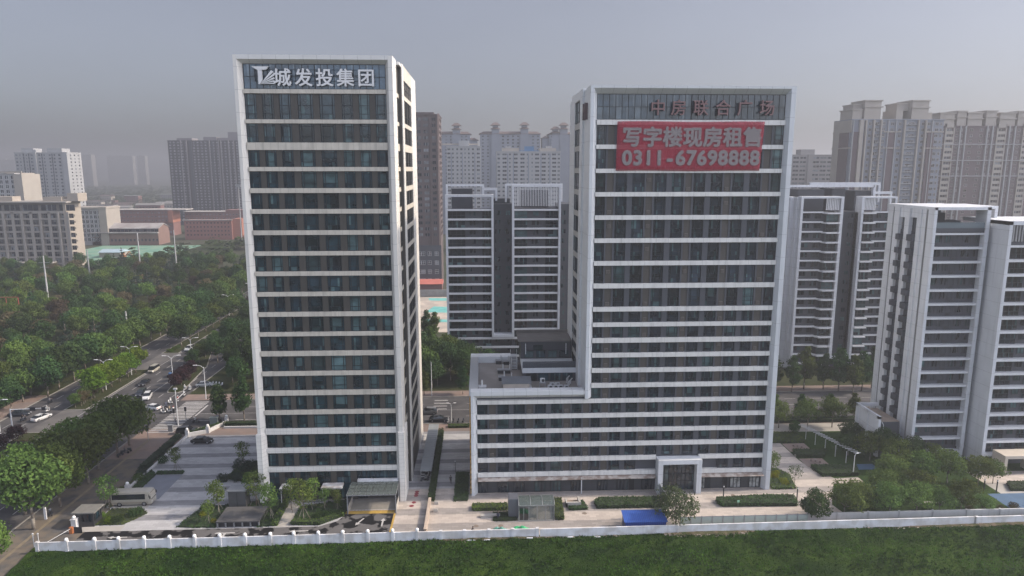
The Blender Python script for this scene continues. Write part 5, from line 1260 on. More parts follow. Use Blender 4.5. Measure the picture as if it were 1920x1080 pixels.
hedge([(12.5, 109.6), (14, 109.6), (14.3, 116.4), (12.8, 116.4)], .9, 'leafy hedge strip right of the glass pavilion', L_mid)
hedge([(15.4, 112.9), (18.7, 113), (18.3, 115.9), (17.6, 115.9), (17.4, 113.9), (15.3, 113.9)], .5, 'small angled hedge around the stone planter', L_dark)
hedge([(20.4, 113.3), (32.2, 113.2), (32.8, 116.4), (21, 116.6), (20.2, 115.2)], .75, 'long dark hedge left of the tower entrance', L_dark)
hedge([(42.9, 113), (56.8, 112.6), (57.5, 115.9), (52.5, 116.2), (42.9, 115.6), (42.4, 114.6)], .75, 'long dark hedge right of the tower entrance', L_dark)
hedge([(54.9, 119.2), (59.5, 119.2), (60.8, 125.2), (59.4, 127.8), (55, 127.6)], .45, 'green hedge at the right foot of the right tower', L_mid)
hedge([(-52, 110), (-45.4, 109.6), (-45.7, 115), (-39, 115.1), (-38.3, 109.5), (-35.2, 109.8), (-35.5, 118.6), (-41, 118.9), (-47.6, 117.2), (-50.2, 118.2)], .3, 'planted lawn bed around the grey vent slab before the left tower', L_dark)
hedge([(-32.9, 110), (-28, 109.7), (-24.4, 112.8), (-24.1, 115), (-24.9, 118.6), (-32.8, 116.4)], .3, 'planted lawn bed right of the garden path before the left tower', L_dark)
hedge([(-36, 109.7), (-35.1, 109.8), (-35.3, 118.6), (-36.2, 118.6)], .75, 'clipped hedge along the left side of the garden path', L_mid)
hedge([(-32.9, 110), (-28, 109.7), (-24.3, 112.7), (-25, 113.3), (-28.3, 110.8), (-32.8, 111)], .7, 'curved clipped hedge along the service road', L_mid)
hedge([(-50.6, 128.6), (-45, 126.5), (-41, 127), (-41, 137), (-46.5, 137), (-50, 133)], .3, 'shaded lawn bed left of the left tower', L_dark)
hedge(rect(-65, -59.8, 131.1, 132), .5, 'low hedge strip beyond the parking bay', L_dark)
hedge([(-66.7, 120.8), (-65.1, 120.8), (-64.9, 131), (-66.7, 133)], .35, 'green bed between the parking bay and the left pavement', L_dark)
hedge([(-66.5, 111.3), (-61.5, 111.4), (-59.2, 115.2), (-61, 117), (-66.3, 117)], .25, 'planted bed in front of the parked bus', L_mid)
hedge(rect(-61, -40.5, 159.0 - 2.6, 160.2 - 2.6), 1.1, 'dark hedge along the back edge of the striped plaza', L_dark)
hedge([(-67.3, 151.3), (-63.2, 154.2), (-61.4, 157.4), (-62.4, 157.4), (-64, 155), (-68, 152)], 1.0, 'dark hedge behind the low plaza wall on the left', L_dark)
hedge(rect(-69.6, -68.2, 134, 151), .8, 'hedge along the left low wall of the plaza', L_blue)
hedge(rect(-8, -3.1, 153.4, 154.9), .6, 'small hedge by the side street between the towers', L_mid)
hedge([(66, 133.2), (72, 133), (74, 136), (71.8, 136.2), (66.4, 136)], .9, 'dark hedge between the two sand courts', L_dark); hedge([(67, 124.2), (74.5, 124.2), (76, 128), (71.6, 128.4), (66.6, 128.4)], .8, 'dark hedge round the near sand court', L_dark)
hedge([(62, 141.2), (71.8, 141), (72.5, 147), (60, 147)], .4, 'lawn bed by the far sand court', L_mid)
hedge(rect(57, 92, 153, 155), .9, 'hedge along the side street behind the right tower', L_dark)
hedge([(99.5, 116.5), (108, 116.2), (108, 119.4), (101, 119.5)], .7, 'round clipped hedge before the porch path at the right edge', L_dark)
hedge(rect(-100 - 5, -100.5, 107, 150), .3, 'planted strip with ground cover left of the main road', L_brown)
# far woods: nobody could count them
fw = []
for me in (SPEC['park0'][2], SPEC['park2'][2]): fw.append(me)
random.seed(9); wv = MB(); val = []
for k in range(3000):
    y = random.uniform(450, 2300); x = random.uniform(-.80 * y, -.2 * y) if k % 4 else random.uniform(-.2 * y, .82 * y)
    if -305 < x < -215 and 455 < y < 560: continue
    if -340 < x < -200 and 540 < y < 800: continue
    if 165 < x < 335 and y < 400: continue
    if -30 < x < 115 and (500 < y < 530 or 636 < y < 665): continue
    h = random.uniform(6, 11); r = random.uniform(4, 8)
    for q in range(26):
        a = random.random() * 6.28; f = random.random() ** .5; zz = h * (1 - .6 * f * f) * random.uniform(.55, 1.05); px, py = x + math.cos(a) * r * f, y + math.sin(a) * r * f
        s = random.uniform(1.0, 2.2); n1, n2 = random.uniform(-.7, .7), random.uniform(-.7, .7)
        wv.add([(px - s, py - s * .6, zz + n1), (px + s, py - s * .6, zz - n1), (px + s * .8, py + s * .6, zz + n2), (px - s * .8, py + s * .6, zz - n2)], [(0, 1, 2, 3)]); val.append(random.random())
o = wv.build('far_wood', [L_dark]); set_leaf(o.data, val); tag(o, kind='stuff')
# ================================================================ VEHICLES
M_tyre = pm('tyre', (.015, .015, .016), .85, .1, 2); M_rim = pm('rim', (.35, .35, .36), .35, .1, 2, metal=.7)
M_cgl = glassm('car_glass', (.012, .015, .018), .05, 1.7)
M_lamp = pm('headlight', (.6, .6, .6), .15, .05, 2); M_tail = pm('taillight', (.35, .02, .02), .3, .1, 2); M_trim = pm('car_trim', (.02, .02, .022), .5, .1, 2)
def paint(name, col):
    m = pm(name, col, .3, .04, .6, metal=.1); p = m.node_tree.nodes['Principled BSDF']; p.inputs['Coat Weight'].default_value = .6; p.inputs['Coat Roughness'].default_value = .1
    return m
P_white = paint('car_white', (.62, .62, .61)); P_black = paint('car_black', (.014, .014, .016)); P_dark = paint('car_dark_blue', (.02, .024, .034)); P_silver = paint('car_silver', (.36, .37, .37)); P_beige = paint('van_beige', (.40, .38, .32)); P_grey = paint('car_grey', (.15, .155, .16))
def loft(secs, mat=0):
    """closed cross-sections [(x, halfwidth_low, z_low, halfwidth_mid, z_mid, halfwidth_top, z_top)] along x"""
    mb = MB(); vs = []; n = 6
    for x, a, z0, b, z1, c, z2 in secs:
        vs += [(x, -a, z0), (x, -b, z1), (x, -c, z2), (x, c, z2), (x, b, z1), (x, a, z0)]
    fs = []
    for k in range(len(secs) - 1):
        for i in range(n): fs.append((k * n + i, (k + 1) * n + i, (k + 1) * n + (i + 1) % n, k * n + (i + 1) % n))
    fs += [tuple(range(n)), tuple(range((len(secs) - 1) * n + n - 1, (len(secs) - 1) * n - 1, -1))]
    return mb.add(vs, fs, mat)
def wheel(root, x, y, r, w_=.22, name='wheel'):
    mb = MB().tube((x, y - w_ / 2, r), (x, y + w_ / 2, r), r, None, 16, 0)
    o = mb.build(name, [M_tyre], root, world=False)
    s = 1 if y > 0 else -1
    MB().tube((x, y + s * w_ * .5, r), (x, y + s * (w_ * .5 + .02), r), r * .62, None, 12, 0).build('rim', [M_rim], o, world=False)
def make_car(paintm, kind='sedan', label='', cat='car'):
    t = thing('parked_car' if kind == 'x' else 'car', label, cat, (0, 0, 0), .0)
    if kind == 'sedan':
        L_, H_, hood, belt = 4.7, 1.45, .92, .95; cab = [(-2.1, .72, .98), (-1.25, .62, 1.40), (.25, .62, 1.45), (1.1, .70, .98)]
    elif kind == 'suv':
        L_, H_, hood, belt = 4.6, 1.7, 1.05, 1.08; cab = [(-2.2, .74, 1.1), (-1.95, .66, 1.62), (.4, .66, 1.7), (1.15, .74, 1.1)]
    else:
        L_, H_, hood, belt = 4.6, 1.95, 1.05, 1.1; cab = [(-2.25, .76, 1.1), (-2.1, .72, 1.86), (1.0, .72, 1.92), (1.95, .76, 1.08)]
    h = L_ / 2
    loft([(-h, .70, .40, .78, .62, .70, belt - .16), (-h + .15, .80, .28, .88, .62, .80, belt), (-1.2, .84, .24, .91, .62, .84, belt + .02), (1.1, .84, .24, .91, .62, .84, belt), (h - .35, .80, .26, .88, .58, .76, hood - .14), (h - .04, .66, .34, .76, .55, .62, hood - .3)]).build('body', [paintm], t, smooth=False, world=False)
    g = MB(); vs = []
    for x, w_, z in cab: vs += [(x, -w_ - (.08 if z < 1.2 else 0), z), (x, w_ + (.08 if z < 1.2 else 0), z)]
    a = vs
    g.add([a[0], a[1], a[2], a[3], a[4], a[5], a[6], a[7]], [(0, 2, 3, 1), (2, 4, 5, 3), (4, 6, 7, 5), (0, 6, 4, 2), (1, 3, 5, 7), (0, 1, 7, 6)], [1, 0, 1, 1, 1, 0])
    g.build('cabin', [paintm, M_cgl], t, world=False)
    mb = MB()
    for s in (-1, 1):
        for x in (cab[1][0] * .5 + cab[2][0] * .5, ): mb.box(x - .05, x + .05, s * .70 - .03, s * .70 + .03, belt, cab[1][2] - .05)
    mb.build('door_pillar', [paintm], t, world=False)
    for x in (-h + .85, h - .9):
        for y in (-.8, .8): wheel(t, x, y, .33)
    for s in (-1, 1):
        MB().box(h - .22, h - .03, s * .52 - .14, s * .52 + .14, hood - .38, hood - .22).build('headlight', [M_lamp], t, world=False)
        MB().box(-h - .01, -h + .1, s * .6 - .12, s * .6 + .12, belt - .32, belt - .14).build('taillight', [M_tail], t, world=False)
        MB().box(.8, .98, s * .98 - .1, s * .98 + .1, belt + .02, belt + .14).build('mirror', [paintm], t, world=False)
    MB().box(h - .05, h + .02, -.5, .5, .3, .48).build('grille', [M_trim], t, world=False)
    return t
proto = {}
def car(kind, p, x, y, rz, label, z=0):
    k = (kind, p.name)
    if k not in proto:
        proto[k] = make_car(p, kind, label); o = proto[k]
        o.location = (x, y, z); o.rotation_euler = (0, 0, rz); return o
    return copy_tree(proto[k], (x, y, z), rz, label)
car('suv', P_white, -98.2, 228, -HP, 'white car coming round the far bend of the road, nearest the tree strip')
car('sedan', P_silver, -95.6, 233, -HP, 'silver car at the far bend, right of the white one, partly behind trees')
car('van', P_beige, -98.6, 203.5, -HP, 'pale minivan on the main road beside the bright green trees')
car('sedan', P_black, -95.2, 190.5, -HP + .05, 'black car on the main road below the minivan')
car('suv', P_dark, -91.6, 181, -HP + .12, 'dark blue car at the junction, just behind a white one')
car('suv', P_white, -88.7, 178.2, -HP + .25, 'white car at the junction right beside a dark blue one')
car('sedan', P_white, -83.6, 169.8, -.35 + math.pi, 'white car turning across the middle of the junction')
car('sedan', P_black, -62.2, 147.2, -.05, 'black car parked alone on the striped plaza', .05)
car('suv', P_black, -67.9, 153, .1, 'dark car half hidden behind the low plaza wall', .06)
car('sedan', P_white, -106.8 - .3, 163.8, HP - .3, 'white car on the frontage road at the left, beside purple trees')
car('sedan', P_dark, -114, 166.5, .2, 'dark car parked under trees at the far left edge')
car('sedan', P_white, -99.0 + 1.6, 158.3, HP, 'white car partly hidden by the crown of a street tree, left of the junction')
car('sedan', P_silver, -98.4, 139.5, HP, 'pale car hidden behind trees low on the left edge of the main road')
car('sedan', P_silver, -77.6, 188.3, .15, 'pale car standing under the trees behind the scooters')
car('suv', P_grey, -13.4, 163.4, math.pi, 'grey car on the side street in the gap between the towers')
car('sedan', P_black, -10.5, 158.2, 0, 'dark car behind the hedge on the side street between the towers')
# three-wheeled cargo vehicle
t = thing('cargo_tricycle', 'dark cargo tricycle with a blue load beside the purple trees', 'tricycle', (0, 0, 0))
MB().box(-1.7, .1, -.6, .6, .55, .95).box(.1, .9, -.5, .5, .5, 1.0).box(.85, .95, -.5, .5, 1.0, 1.6).box(.0, .9, -.5, .5, 1.62, 1.7).build('body', [P_dark], t, world=False)
MB().ball((-.8, 0, 1.15), .55, 0, 8, .7).build('load', [pm('blue_load', (.04, .11, .25), .7, .2, 2)], t, world=False)
for x, y in ((-1.2, -.55), (-1.2, .55), (1.2, 0)): wheel(t, x, y, .28, .14)
MB().tube((.9, 0, .95), (1.2, 0, .3), .06).build('fork', [M_trim], t, world=False)
t.location = (-91.0, 198, 0); t.rotation_euler = (0, 0, HP)
# the small bus
t = thing('minibus', 'cream minibus with dark windows parked before the striped plaza', 'bus', (0, 0, 0))
M_bus = paint('bus_cream', (.36, .335, .28)); M_busl = paint('bus_lower', (.28, .25, .20))
b = loft([(-3.5, .95, .45, 1.02, 1.2, .92, 2.5), (-3.38, 1.0, .36, 1.06, 1.2, .98, 2.62), (2.9, 1.0, .36, 1.06, 1.2, .98, 2.64), (3.25, .98, .36, 1.05, 1.2, .93, 2.55), (3.5, .92, .4, .98, 1.15, .84, 2.05)])
b.build('body', [M_bus], t, world=False)
for s in (-1, 1):
    w_ = MB()
    w_.add([(-3.3, s * 1.057, 1.35), (2.45, s * 1.06, 1.3), (2.45, s * 1.02, 2.3), (-3.3, s * 1.02, 2.3), (-3.3, s * 1.03, 1.35), (2.45, s * 1.03, 1.35), (2.45, s * .99, 2.2), (-3.3, s * .99, 2.2)], [(0, 1, 2, 3), (4, 7, 6, 5), (0, 4, 5, 1), (1, 5, 6, 2), (2, 6, 7, 3), (3, 7, 4, 0)])
    w_.add([(2.6, s * 1.05, 1.3), (3.2, s * 1.04, 1.25), (3.1, s * .98, 2.15), (2.6, s * 1.012, 2.18)], [(0, 1, 2, 3)])
    w_.build('side_window', [M_cgl], t, world=False)
    MB().box(-3.3, 2.9, s * 1.06 - .012, s * 1.06 + .012, .55, .85).build('lower_stripe', [M_busl], t, world=False)
    MB().box(3.3, 3.5, s * .7 - .18, s * .7 + .18, .7, .9).build('headlight', [M_lamp], t, world=False)
    MB().tube((3.1, s * 1.1, 2.2), (3.45, s * 1.3, 1.9), .04).box(3.35, 3.5, s * 1.3 - .1, s * 1.3 + .1, 1.5, 1.9).build('mirror', [M_trim], t, world=False)
MB().add([(3.36, -.88, 1.25), (3.36, .88, 1.25), (3.27, .82, 2.4), (3.27, -.82, 2.4), (3.52, -.9, 1.2), (3.52, .9, 1.2), (3.32, .84, 2.45), (3.32, -.84, 2.45)], [(4, 5, 6, 7), (0, 3, 2, 1), (0, 4, 7, 3), (1, 2, 6, 5), (3, 7, 6, 2), (0, 1, 5, 4)]).build('windscreen', [M_cgl], t, world=False)
for x in (-2.1, 2.2):
    for y in (-.95, .95): wheel(t, x, y, .42, .26)
MB().box(-3.2, 2.6, -.7, .7, 2.62, 2.7).build('roof_panel', [M_bus], t, world=False)
t.location = (-63.3, 119.0, .06); t.rotation_euler = (0, 0, .03)

# ---------------------------------------------------------------- scooters and people
def make_scooter(pm_):
    t = thing('scooter', '', 'scooter', (0, 0, 0))
    mb = MB().box(-.75, -.1, -.16, .16, .42, .72).box(-.15, .4, -.15, .15, .25, .33)
    mb.add([(.4, -.2, .3), (.4, .2, .3), (.62, .16, .95), (.62, -.16, .95), (.5, -.2, .3), (.5, .2, .3), (.7, .14, .95), (.7, -.14, .95)], [(0, 3, 2, 1), (4, 5, 6, 7), (0, 4, 7, 3), (1, 2, 6, 5), (3, 7, 6, 2), (0, 1, 5, 4)])
    mb.build('body', [pm_], t, world=False)
    MB().box(-.7, .0, -.15, .15, .72, .82).build('seat', [M_trim], t, world=False)
    for x in (-.6, .68):
        o = MB().tube((x, -.05, .24), (x, .05, .24), .24, None, 14).build('wheel', [M_tyre], t, world=False)
    MB().tube((.62, 0, .9), (.56, 0, 1.08), .03).tube((.55, -.33, 1.08), (.55, .33, 1.08), .02).tube((.56, -.3, 1.08), (.58, -.33, 1.25), .012).build('handlebar', [M_trim], t, world=False)
    return t
def limb_person(pose):
    """one continuous skinned figure; local +x is forward, feet (or saddle) relative to the ground"""
    P = {}
    if pose == 'ride':
        P = dict(pel=(-.3, 0, .86), sp=(-.25, 0, 1.1), ch=(-.18, 0, 1.32), nk=(-.15, 0, 1.46), hd=(-.12, 0, 1.62), ht=(-.12, 0, 1.74),
                 hl=(-.25, .1, .86), kl=(.12, .14, .82), al=(.15, .13, .42), fl=(.32, .13, .37), hr=(-.25, -.1, .86), kr=(.12, -.14, .82), ar=(.15, -.13, .42), fr=(.32, -.13, .37),
                 sl=(-.16, .19, 1.40), el=(.06, .24, 1.2), wl=(.42, .27, 1.13), sr=(-.16, -.19, 1.40), er=(.06, -.24, 1.2), wr=(.42, -.27, 1.13)); hd = (.1, 0, -.01)
    elif pose == 'sit':
        P = dict(pel=(0, 0, .52), sp=(.04, 0, .76), ch=(.1, 0, .98), nk=(.15, 0, 1.12), hd=(.21, 0, 1.25), ht=(.24, 0, 1.36),
                 hl=(.02, .1, .5), kl=(.43, .12, .52), al=(.42, .12, .1), fl=(.6, .13, .05), hr=(.02, -.1, .5), kr=(.43, -.12, .52), ar=(.42, -.12, .1), fr=(.6, -.13, .05),
                 sl=(.1, .2, 1.06), el=(.18, .24, .8), wl=(.4, .1, .66), sr=(.1, -.2, 1.06), er=(.18, -.24, .8), wr=(.4, -.1, .66)); hd = (.08, 0, -.03)
    else:
        P = dict(pel=(0, 0, .93), sp=(.01, 0, 1.12), ch=(.02, 0, 1.34), nk=(.03, 0, 1.48), hd=(.05, 0, 1.61), ht=(.05, 0, 1.73),
                 hl=(0, .1, .9), kl=(.14, .1, .5), al=(.18, .1, .09), fl=(.36, .11, .05), hr=(0, -.1, .9), kr=(.0, -.1, .49), ar=(-.26, -.1, .12), fr=(-.1, -.11, .04),
                 sl=(.02, .2, 1.42), el=(-.08, .25, 1.16), wl=(.02, .25, .92), sr=(.02, -.2, 1.42), er=(.06, -.25, 1.15), wr=(.22, -.23, .96)); hd = (.02, 0, -.1)
    Rr = dict(pel=.15, sp=.135, ch=.16, nk=.06, hd=.1, ht=.085, hl=.1, hr=.1, kl=.062, kr=.062, al=.045, ar=.045, fl=.042, fr=.042, sl=.065, sr=.065, el=.045, er=.045, wl=.03, wr=.03)
    E = [('pel', 'sp'), ('sp', 'ch'), ('ch', 'nk'), ('nk', 'hd'), ('hd', 'ht')]
    for s in 'lr':
        E += [('pel', 'h' + s), ('h' + s, 'k' + s), ('k' + s, 'a' + s), ('a' + s, 'f' + s), ('ch', 's' + s), ('s' + s, 'e' + s), ('e' + s, 'w' + s)]
        w_ = Vector(P['w' + s]); d = Vector(hd); sg = 1 if s == 'l' else -1
        P['p' + s] = tuple(w_ + d * .8); Rr['p' + s] = .034; E.append(('w' + s, 'p' + s))
        side = Vector((0, 1, 0)) if abs(d.y) < .05 else Vector((1, 0, 0))
        for i, (o_, l_) in enumerate(((-.03, .075), (-.01, .085), (.01, .08), (.03, .06))):
            a = w_ + d * 1.1 + side * o_; b = a + d.normalized() * l_ * .6 + Vector((.01, 0, -.02)); 
            P['a%d%s' % (i, s)] = tuple(a); P['b%d%s' % (i, s)] = tuple(b); Rr['a%d%s' % (i, s)] = .011; Rr['b%d%s' % (i, s)] = .009
            E += [('p' + s, 'a%d%s' % (i, s)), ('a%d%s' % (i, s), 'b%d%s' % (i, s))]
        P['t' + s] = tuple(w_ + d * .7 - side * sg * .05); Rr['t' + s] = .012; E.append(('p' + s, 't' + s))
    names = list(P); idx = {n: i for i, n in enumerate(names)}
    me = bpy.data.meshes.new('person'); me.from_pydata([P[n] for n in names], [(idx[a], idx[b]) for a, b in E], [])
    ob = bpy.data.objects.new('person', me); COL.objects.link(ob)
    ob.modifiers.new('s', 'SKIN'); 
    for i, n in enumerate(names):
        v = me.skin_vertices[0].data[i]; v.radius = (Rr[n], Rr[n]); v.use_root = (n == 'pel')
    sb = ob.modifiers.new('b', 'SUBSURF'); sb.levels = 1; sb.render_levels = 1
    dg = bpy.context.evaluated_depsgraph_get(); dg.update()
    out = bpy.data.meshes.new_from_object(ob.evaluated_get(dg)); bpy.data.objects.remove(ob)
    out.name = 'person'; out['nk'] = P['nk'][2]; out['pel'] = P['pel'][2]; out['w'] = P['wl']; out['hd'] = P['hd']; out['pose'] = pose
    return out
M_skin = pm('skin', (.42, .25, .17), .6, .06, 3); M_hair = pm('hair', (.015, .012, .011), .6, .1, 3); M_shoe = pm('shoe', (.03, .03, .03), .6, .1, 3)
CL = {k: pm('cloth_' + k, c, .85, .1, 3) for k, c in dict(white=(.55, .55, .53), black=(.02, .02, .022), navy=(.03, .04, .07), red=(.3, .04, .04), grey=(.18, .18, .19), blue=(.08, .13, .26), khaki=(.22, .18, .12)).items()}
PB = {p: limb_person(p) for p in ('ride', 'sit', 'walk')}
def person(pose, x, y, rz, top, leg, label, z=0, hat=None, group=None):
    me = PB[pose].copy(); me.materials.clear()
    for m in (CL[top], CL[leg], M_skin, M_shoe): me.materials.append(m)
    nk, pel = me['nk'], me['pel']; w_ = Vector(me['w'])
    for p in me.polygons:
        c = p.center; k = 0
        if c.z > nk + .02 and abs(c.y) < .14 and c.x < .5 * 1: k = 2 if c.z > nk + .02 else 0
        elif (abs(c.y) > .2 and (c - Vector((w_.x, math.copysign(w_.y, c.y), w_.z))).length < .17): k = 2
        elif c.z < pel + .03 and not (abs(c.y) > .19 and pose == 'walk'): k = 1 if c.z > (.45 if pose == 'ride' else .12) else 3
        elif pose != 'walk' and c.x > .03 and c.z < pel + .08 and abs(c.y) < .22: k = 1
        p.material_index = k
    o = bpy.data.objects.new('person', me); COL.objects.link(o); o.location = (x, y, z); o.rotation_euler = (0, 0, rz)
    tag(o, label, 'person', group)
    h = Vector(me['hd'])
    hb = MB().ball((h.x - .015, h.y, h.z + .05), .118 if not hat else .135, 0, 10, .95)
    hb.add([(h.x + .105, -.035, h.z + .01), (h.x + .105, .035, h.z + .01), (h.x + .125, 0, h.z - .03), (h.x + .10, 0, h.z + .03)], [(0, 1, 2), (0, 3, 1)], 1)
    hb.build('helmet' if hat else 'hair', [CL[hat] if hat else M_hair, M_skin], o, world=False)
    return o
SCP = {}
def rider(x, y, rz, top, leg, paintm, what, hat=None):
    if paintm.name not in SCP:
        s = SCP[paintm.name] = make_scooter(paintm); s.location = (x, y, .01); s.rotation_euler = (0, 0, rz); s['label'] = 'scooter ridden by the person ' + what
    else: s = copy_tree(SCP[paintm.name], (x, y, .01), rz, 'scooter ridden by the person ' + what)
    person('ride', x, y, rz, top, leg, 'person in %s on a scooter %s' % (top, what), .01, hat)
rider(-80.8, 173.8, 2.6, 'white', 'navy', P_white, 'at the far edge of the junction', 'white')
rider(-79.5, 166.8, 2.7, 'grey', 'black', P_white, 'nearest the white turning car', 'white')
rider(-80.2, 170, 2.5, 'navy', 'black', P_dark, 'in the middle of the waiting cluster', 'blue')
rider(-78.4, 167.6, 2.8, 'khaki', 'black', P_white, 'at the right of the waiting cluster')
rider(-77.1, 167, 2.6, 'white', 'khaki', P_dark, 'beside the zebra crossing', 'red')
rider(-79.4, 175.2, 1.9, 'red', 'navy', P_white, 'close under the street lamp', 'white')
rider(-79.8, 180, 1.7, 'white', 'black', P_white, 'past the purple median', 'white')
rider(-79.0, 158.4, -1.4, 'black', 'black', P_dark, 'riding toward the viewer by the trees')
rider(-78.7, 155.3, -1.5, 'navy', 'black', P_dark, 'nearest the street trees at the junction', 'grey')
rider(-81.6, 184.8, 1.6, 'white', 'grey', P_white, 'left of a pair behind the purple trees', 'white')
rider(-80.3, 184.8, 1.6, 'white', 'blue', P_white, 'right of a pair behind the purple trees', 'white')
rider(-63.8, 160.6, 0, 'blue', 'black', P_dark, 'on the side street by the plaza hedge')
rider(-108.8, 169, 1.5, 'white', 'black', P_white, 'on the frontage road left of the white car', 'white')
rider(-112, 175.4, 1.5, 'grey', 'black', P_dark, 'far back on the frontage pavement')
rider(-110.7, 162.7, 1.4, 'black', 'navy', P_dark, 'under the trees on the frontage road')
rider(-68.6, 159.6, 0, 'white', 'black', P_dark, 'just right of the signal post on the side street')
for k, (x, y) in enumerate(((-76.4, 141.8), (-76.6, 140.4), (-75.9, 115.5), (-76.3, 142.9))): copy_tree(SCP[P_dark.name], (x, y, .065), .3 + k, 'dark scooter parked under the street trees on the pavement', 'scooters parked under the trees')
for k in range(5): copy_tree(SCP[random.choice((P_dark, P_white)).name], (-77 + 1.0 * k, 189.5 - .4 * k, .065), 1.3, 'scooter parked in the row under the trees across the junction', 'scooters parked across the junction')
for k in range(9): copy_tree(SCP[random.choice((P_dark, P_dark, P_white)).name], (-11.4 + .02 * k, 125.8 + 1.0 * k, .06), .2, 'scooter parked under the bicycle shelter roof', 'scooters in the shelter')
for k in range(4): copy_tree(SCP[random.choice((P_dark, P_white)).name], (-8.2 + 1.2 * k, 156.6, .065), 1.5, 'scooter parked along the kerb of the side street between the towers', 'scooters on the side street')
person('walk', -6.2, 124.4, HP, 'black', 'black', 'person in black walking away between the two towers', .06)
person('sit', 2.6, 110.6, -HP, 'navy', 'black', 'person in dark clothes sitting at the end of the stone bench', .06)
person('sit', -1.9, 106.1, -.4, 'black', 'black', 'person in black crouching just behind the white wall', -.1)
person('walk', -78.6, 222, 1.2, 'white', 'black', 'person in a white shirt far off beside the left tower', .06)
person('walk', -77.6, 224, 1.6, 'red', 'grey', 'person in red far off beside the left tower', .06)
person('walk', -72.8, 158.5, 1.0, 'grey', 'navy', 'person in grey standing at the zebra crossing by the signal', .01)
# ================================================================ WALLS, FURNITURE, SMALL STRUCTURES
M_ww = pm('white_wall', (.60, .61, .63), .8, .06, .5, streak=.45, two=(.46, .45, .44), twoscale=.5)
M_wwd = pm('old_wall_top', (.40, .40, .40), .85, .12, .8, streak=.5)
M_globe = pm('lamp_globe', (.75, .75, .74), .25, .03, 2)
M_metal = pm('grey_metal', (.26, .27, .28), .45, .1, 1, metal=.4); M_galv = pm('pale_metal', (.48, .49, .50), .45, .08, 1, metal=.2); M_blk = pm('black_metal', (.022, .023, .026), .5, .1, 1)
Y1 = 104.2
def wall_y(x): return 102.9 + (x + 70.5) / 163 * 1.6
def wall_run(name, label, x0, x1, h, piers, lamps=(), mat=None, y0=None, th=.24, pierw=.5, ph=.12, base=0):
    t = thing(name, label, 'wall', (x0, wall_y(x0), 0))
    mb = MB(); st = [x0] + [x for x in piers if x0 < x < x1] + [x1]
    for a, b in zip(st, st[1:]):
        ya, yb = (wall_y(a), wall_y(b)) if y0 is None else (y0, y0)
        mb.add([(a, ya, base), (b, yb, base), (b, yb + th, base), (a, ya + th, base), (a, ya, h), (b, yb, h), (b, yb + th, h), (a, ya + th, h)], [(0, 3, 2, 1), (4, 5, 6, 7), (0, 1, 5, 4), (1, 2, 6, 5), (2, 3, 7, 6), (3, 0, 4, 7)])
    mb.build('wall_panel', [mat or M_ww], t)
    for x in piers:
        y = wall_y(x) if y0 is None else y0
        pr = MB().box(x - pierw / 2, x + pierw / 2, y - .13, y + th + .13, base, h + ph).build('pier', [mat or M_ww], t)
        if x in lamps: MB().ball((x, y + .1, h + ph + .27), .3, 0, 12).box(x - .1, x + .1, y, y + .2, h + ph, h + ph + .05).build('globe_lamp', [M_globe], pr, smooth=True) if False else MB().ball((x, y + .1, h + ph + .25), .3, 0, 12).build('globe_lamp', [M_globe], t, smooth=True)
    return t
px = [-70.4, -65.9, -61.6, -57.9, -53.95, -50.0, -46.1, -42.15, -38.2, -34.2, -30.5, -26.6, -22.7, -18.7, -14.7, -10.75]
wall_run('boundary_wall', 'white panel wall with round globe lamps along the front field', -70.5, -10.7, 1.9, px, px[1:])
wall_run('boundary_wall', 'stained white wall without lamps in front of the glass pavilion', -10.5, 9.1, 1.85, [-6.9, -3.05, .95, 4.85, 8.9], (), M_ww)
wall_run('boundary_wall', 'long smooth white wall along the field, cracked and stained, below the blue shed', 9.3, 83.5, 1.75, [32.3], (), M_ww, None, .25, .3, .02)
wall_run('boundary_wall', 'last white wall piece at the right edge of the field', 83.9, 140, 1.7, [84.0], (), M_ww, None, .25, .5, .05)
wall_run('rear_wall', 'second grey topped wall behind the white one under the feathery trees', 55.6, 140, 1.7, [61, 66.5, 72, 78, 84, 90, 96, 102], (), M_wwd, 106.9, .25, .3, .05)
cpt = MB()
# rubble under the wall
random.seed(31)
M_rub = pm('rubble', (.36, .31, .26), .95, .3, 3, two=(.18, .14, .11), twoscale=1.5)
rb = MB()
for k in range(520):
    r = random.random()
    if r < .55: x = random.uniform(30, 44); y = wall_y(x) - abs(random.gauss(.1, .55)) - .1
    elif r < .8: x = random.uniform(60, 95); y = wall_y(x) - abs(random.gauss(0, .3)) - .1
    else: x = random.uniform(-6, 26); y = wall_y(x) - abs(random.gauss(0, .2)) - .1
    s = random.uniform(.06, .19); z = field_z(x, y) + s * .3
    v = [(x + random.uniform(-1, 1) * s * 1.3, y + random.uniform(-1, 1) * s, z + random.uniform(-.6, .8) * s) for _ in range(6)]
    rb.add(v, [(0, 1, 2), (0, 2, 3), (0, 3, 4), (0, 4, 1), (5, 2, 1), (5, 3, 2), (5, 4, 3), (5, 1, 4)])
tag(rb.build('rubble', [M_rub]), kind='stuff')
M_bank = pm('dirt_bank', (.115, .092, .062), .95, .3, 1.2, two=(.06, .062, .03), twoscale=.9, spec=.05)
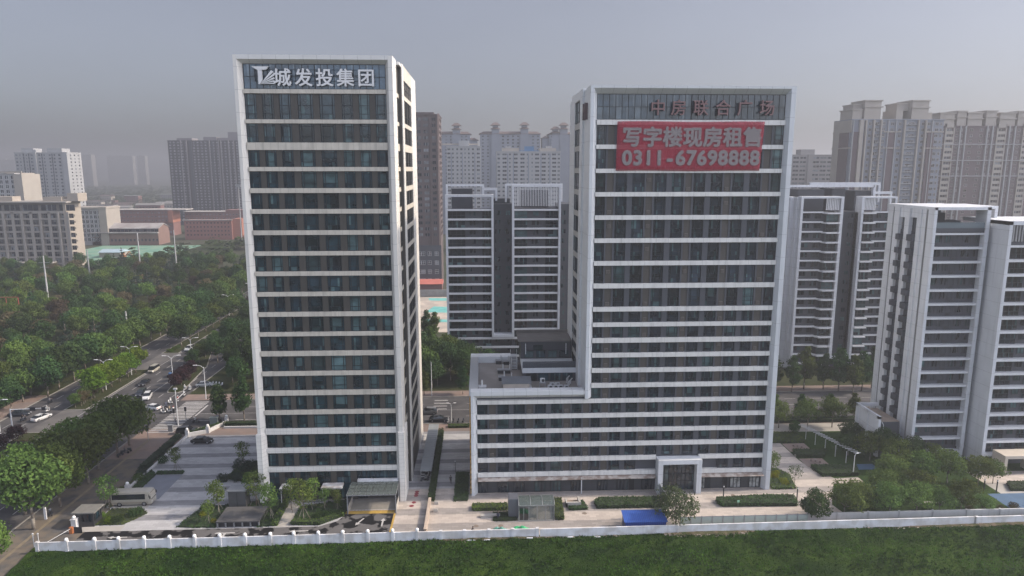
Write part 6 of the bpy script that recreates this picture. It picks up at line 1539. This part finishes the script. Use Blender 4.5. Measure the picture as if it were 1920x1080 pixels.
for a, b_, dep in ((29.5, 46, 1.1), (70, 120, .8), (-9, 12, .45)):
    n = int((b_ - a) * 2); vs = []
    for k in range(n + 1):
        x = a + (b_ - a) * k / n; e = math.sin(math.pi * k / n) ** .4; d = dep * e * random.uniform(.45, 1.15)
        for v, zz in ((0, .34), (.4, .36), (.8, .26), (1.0, .12)): vs.append((x, wall_y(x) - .02 - d * v, zz * e + field_z(x, wall_y(x) - .1 - d * v) * .75 + random.uniform(-.03, .03)))
    tag(MB().add(vs, [(k * 4 + j, k * 4 + j + 1, k * 4 + j + 5, k * 4 + j + 4) for k in range(n) for j in range(3)]).build('dirt_bank', [M_bank], smooth=True), kind='structure')
# plaza walls on the left
def low_wall(name, label, pts, h, globes=()):
    t = thing(name, label, 'wall', (*pts[0], 0)); mb = MB()
    for (ax, ay), (bx, by) in zip(pts, pts[1:]):
        d = Vector((bx - ax, by - ay)).normalized(); n = Vector((-d.y, d.x)) * .2
        mb.prism([(ax - n.x, ay - n.y), (bx - n.x, by - n.y), (bx + n.x, by + n.y), (ax + n.x, ay + n.y)], 0, h)
    mb.build('wall_panel', [pm('plaza_wall_white', (.52, .51, .50), .7, .06, .6, streak=.3)], t)
    for x, y in globes:
        MB().box(x - .35, x + .35, y - .35, y + .35, 0, h + .7).build('pier', [MATS['plaza_wall_white']], t); MB().ball((x, y, h + .95), .32).build('globe_lamp', [M_globe], t, smooth=True)
low_wall('plaza_wall', 'low white wall with globe lamp piers at the back left of the plaza', [(-67, 150.9), (-63.2, 153), (-61.1, 158.6)], .9, ((-67, 150.9), (-63.2, 153), (-61.1, 159)))
low_wall('plaza_wall', 'low white edging wall along the left side of the plaza', [(-67, 132), (-67, 150.5)], .55)
low_wall('plaza_wall', 'low pale edging wall of the back hedge beside the tower', [(-60.6, 155.7), (-40.6, 155.7)], .5)
low_wall('plaza_wall', 'low pale edging of the planting strip by the parking bay', [(-67.2, 117.5), (-67.2, 131.5)], .5, ((-67.2, 124.5),))
# guard booth and gate
t = thing('guard_booth', 'dark grey guard booth with a flat pale roof at the site entrance', 'booth', (-67.6, 112.3, 0))
MB().box(-69.1, -66.1, 111.0, 113.6, .05, 2.55).build('wall', [M_blk], t); MB().box(-69.5, -65.7, 110.7, 113.9, 2.55, 2.75).build('roof', [pm('booth_roof', (.16, .155, .14), .7, .15, 1)], t)
W = Wins(t, WL, 20)
W.add(-68.0, 110.95, 1.0, 1.6, 1.3, (.5,), (), 0); W.add(-66.05, 111.3, 1.0, 2.0, 1.3, (.33, .66), (), HP); W.flush()
MB().box(-68.9, -68.15, 110.96, 111.0, .1, 2.2).build('door', [M_trim], t)
t = thing('gate_pier', 'white gate pier with a globe lamp beside the guard booth', 'gate pier', (-69, 110.6, 0))
MB().box(-69.4, -68.6, 110.2, 110.95, 0, 1.75).box(-69.5, -68.5, 110.1, 111.0, 1.75, 1.87).build('pier', [M_ww], t); MB().ball((-69, 110.55, 2.12), .28).build('globe_lamp', [M_globe], t, smooth=True)
t = thing('barrier_gate', 'orange topped barrier gate at the site entrance', 'barrier', (-68.6, 108.9, 0))
MB().box(-68.9, -68.4, 108.7, 109.2, 0, 1.2).build('post', [pm('barrier_orange', (.35, .12, .04), .5, .1, 2)], t); MB().tube((-68.6, 108.9, 1.0), (-70.0, 104.4, 1.0), .05).build('arm', [M_galv], t)
MB().box(-68.2, -66.9, 108.9, 108.96, .05, 1.2).build('side_gate', [M_blk], t)
for x, y, l in ((-72.0, 104.6, 'left'), (-71.2, 104.6, 'right')):
    t = thing('bollard_post', 'white post, %s of a pair, behind the left end of the white wall' % l, 'post', (x, y, 0)); MB().tube((x, y, 0), (x, y, 2.4), .07).ball((x, y, 2.5), .15).build('post', [M_galv], t)
# service structures in front of the left tower
t = thing('utility_cabinet', 'grey louvred utility cabinet on the lawn in front of the left tower', 'cabinet', (-43.7, 117, 0))
M_cab = pm('cabinet_grey', (.075, .077, .078), .6, .08, 1, joint=[(2, .25, 0, .05)])
MB().box(-45.3, -42.3, 116, 118.2, .05, 3.5).build('body', [M_cab], t); MB().box(-45.5, -42.1, 115.8, 118.4, 3.5, 3.65).build('roof', [M_metal], t); MB().box(-43.85, -43.75, 115.97, 116.0, .3, 3.3).build('door_gap', [M_blk], t)
t = thing('vent_slab', 'low grey concrete vent structure with a flat slab roof before the left tower', 'vent structure', (-42, 112, 0))
MB().box(-45.2, -38.0, 109.55, 114.8, 1.0, 1.2).build('slab_roof', [pm('vent_roof', (.085, .083, .083), .9, .12, .4, two=(.062, .06, .06), twoscale=.4)], t)
b = MB().box(-44.9, -38.3, 109.9, 114.6, .05, .95); b.build('grille_body', [M_blk], t)
for k in range(6): MB().box(-45.1 + 1.38 * k, -44.9 + 1.38 * k, 109.6, 109.9, .05, 1.0).build('post', [M_metal], t)
sheet('garden_path', -35.1, -32.9, 109.5, 118.9, .064, M_conc); sheet('entry_terrace', -41, -24.5, 118.6, 121, .066, M_conc)
for x0, x1, l in ((-36.6, -34.5, 'left'), (-29.2, -25.4, 'right, wider')):
    t = thing('entrance_awning', 'pale flat entrance awning on the left tower ground floor, %s' % l, 'awning', (x0, 118, 0))
    MB().box(x0, x1, 116.9, 118.9, 3.1, 3.4).box(x0 + .1, x1 - .1, 117.1, 118.8, 3.4, 3.46).build('slab', [pm('awning_white', (.60, .59, .57), .6, .1, 1.2, two=(.4, .36, .33), twoscale=.8)], t)
    MB().box(x0 + .2, x0 + .32, 117.1, 117.22, .05, 3.1).build('post', [M_galv], t)
# ramp to the basement with its glass roof
t = thing('ramp_canopy', 'glass roofed canopy over the basement ramp at the left tower corner', 'canopy', (-19.7, 115, 0))
M_rg = clearglass('canopy_glass', (.10, .12, .113), .7)
g = MB(); fr_ = MB()
for i in range(8):
    x = -23.9 + 1.08 * i
    for j in range(4): g.box(x + .04, x + 1.04, 113.2 + 1.2 * j, 114.36 + 1.2 * j, 3.72 + .06 * j, 3.75 + .06 * j)
for i in range(9): fr_.box(-23.95 + 1.08 * i, -23.87 + 1.08 * i, 113.1, 118.0, 3.6, 3.72)
for j in range(5): fr_.box(-23.95, -15.23, 113.1 + 1.2 * j, 113.2 + 1.2 * j, 3.58, 3.70)
g.build('glass_roof', [M_rg], t); fr_.build('roof_frame', [M_metal], t)
for x in (-23.8, -15.35):
    for y in (113.3, 117.8): MB().box(x - .08, x + .08, y - .08, y + .08, .05, 3.6).build('post', [M_metal], t)
MB().box(-23.85, -23.8, 113.5, 118.4, .05, 1.2).box(-15.4, -15.35, 113.5, 118.4, .05, 1.2).build('side_wall', [M_conc], t)
polysheet('ramp', [(-23.7, 114.9), (-15.6, 114.9), (-15.6, 119), (-23.7, 119)], .067, pm('ramp_concrete', (.24, .225, .20), .85, .15, .7))
t = thing('wall_fascia', 'pale fascia beam above the basement ramp of the left tower', 'fascia', (-19, 118, 0)); MB().box(-22.8, -15.4, 117.9, 118.55, 3.6, 4.3).build('beam', [M_ww], t)
# bicycle shelter
t = thing('bicycle_shelter', 'long grey roofed bicycle shelter in the passage between the towers', 'shelter', (-11, 137, 0))
b = MB()
n = 40
for k in range(n): y0 = 124.9 + 24.7 * k / n; b.box(-12.15, -9.9, y0, y0 + 24.7 / n - .03, 2.5 + .02 * (k % 2), 2.58 + .02 * (k % 2))
b.build('roof', [pm('shelter_roof', (.23, .25, .26), .5, .06, .5)], t)
for y in (125.2, 131, 137, 143, 149): MB().box(-12.05, -11.95, y, y + .1, .05, 2.5).build('post', [M_metal], t)
for k in range(5):
    x, y = (-12.4, -12.42, -12.45, -12.6, -12.9)[k], (121.4, 120.6, 119.8, 117.2, 115.9)[k]
    t = thing('floor_marker', 'dark red oval floor marker on the paving beside the left tower', 'floor marker', (x, y, 0), 0, 'red floor markers'); MB().lathe([(.42, .056), (.42, .064)], (x, y, 0), 16).xf(Matrix.Identity(4)).build('disc', [pm('marker_red', (.20, .03, .04), .6, .1, 2)], t)
t = thing('ramp_handrail', 'stone capped handrail wall at the end of the long hedge', 'handrail', (-9.6, 111, 0))
MB().box(-9.85, -9.45, 106.0, 117.0, .05, .95).box(-9.9, -9.4, 105.9, 117.1, .95, 1.05).build('wall', [pm('handrail_stone', (.42, .34, .27), .5, .15, .8)], t)
for x, y, l in ((-8.4, 113.6, 'near one'), (-8.5, 116.4, 'far one')):
    t = thing('stone_block', 'small pale stone block beside the handrail wall, ' + l, 'stone block', (x, y, 0)); MB().box(x - .4, x + .4, y - .3, y + .3, .05, .5).box(x - .3, x + .3, y - .2, y + .2, .5, .6).build('block', [M_conc], t)
# glass pavilion (metro style stair cover) with dark box
t = thing('glass_pavilion', 'arched glass stair pavilion with a dark grey block at its left side', 'pavilion', (9, 111, 0))
MB().box(4.4, 6.15, 110.6, 113.1, .05, 3.6).build('dark_block', [pm('pavilion_block', (.08, .085, .10), .5, .1, .6)], t)
MB().box(6.1, 12.3, 109.5, 113.0, .05, .25).build('base', [M_conc], t)
g = MB()
g.box(7.9, 12.2, 109.52, 109.55, .25, 2.9).box(12.22, 12.25, 109.6, 112.9, .25, 2.9)
g.build('glass_wall', [clearglass('pavilion_glass', (.14, .17, .165), .28)], t)
g = MB(); fr_ = MB()
sec = [(109.5, 2.95), (110.1, 3.35), (111.2, 3.6), (112.3, 3.45), (113.0, 3.1)]
for (ya, za), (yb, zb) in zip(sec, sec[1:]):
    for k in range(3): x0 = 6.15 + 2.05 * k; g.add([(x0 + .05, ya, za), (x0 + 2.0, ya, za), (x0 + 2.0, yb, zb), (x0 + .05, yb, zb), (x0 + .05, ya, za - .04), (x0 + 2.0, ya, za - .04), (x0 + 2.0, yb, zb - .04), (x0 + .05, yb, zb - .04)], [(0, 1, 2, 3), (4, 7, 6, 5), (0, 4, 5, 1), (1, 5, 6, 2), (2, 6, 7, 3), (3, 7, 4, 0)])
    for k in range(4): x0 = 6.15 + 2.05 * k; fr_.tube((x0, ya, za), (x0, yb, zb), .05)
g.build('glass_roof', [clearglass('pavilion_roof_glass', (.10, .125, .115), .5)], t)
for x in (6.15, 7.0, 7.9, 9.3, 10.8, 12.25): fr_.box(x - .05, x + .05, 109.47, 109.57, .25, 2.95)
fr_.box(6.1, 12.3, 109.46, 109.58, 2.85, 2.97).box(6.1, 12.3, 112.95, 113.05, .25, 3.1)
fr_.build('frame', [M_metal], t)
MB().box(6.3, 7.8, 109.55, 109.6, .25, 2.4).build('door', [M_cgl], t)
MB().add([(7.5, 110.2, .3), (11.5, 110.2, 1.9), (11.5, 112.6, 1.9), (7.5, 112.6, .3)], [(0, 1, 2, 3)]).box(7.5, 12.1, 112.6, 112.8, .3, 2.2).build('inner_stair', [M_conc], t)
t = thing('stone_bench', 'long pale stone bench left of the glass pavilion', 'bench', (1, 111, 0)); MB().box(-.4, 2.9, 110.9, 111.6, .05, .45).box(-.45, 2.95, 110.85, 111.65, .45, .53).build('seat', [M_conc], t)
t = thing('stone_planter', 'pale stone planter box right of the glass pavilion', 'planter', (16, 114.5, 0)); MB().box(14.9, 17.2, 114.0, 114.4, .05, 1.0).box(17.2, 17.6, 114, 116.2, .05, 1.05).box(14.9, 15.2, 114, 116, .05, .9).build('wall', [M_conc], t); MB().box(15.2, 17.2, 114.4, 116, .3, .45).build('soil', [M_soil], t)
# tarps
def heap(x0, x1, y, h, label, m):
    n1, n2 = 22, 10; vs = []
    for j in range(n2 + 1):
        for i in range(n1 + 1):
            u, v = i / n1, j / n2; e = math.sin(math.pi * u) ** .7 * math.sin(math.pi * v) ** .7
            vs.append((x0 + (x1 - x0) * u + random.uniform(-.05, .05), y + 1.6 * v + random.uniform(-.05, .05), .07 + e * h * (.7 + .4 * math.sin(u * 9 + 2) * math.sin(v * 5)) + random.uniform(0, .1) * e))
    o = MB().add(vs, [(j * (n1 + 1) + i, j * (n1 + 1) + i + 1, (j + 1) * (n1 + 1) + i + 1, (j + 1) * (n1 + 1) + i) for j in range(n2) for i in range(n1)]).build('tarp_heap', [m], smooth=False)
    tag(o, label, 'tarp')
heap(1.2, 4.2, 105.4, .95, 'dull teal net heaped over rubble behind the white wall', pm('net_teal', (.10, .26, .21), .9, .3, 2)); heap(4.4, 8.0, 105.4, 1.1, 'bright green tarpaulin heap behind the white wall', pm('tarp_green', (.04, .38, .15), .7, .25, 1.5))
heap(17.5, 20.5, 105.2, .5, 'long low pile of scrap timber behind the white wall', pm('scrap_brown', (.16, .11, .08), .9, .3, 2)); heap(20.8, 22.4, 105.3, .7, 'dark heap of mixed scrap left of the blue shed', pm('scrap_dark', (.10, .12, .12), .9, .4, 3)); heap(22.2, 23.6, 105.2, .9, 'pale plastic heap touching the blue shed', pm('scrap_pale', (.28, .28, .30), .8, .3, 3))
# blue shed
t = thing('blue_shed', 'bright blue corrugated steel shed behind the white wall', 'shed', (27, 105, 0))
M_bs = pm('blue_steel', (.02, .055, .24), .45, .1, .8, joint=[(0, .32, 0, .06)]); M_br = pm('blue_steel_roof', (.03, .085, .32), .45, .08, .8, joint=[(0, .32, 0, .06)])
MB().box(23.7, 30.6, 104.9, 107.4, .05, 2.0).build('wall', [M_bs], t)
MB().prismx([(104.7, 1.98), (104.7, 2.05), (107.6, 2.75), (107.6, 2.68)], 23.5, 30.8).build('roof', [M_br], t)
# glass hoarding
t = thing('glass_fence', 'long fence of pale greenish glass panels behind the white wall', 'fence', (45, 106.4, 0))
M_fg = clearglass('fence_glass', (.36, .43, .40), .8)
for k in range(12):
    x = 33.4 + 1.85 * k
    MB().box(x + .06, x + 1.78, 106.45, 106.49, .25, 1.75).build('panel', [M_fg], t); MB().box(x - .06, x + .06, 106.38, 106.56, .05, 1.95).build('post', [M_metal], t)
MB().box(33.4, 55.6, 106.42, 106.52, 1.75, 1.85).box(33.4, 55.6, 106.42, 106.52, .12, .22).build('rail', [M_metal], t)
t = thing('glass_fence', 'short fence of dark panels running to the tower entrance', 'fence', (32.9, 115.5, 0))
for k in range(5):
    y = 112.4 + 1.35 * k
    MB().box(32.88, 32.92, y + .05, y + 1.3, .2, 2.2).build('panel', [clearglass('dark_fence_glass', (.16, .19, .19), .85)], t); MB().box(32.84, 32.96, y - .05, y + .05, .05, 2.35).build('post', [M_metal], t)
# bollard lights
for k, (x, y) in enumerate(((44.35, 116.2), (57.6, 114.9), (94.4, 116.7), (96.4, 116.1), (-5.5, 129.6))):
    t = thing('light_column', 'black light column ' + ('at the hedge right of the tower entrance', 'at the right end of the long hedge', 'left of a pair by the blue court', 'by the blue court, right of a pair', 'slim, beside the planted bed between the towers')[k], 'light column', (x, y, 0)); MB().tube((x, y, .05), (x, y, 2.6), .11 if k < 4 else .06).build('column', [M_blk], t); MB().tube((x, y, 2.3), (x, y, 2.5), .125 if k < 4 else .08).build('lens', [M_globe], t)
t = thing('hedge_sign', 'small green and white sign board in the hedge right of the entrance', 'sign', (45.9, 113.3, 0)); MB().box(45.7, 46.1, 112.9, 112.95, .9, 1.3).build('board', [pm('sign_green', (.25, .5, .35), .5, .1, 2)], t); MB().box(45.87, 45.93, 112.95, 113.0, .1, 1.3).build('post', [M_metal], t)
for k, (x, y) in enumerate(((-1.2, 108.3), (3, 108.2), (17.9, 111.8), (46.6, 117.3))):
    t = thing('manhole_cover', 'round manhole cover in the pale paving, ' + ('leftmost, left of the bench', 'below the sitting person', 'right of the glass pavilion', 'near the entrance hedge')[k], 'manhole', (x, y, 0)); MB().lathe([(.42, .05), (.42, .066)], (x, y, 0), 18).build('disc', [pm('manhole_iron', (.18, .14, .11), .7, .2, 3)], t)
# park furniture right
for k, (x, y, l) in enumerate(((66.5, 133.9, 'white seat block on the edge of the pale path'), (81, 112.2, 'long pale bench in the cluster of feathery trees'))):
    t = thing('park_bench', l, 'bench', (x, y, 0)); w2 = .5 if k == 0 else 2.5
    MB().box(x - w2, x + w2, y - .3, y + .3, .38, .5).build('seat', [M_conc], t)
    for s in (-.8, .8): MB().box(x + s * w2 - .08, x + s * w2 + .08, y - .25, y + .25, .05, .38).build('leg', [M_conc], t)
for x, y, l in ((68.8, 130.6, 'near'), (68.6, 138.4, 'far')):
    t = thing('picnic_table', 'small table with seats on the %s sand court' % l, 'table', (x, y, 0)); MB().lathe([(.55, .78), (.55, .85)], (x, y, 0), 12).build('top', [M_brick], t); MB().tube((x, y, .07), (x, y, .78), .1).build('pedestal', [M_brick], t)
    for a in range(3): MB().tube((x + 1 * math.cos(a * 2.1), y + math.sin(a * 2.1), .07), (x + math.cos(a * 2.1), y + math.sin(a * 2.1), .5), .2).build('stool', [M_brick], t)
t = thing('pergola', 'white slatted pergola over the park walk right of the tower', 'pergola', (74.5, 140, 0))
for k in range(5): MB().box(72.6 + .6 * k, 72.72 + .6 * k, 143 - 3.2 * k, 143.12 - 3.2 * k, .05, 2.6).build('post', [M_wwd], t)
b = MB()
for k in range(22): x = 71.8 + .2 * k; y = 145 - .75 * k; b.box(x, x + 1.5, y, y + .14, 2.6, 2.75)
b.build('slat', [M_wwd], t)
t = thing('play_frame', 'dark climbing frame on the blue court at the right edge', 'play equipment', (100, 111, 0)); MB().tube((98.6, 110, .07), (99.3, 111, 1.6), .07).tube((99.3, 111, 1.6), (101, 111.5, 1.7), .07).tube((101, 111.5, 1.7), (101.6, 110.6, .07), .07).build('frame', [M_blk], t)
t = thing('garden_shelter', 'small tiled garden shelter by the trees right of the right tower', 'shelter', (79, 160, 0)); MB().box(76.8, 77, 156.9, 157.1, 0, 2.4).box(81, 81.2, 156.9, 157.1, 0, 2.4).box(76.8, 77, 155, 155.2, 0, 2.4).box(81, 81.2, 155, 155.2, 0, 2.4).build('post', [M_metal], t)
MB().prismy([(76.2, 2.4), (79, 3.6), (81.8, 2.4)], 154.6, 157.6).build('roof', [M_tile], t)
# street lamps
M_lp = pm('lamp_white', (.55, .56, .57), .45, .05, 1)
def lamp(x, y, h, arms, label, group=None, reach=2.0):
    t = thing('street_lamp', label, 'street lamp', (x, y, 0), 0, group)
    MB().tube((x, y, 0), (x, y, h), .12, .07, 8).build('pole', [M_lp], t)
    for dx, dy in arms:
        MB().path([(x, y, h - .4), (x + dx * .35 * reach, y + dy * .35 * reach, h + .35), (x + dx * reach * .8, y + dy * reach * .8, h + .5)], .05).build('arm', [M_lp], t)
        a = Vector((x + dx * reach * .75, y + dy * reach * .75, h + .48)); b_ = Vector((x + dx * (reach + .5), y + dy * (reach + .5), h + .5))
        MB().tube(a, b_, .13, .09, 6).build('lamp_head', [M_globe], t)
    return t
lamp(-73, 177.2, 8.8, [(-1, 0)], 'white single armed street lamp across the junction, by the pink pavement', None, 2.2)
lamp(-87, 190, 8, [(-1, 0), (1, .2)], 'white street lamp rising out of the purple median trees'); lamp(-91.2, 213, 7.5, [(-1, 0), (1, 0)], 'white street lamp on the median behind the purple trees')
for y in (186, 200): lamp(-103.4, y, 8.2, [(-1, 0), (1, 0)], 'white two armed lamp above the bright green trees, ' + ('near one' if y < 190 else 'far one'))
for y in (283, 312, 345): lamp(-104.5, y, 8.4, [(-1, 0), (1, 0)], 'white two armed lamp far up the road beside the purple strip', 'far two armed lamps')
lamp(-109.5, 153, 8.3, [(1, 0)], 'white street lamp at the left edge beside the frontage road'); lamp(-13.5, 176.8, 9.5, [], 'thin dark pole among trees in the gap between the towers'); lamp(-7.4, 156.9, 4.5, [(-1, 0), (1, 0)], 'small white two armed lamp at the shelter end of the passage', None, .7); lamp(73.5, 124.6, 4.2, [(.6, 0)], 'small white lamp beside the blue play court', None, .8)
t = thing('traffic_mast', 'tall white traffic mast standing at the zebra crossing', 'traffic mast', (-70.7, 155, 0)); MB().tube((-70.7, 155, 0), (-70.7, 155, 10.2), .14, .09).box(-71.1, -70.3, 154.8, 155.2, 9.9, 10.25).build('mast', [M_lp], t); MB().tube((-70.7, 155, 7.4), (-70.7, 161, 7.8), .07).build('arm', [M_lp], t); MB().box(-70.9, -70.5, 160, 161.2, 7.4, 7.9).build('signal_box', [M_blk], t)
for k, (x, y) in enumerate(((-71.6, 161.3), (-73.9, 160.3), (-74.8, 149))):
    t = thing('traffic_signal', 'dark traffic signal post ' + ('right of the tall white mast', 'left of the tall white mast', 'on the pavement corner by the street trees')[k], 'traffic signal', (x, y, 0)); MB().tube((x, y, 0), (x, y, 2.6), .07).build('pole', [M_metal], t); MB().box(x - .2, x + .2, y - .18, y + .18, 2.4, 3.5).build('signal_box', [M_blk], t)
t = thing('signal_gantry', 'white signal gantry with a long arm among purple trees at the left edge', 'signal gantry', (-107.4, 154, 0)); MB().tube((-107.4, 154, 0), (-107.4, 154, 6.2), .16, .12).build('mast', [M_lp], t); MB().tube((-107.4, 154, 6), (-99.5, 154, 6.3), .1, .06).build('arm', [M_lp], t); MB().box(-103, -101.8, 153.9, 154.2, 5.7, 6.5).box(-100.4, -99.6, 153.9, 154.2, 5.8, 6.5).build('signal_box', [M_blk], t)
t = thing('signal_cabinet', 'grey green street cabinet beside the plaza hedge at the junction', 'cabinet', (-63.8, 158.6, 0)); MB().box(-64.7, -62.9, 158.0, 158.7, .06, 1.8).box(-64.8, -62.8, 157.9, 158.8, 1.8, 1.9).build('body', [pm('cabinet_green', (.20, .23, .22), .6, .1, 1)], t)
t = thing('signal_cabinet', 'small grey cabinet on the pavement by the tall white mast', 'cabinet', (-72, 154.2, 0)); MB().box(-72.6, -71.6, 153.9, 154.5, .06, 1.6).box(-72.7, -71.5, 153.8, 154.6, 1.6, 1.7).build('body', [M_metal], t)
t = thing('sign_post', 'white information post under the street trees on the pavement', 'post', (-75.9, 114, 0)); MB().box(-76.1, -75.7, 113.9, 114.1, .06, 2.0).box(-76.05, -75.75, 113.87, 114.13, 2.0, 2.3).build('post', [M_ww], t)
for k, (x, y, h) in enumerate(((-187.2, 300, 23.4), (-222, 320, 19), (-219.8, 391, 15.5), (-131.8, 255, 8), (-196, 400, 24), (-176.4, 402, 25.4), (-192.5, 560, 48))):
    t = thing('power_pole', 'tall slim concrete pole above the park, ' + ('the one with cross arms rising highest', 'cut by the left edge', 'by the end of the office slab', 'short, near the road', 'in front of the green yard', 'right one, before the red hall', 'far off in haze with a floodlight head')[k], 'pole', (x, y, 0))
    MB().tube((x, y, 0), (x, y, h), .42, .26, 8).build('pole', [pm('pole_concrete', (.34, .34, .34), .8, .08, .5)], t)
    if k in (0, 2): MB().box(x - 2.2, x + 2.2, y - .1, y + .1, h - 3, h - 2.8).box(x - 1.8, x + 1.8, y - .1, y + .1, h - 5, h - 4.8).build('cross_arm', [M_metal], t)
    if k == 6: MB().box(x - 2, x + 2, y - .5, y + .5, h - 2, h).build('floodlight', [M_metal], t)
t = thing('red_frame', 'thin red steel frame standing among the park trees', 'steel frame', (-178, 268, 0)); M_rf = pm('frame_red', (.36, .09, .06), .6, .1, 2)
for x in (-186, -181, -176.5): MB().box(x - .1, x + .1, 264.9, 265.1, 0, 12).build('post', [M_rf], t)
MB().box(-186, -176.4, 264.9, 265.1, 11.8, 12).box(-186, -176.4, 264.9, 265.1, 8.8, 9).build('beam', [M_rf], t)
# roof plant on the podium
def ac(x, y, z, label, group=None, rz=0):
    t = thing('ac_unit', label, 'air conditioner', (x, y, z), 0, group)
    MB().box(x - .45, x + .45, y - .2, y + .2, z + .05, z + .85).build('case', [M_galv], t)
    f = MB()
    f.tube((x + .1, y - .23, z + .45), (x + .1, y - .2, z + .45), .3, None, 14); f.build('fan_grille', [M_blk], t)
    MB().box(x - .4, x - .34, y - .2, y + .2, z, z + .05).box(x + .34, x + .4, y - .2, y + .2, z, z + .05).build('foot', [M_blk], t)
for k, (x, y, z) in enumerate(((11.5, 125.2, 19.9), (12.9, 124.4, 18.8), (13.9, 124.4, 18.8), (14.8, 124.4, 18.8), (15.9, 124.2, 18.8), (13.4, 125.8, 18.8), (14.4, 125.8, 18.8))):
    ac(x, y, z + .02, 'white outdoor unit in the row on the podium roof', 'outdoor units on the podium roof')
t = thing('unit_platform', 'small steel platform carrying one outdoor unit on the podium roof', 'platform', (11.5, 125.2, 18.8)); MB().box(10.9, 12.1, 124.9, 125.6, 19.8, 19.9).build('deck', [M_metal], t)
for x in (10.95, 12.05): MB().box(x - .05, x + .05, 124.9, 125.6, 18.8, 19.8).build('leg', [M_metal], t)
for k, (x, y) in enumerate(((3.6, 142.4), (5.2, 141.8), (3.8, 135.5), (5.2, 135.5), (3.9, 130.6), (5.3, 129.6))):
    t = thing('roof_fan', 'dark boxed ventilator on the podium roof', 'ventilator', (x, y, 18.8), 0, 'dark ventilators on the podium roof')
    MB().box(x - .6, x + .6, y - .6, y + .6, 18.8, 19.5).build('case', [M_blk], t); MB().box(x - .7, x + .7, y - .7, y + .7, 19.5, 19.6).build('lid', [M_metal], t); MB().tube((x + .5, y, 19.6), (x + .5, y, 20.6), .12).build('flue', [M_galv], t)
t = thing('roof_hut', 'stone faced roof hut with a dark slatted lid on the podium roof', 'roof hut', (6.4, 125, 18.8)); MB().box(4.0, 8.9, 123.3, 126.2, 18.8, 20.4).build('wall', [pm('hut_stone', (.42, .37, .32), .8, .12, 1)], t)
b = MB()
for k in range(12): b.box(3.7, 9.3, 123.0 + .3 * k, 123.25 + .3 * k, 20.4 + .03 * k, 20.5 + .03 * k)
b.build('slatted_lid', [pm('lid_grey', (.11, .12, .135), .5, .1, .8)], t)
t = thing('roof_duct', 'long pale metal duct on the podium roof before the outdoor units', 'duct', (12, 123.4, 18.8)); MB().box(9.4, 15.8, 122.9, 123.5, 18.85, 19.3).box(8.8, 9.4, 123, 126, 18.85, 19.3).build('duct', [M_galv], t)
t = thing('roof_vent', 'white roof vent with a pipe in the front left corner of the podium roof', 'roof vent', (-.2, 123.6, 18.8)); MB().box(-.6, .7, 123, 124, 18.8, 19.9).box(-.7, .8, 122.9, 124.1, 19.9, 20.0).build('case', [M_galv], t); MB().tube((.0, 123.5, 20), (0, 123.5, 21.1), .14).build('flue', [M_galv], t)
for k in range(6):
    x, y = 16.5 + .35 * (k % 3), 126 + .8 * k
    t = thing('roof_pipe', 'short bent pale pipe against the tower flank on the podium roof', 'pipe', (x, y, 18.8), 0, 'bent pipes on the podium roof'); MB().path([(x, y, 18.8), (x, y, 19.6), (x + .3, y - .2, 20.0)], .11).build('pipe', [M_galv], t)
# small white heaps of fallen plaster below the wall
for k, x in enumerate((-2.2, .6, 7.6, 14.2, 18.8)):
    o = MB().box(x - .5, x + .5 + .4 * (k == 0), wall_y(x) - .5, wall_y(x) - .25, field_z(x, 103) - .02, field_z(x, 103) + .12).build('fallen_slab', [M_ww]); tag(o, 'broken white slab lying in the grass at the foot of the white wall', 'slab', 'broken slabs under the wall')
# ================================================================ HAZE
hz = MB().box(-2600, 2600, -60, 5200, -1.2, 140).build('haze', [])
hm = bpy.data.materials.new('haze_air'); hm.use_nodes = True; nt = hm.node_tree
nt.nodes.remove(nt.nodes['Principled BSDF'])
pv = nt.nodes.new('ShaderNodeVolumePrincipled'); pv.inputs['Color'].default_value = (.49, .505, .545, 1); pv.inputs['Density'].default_value = .00064
pv.inputs['Anisotropy'].default_value = .3
nt.links.new(pv.outputs[0], nt.nodes['Material Output'].inputs['Volume'])
hz.data.materials.append(hm); tag(hz, kind='stuff')
for o in COL.objects:
    if '_o' in o: del o['_o']
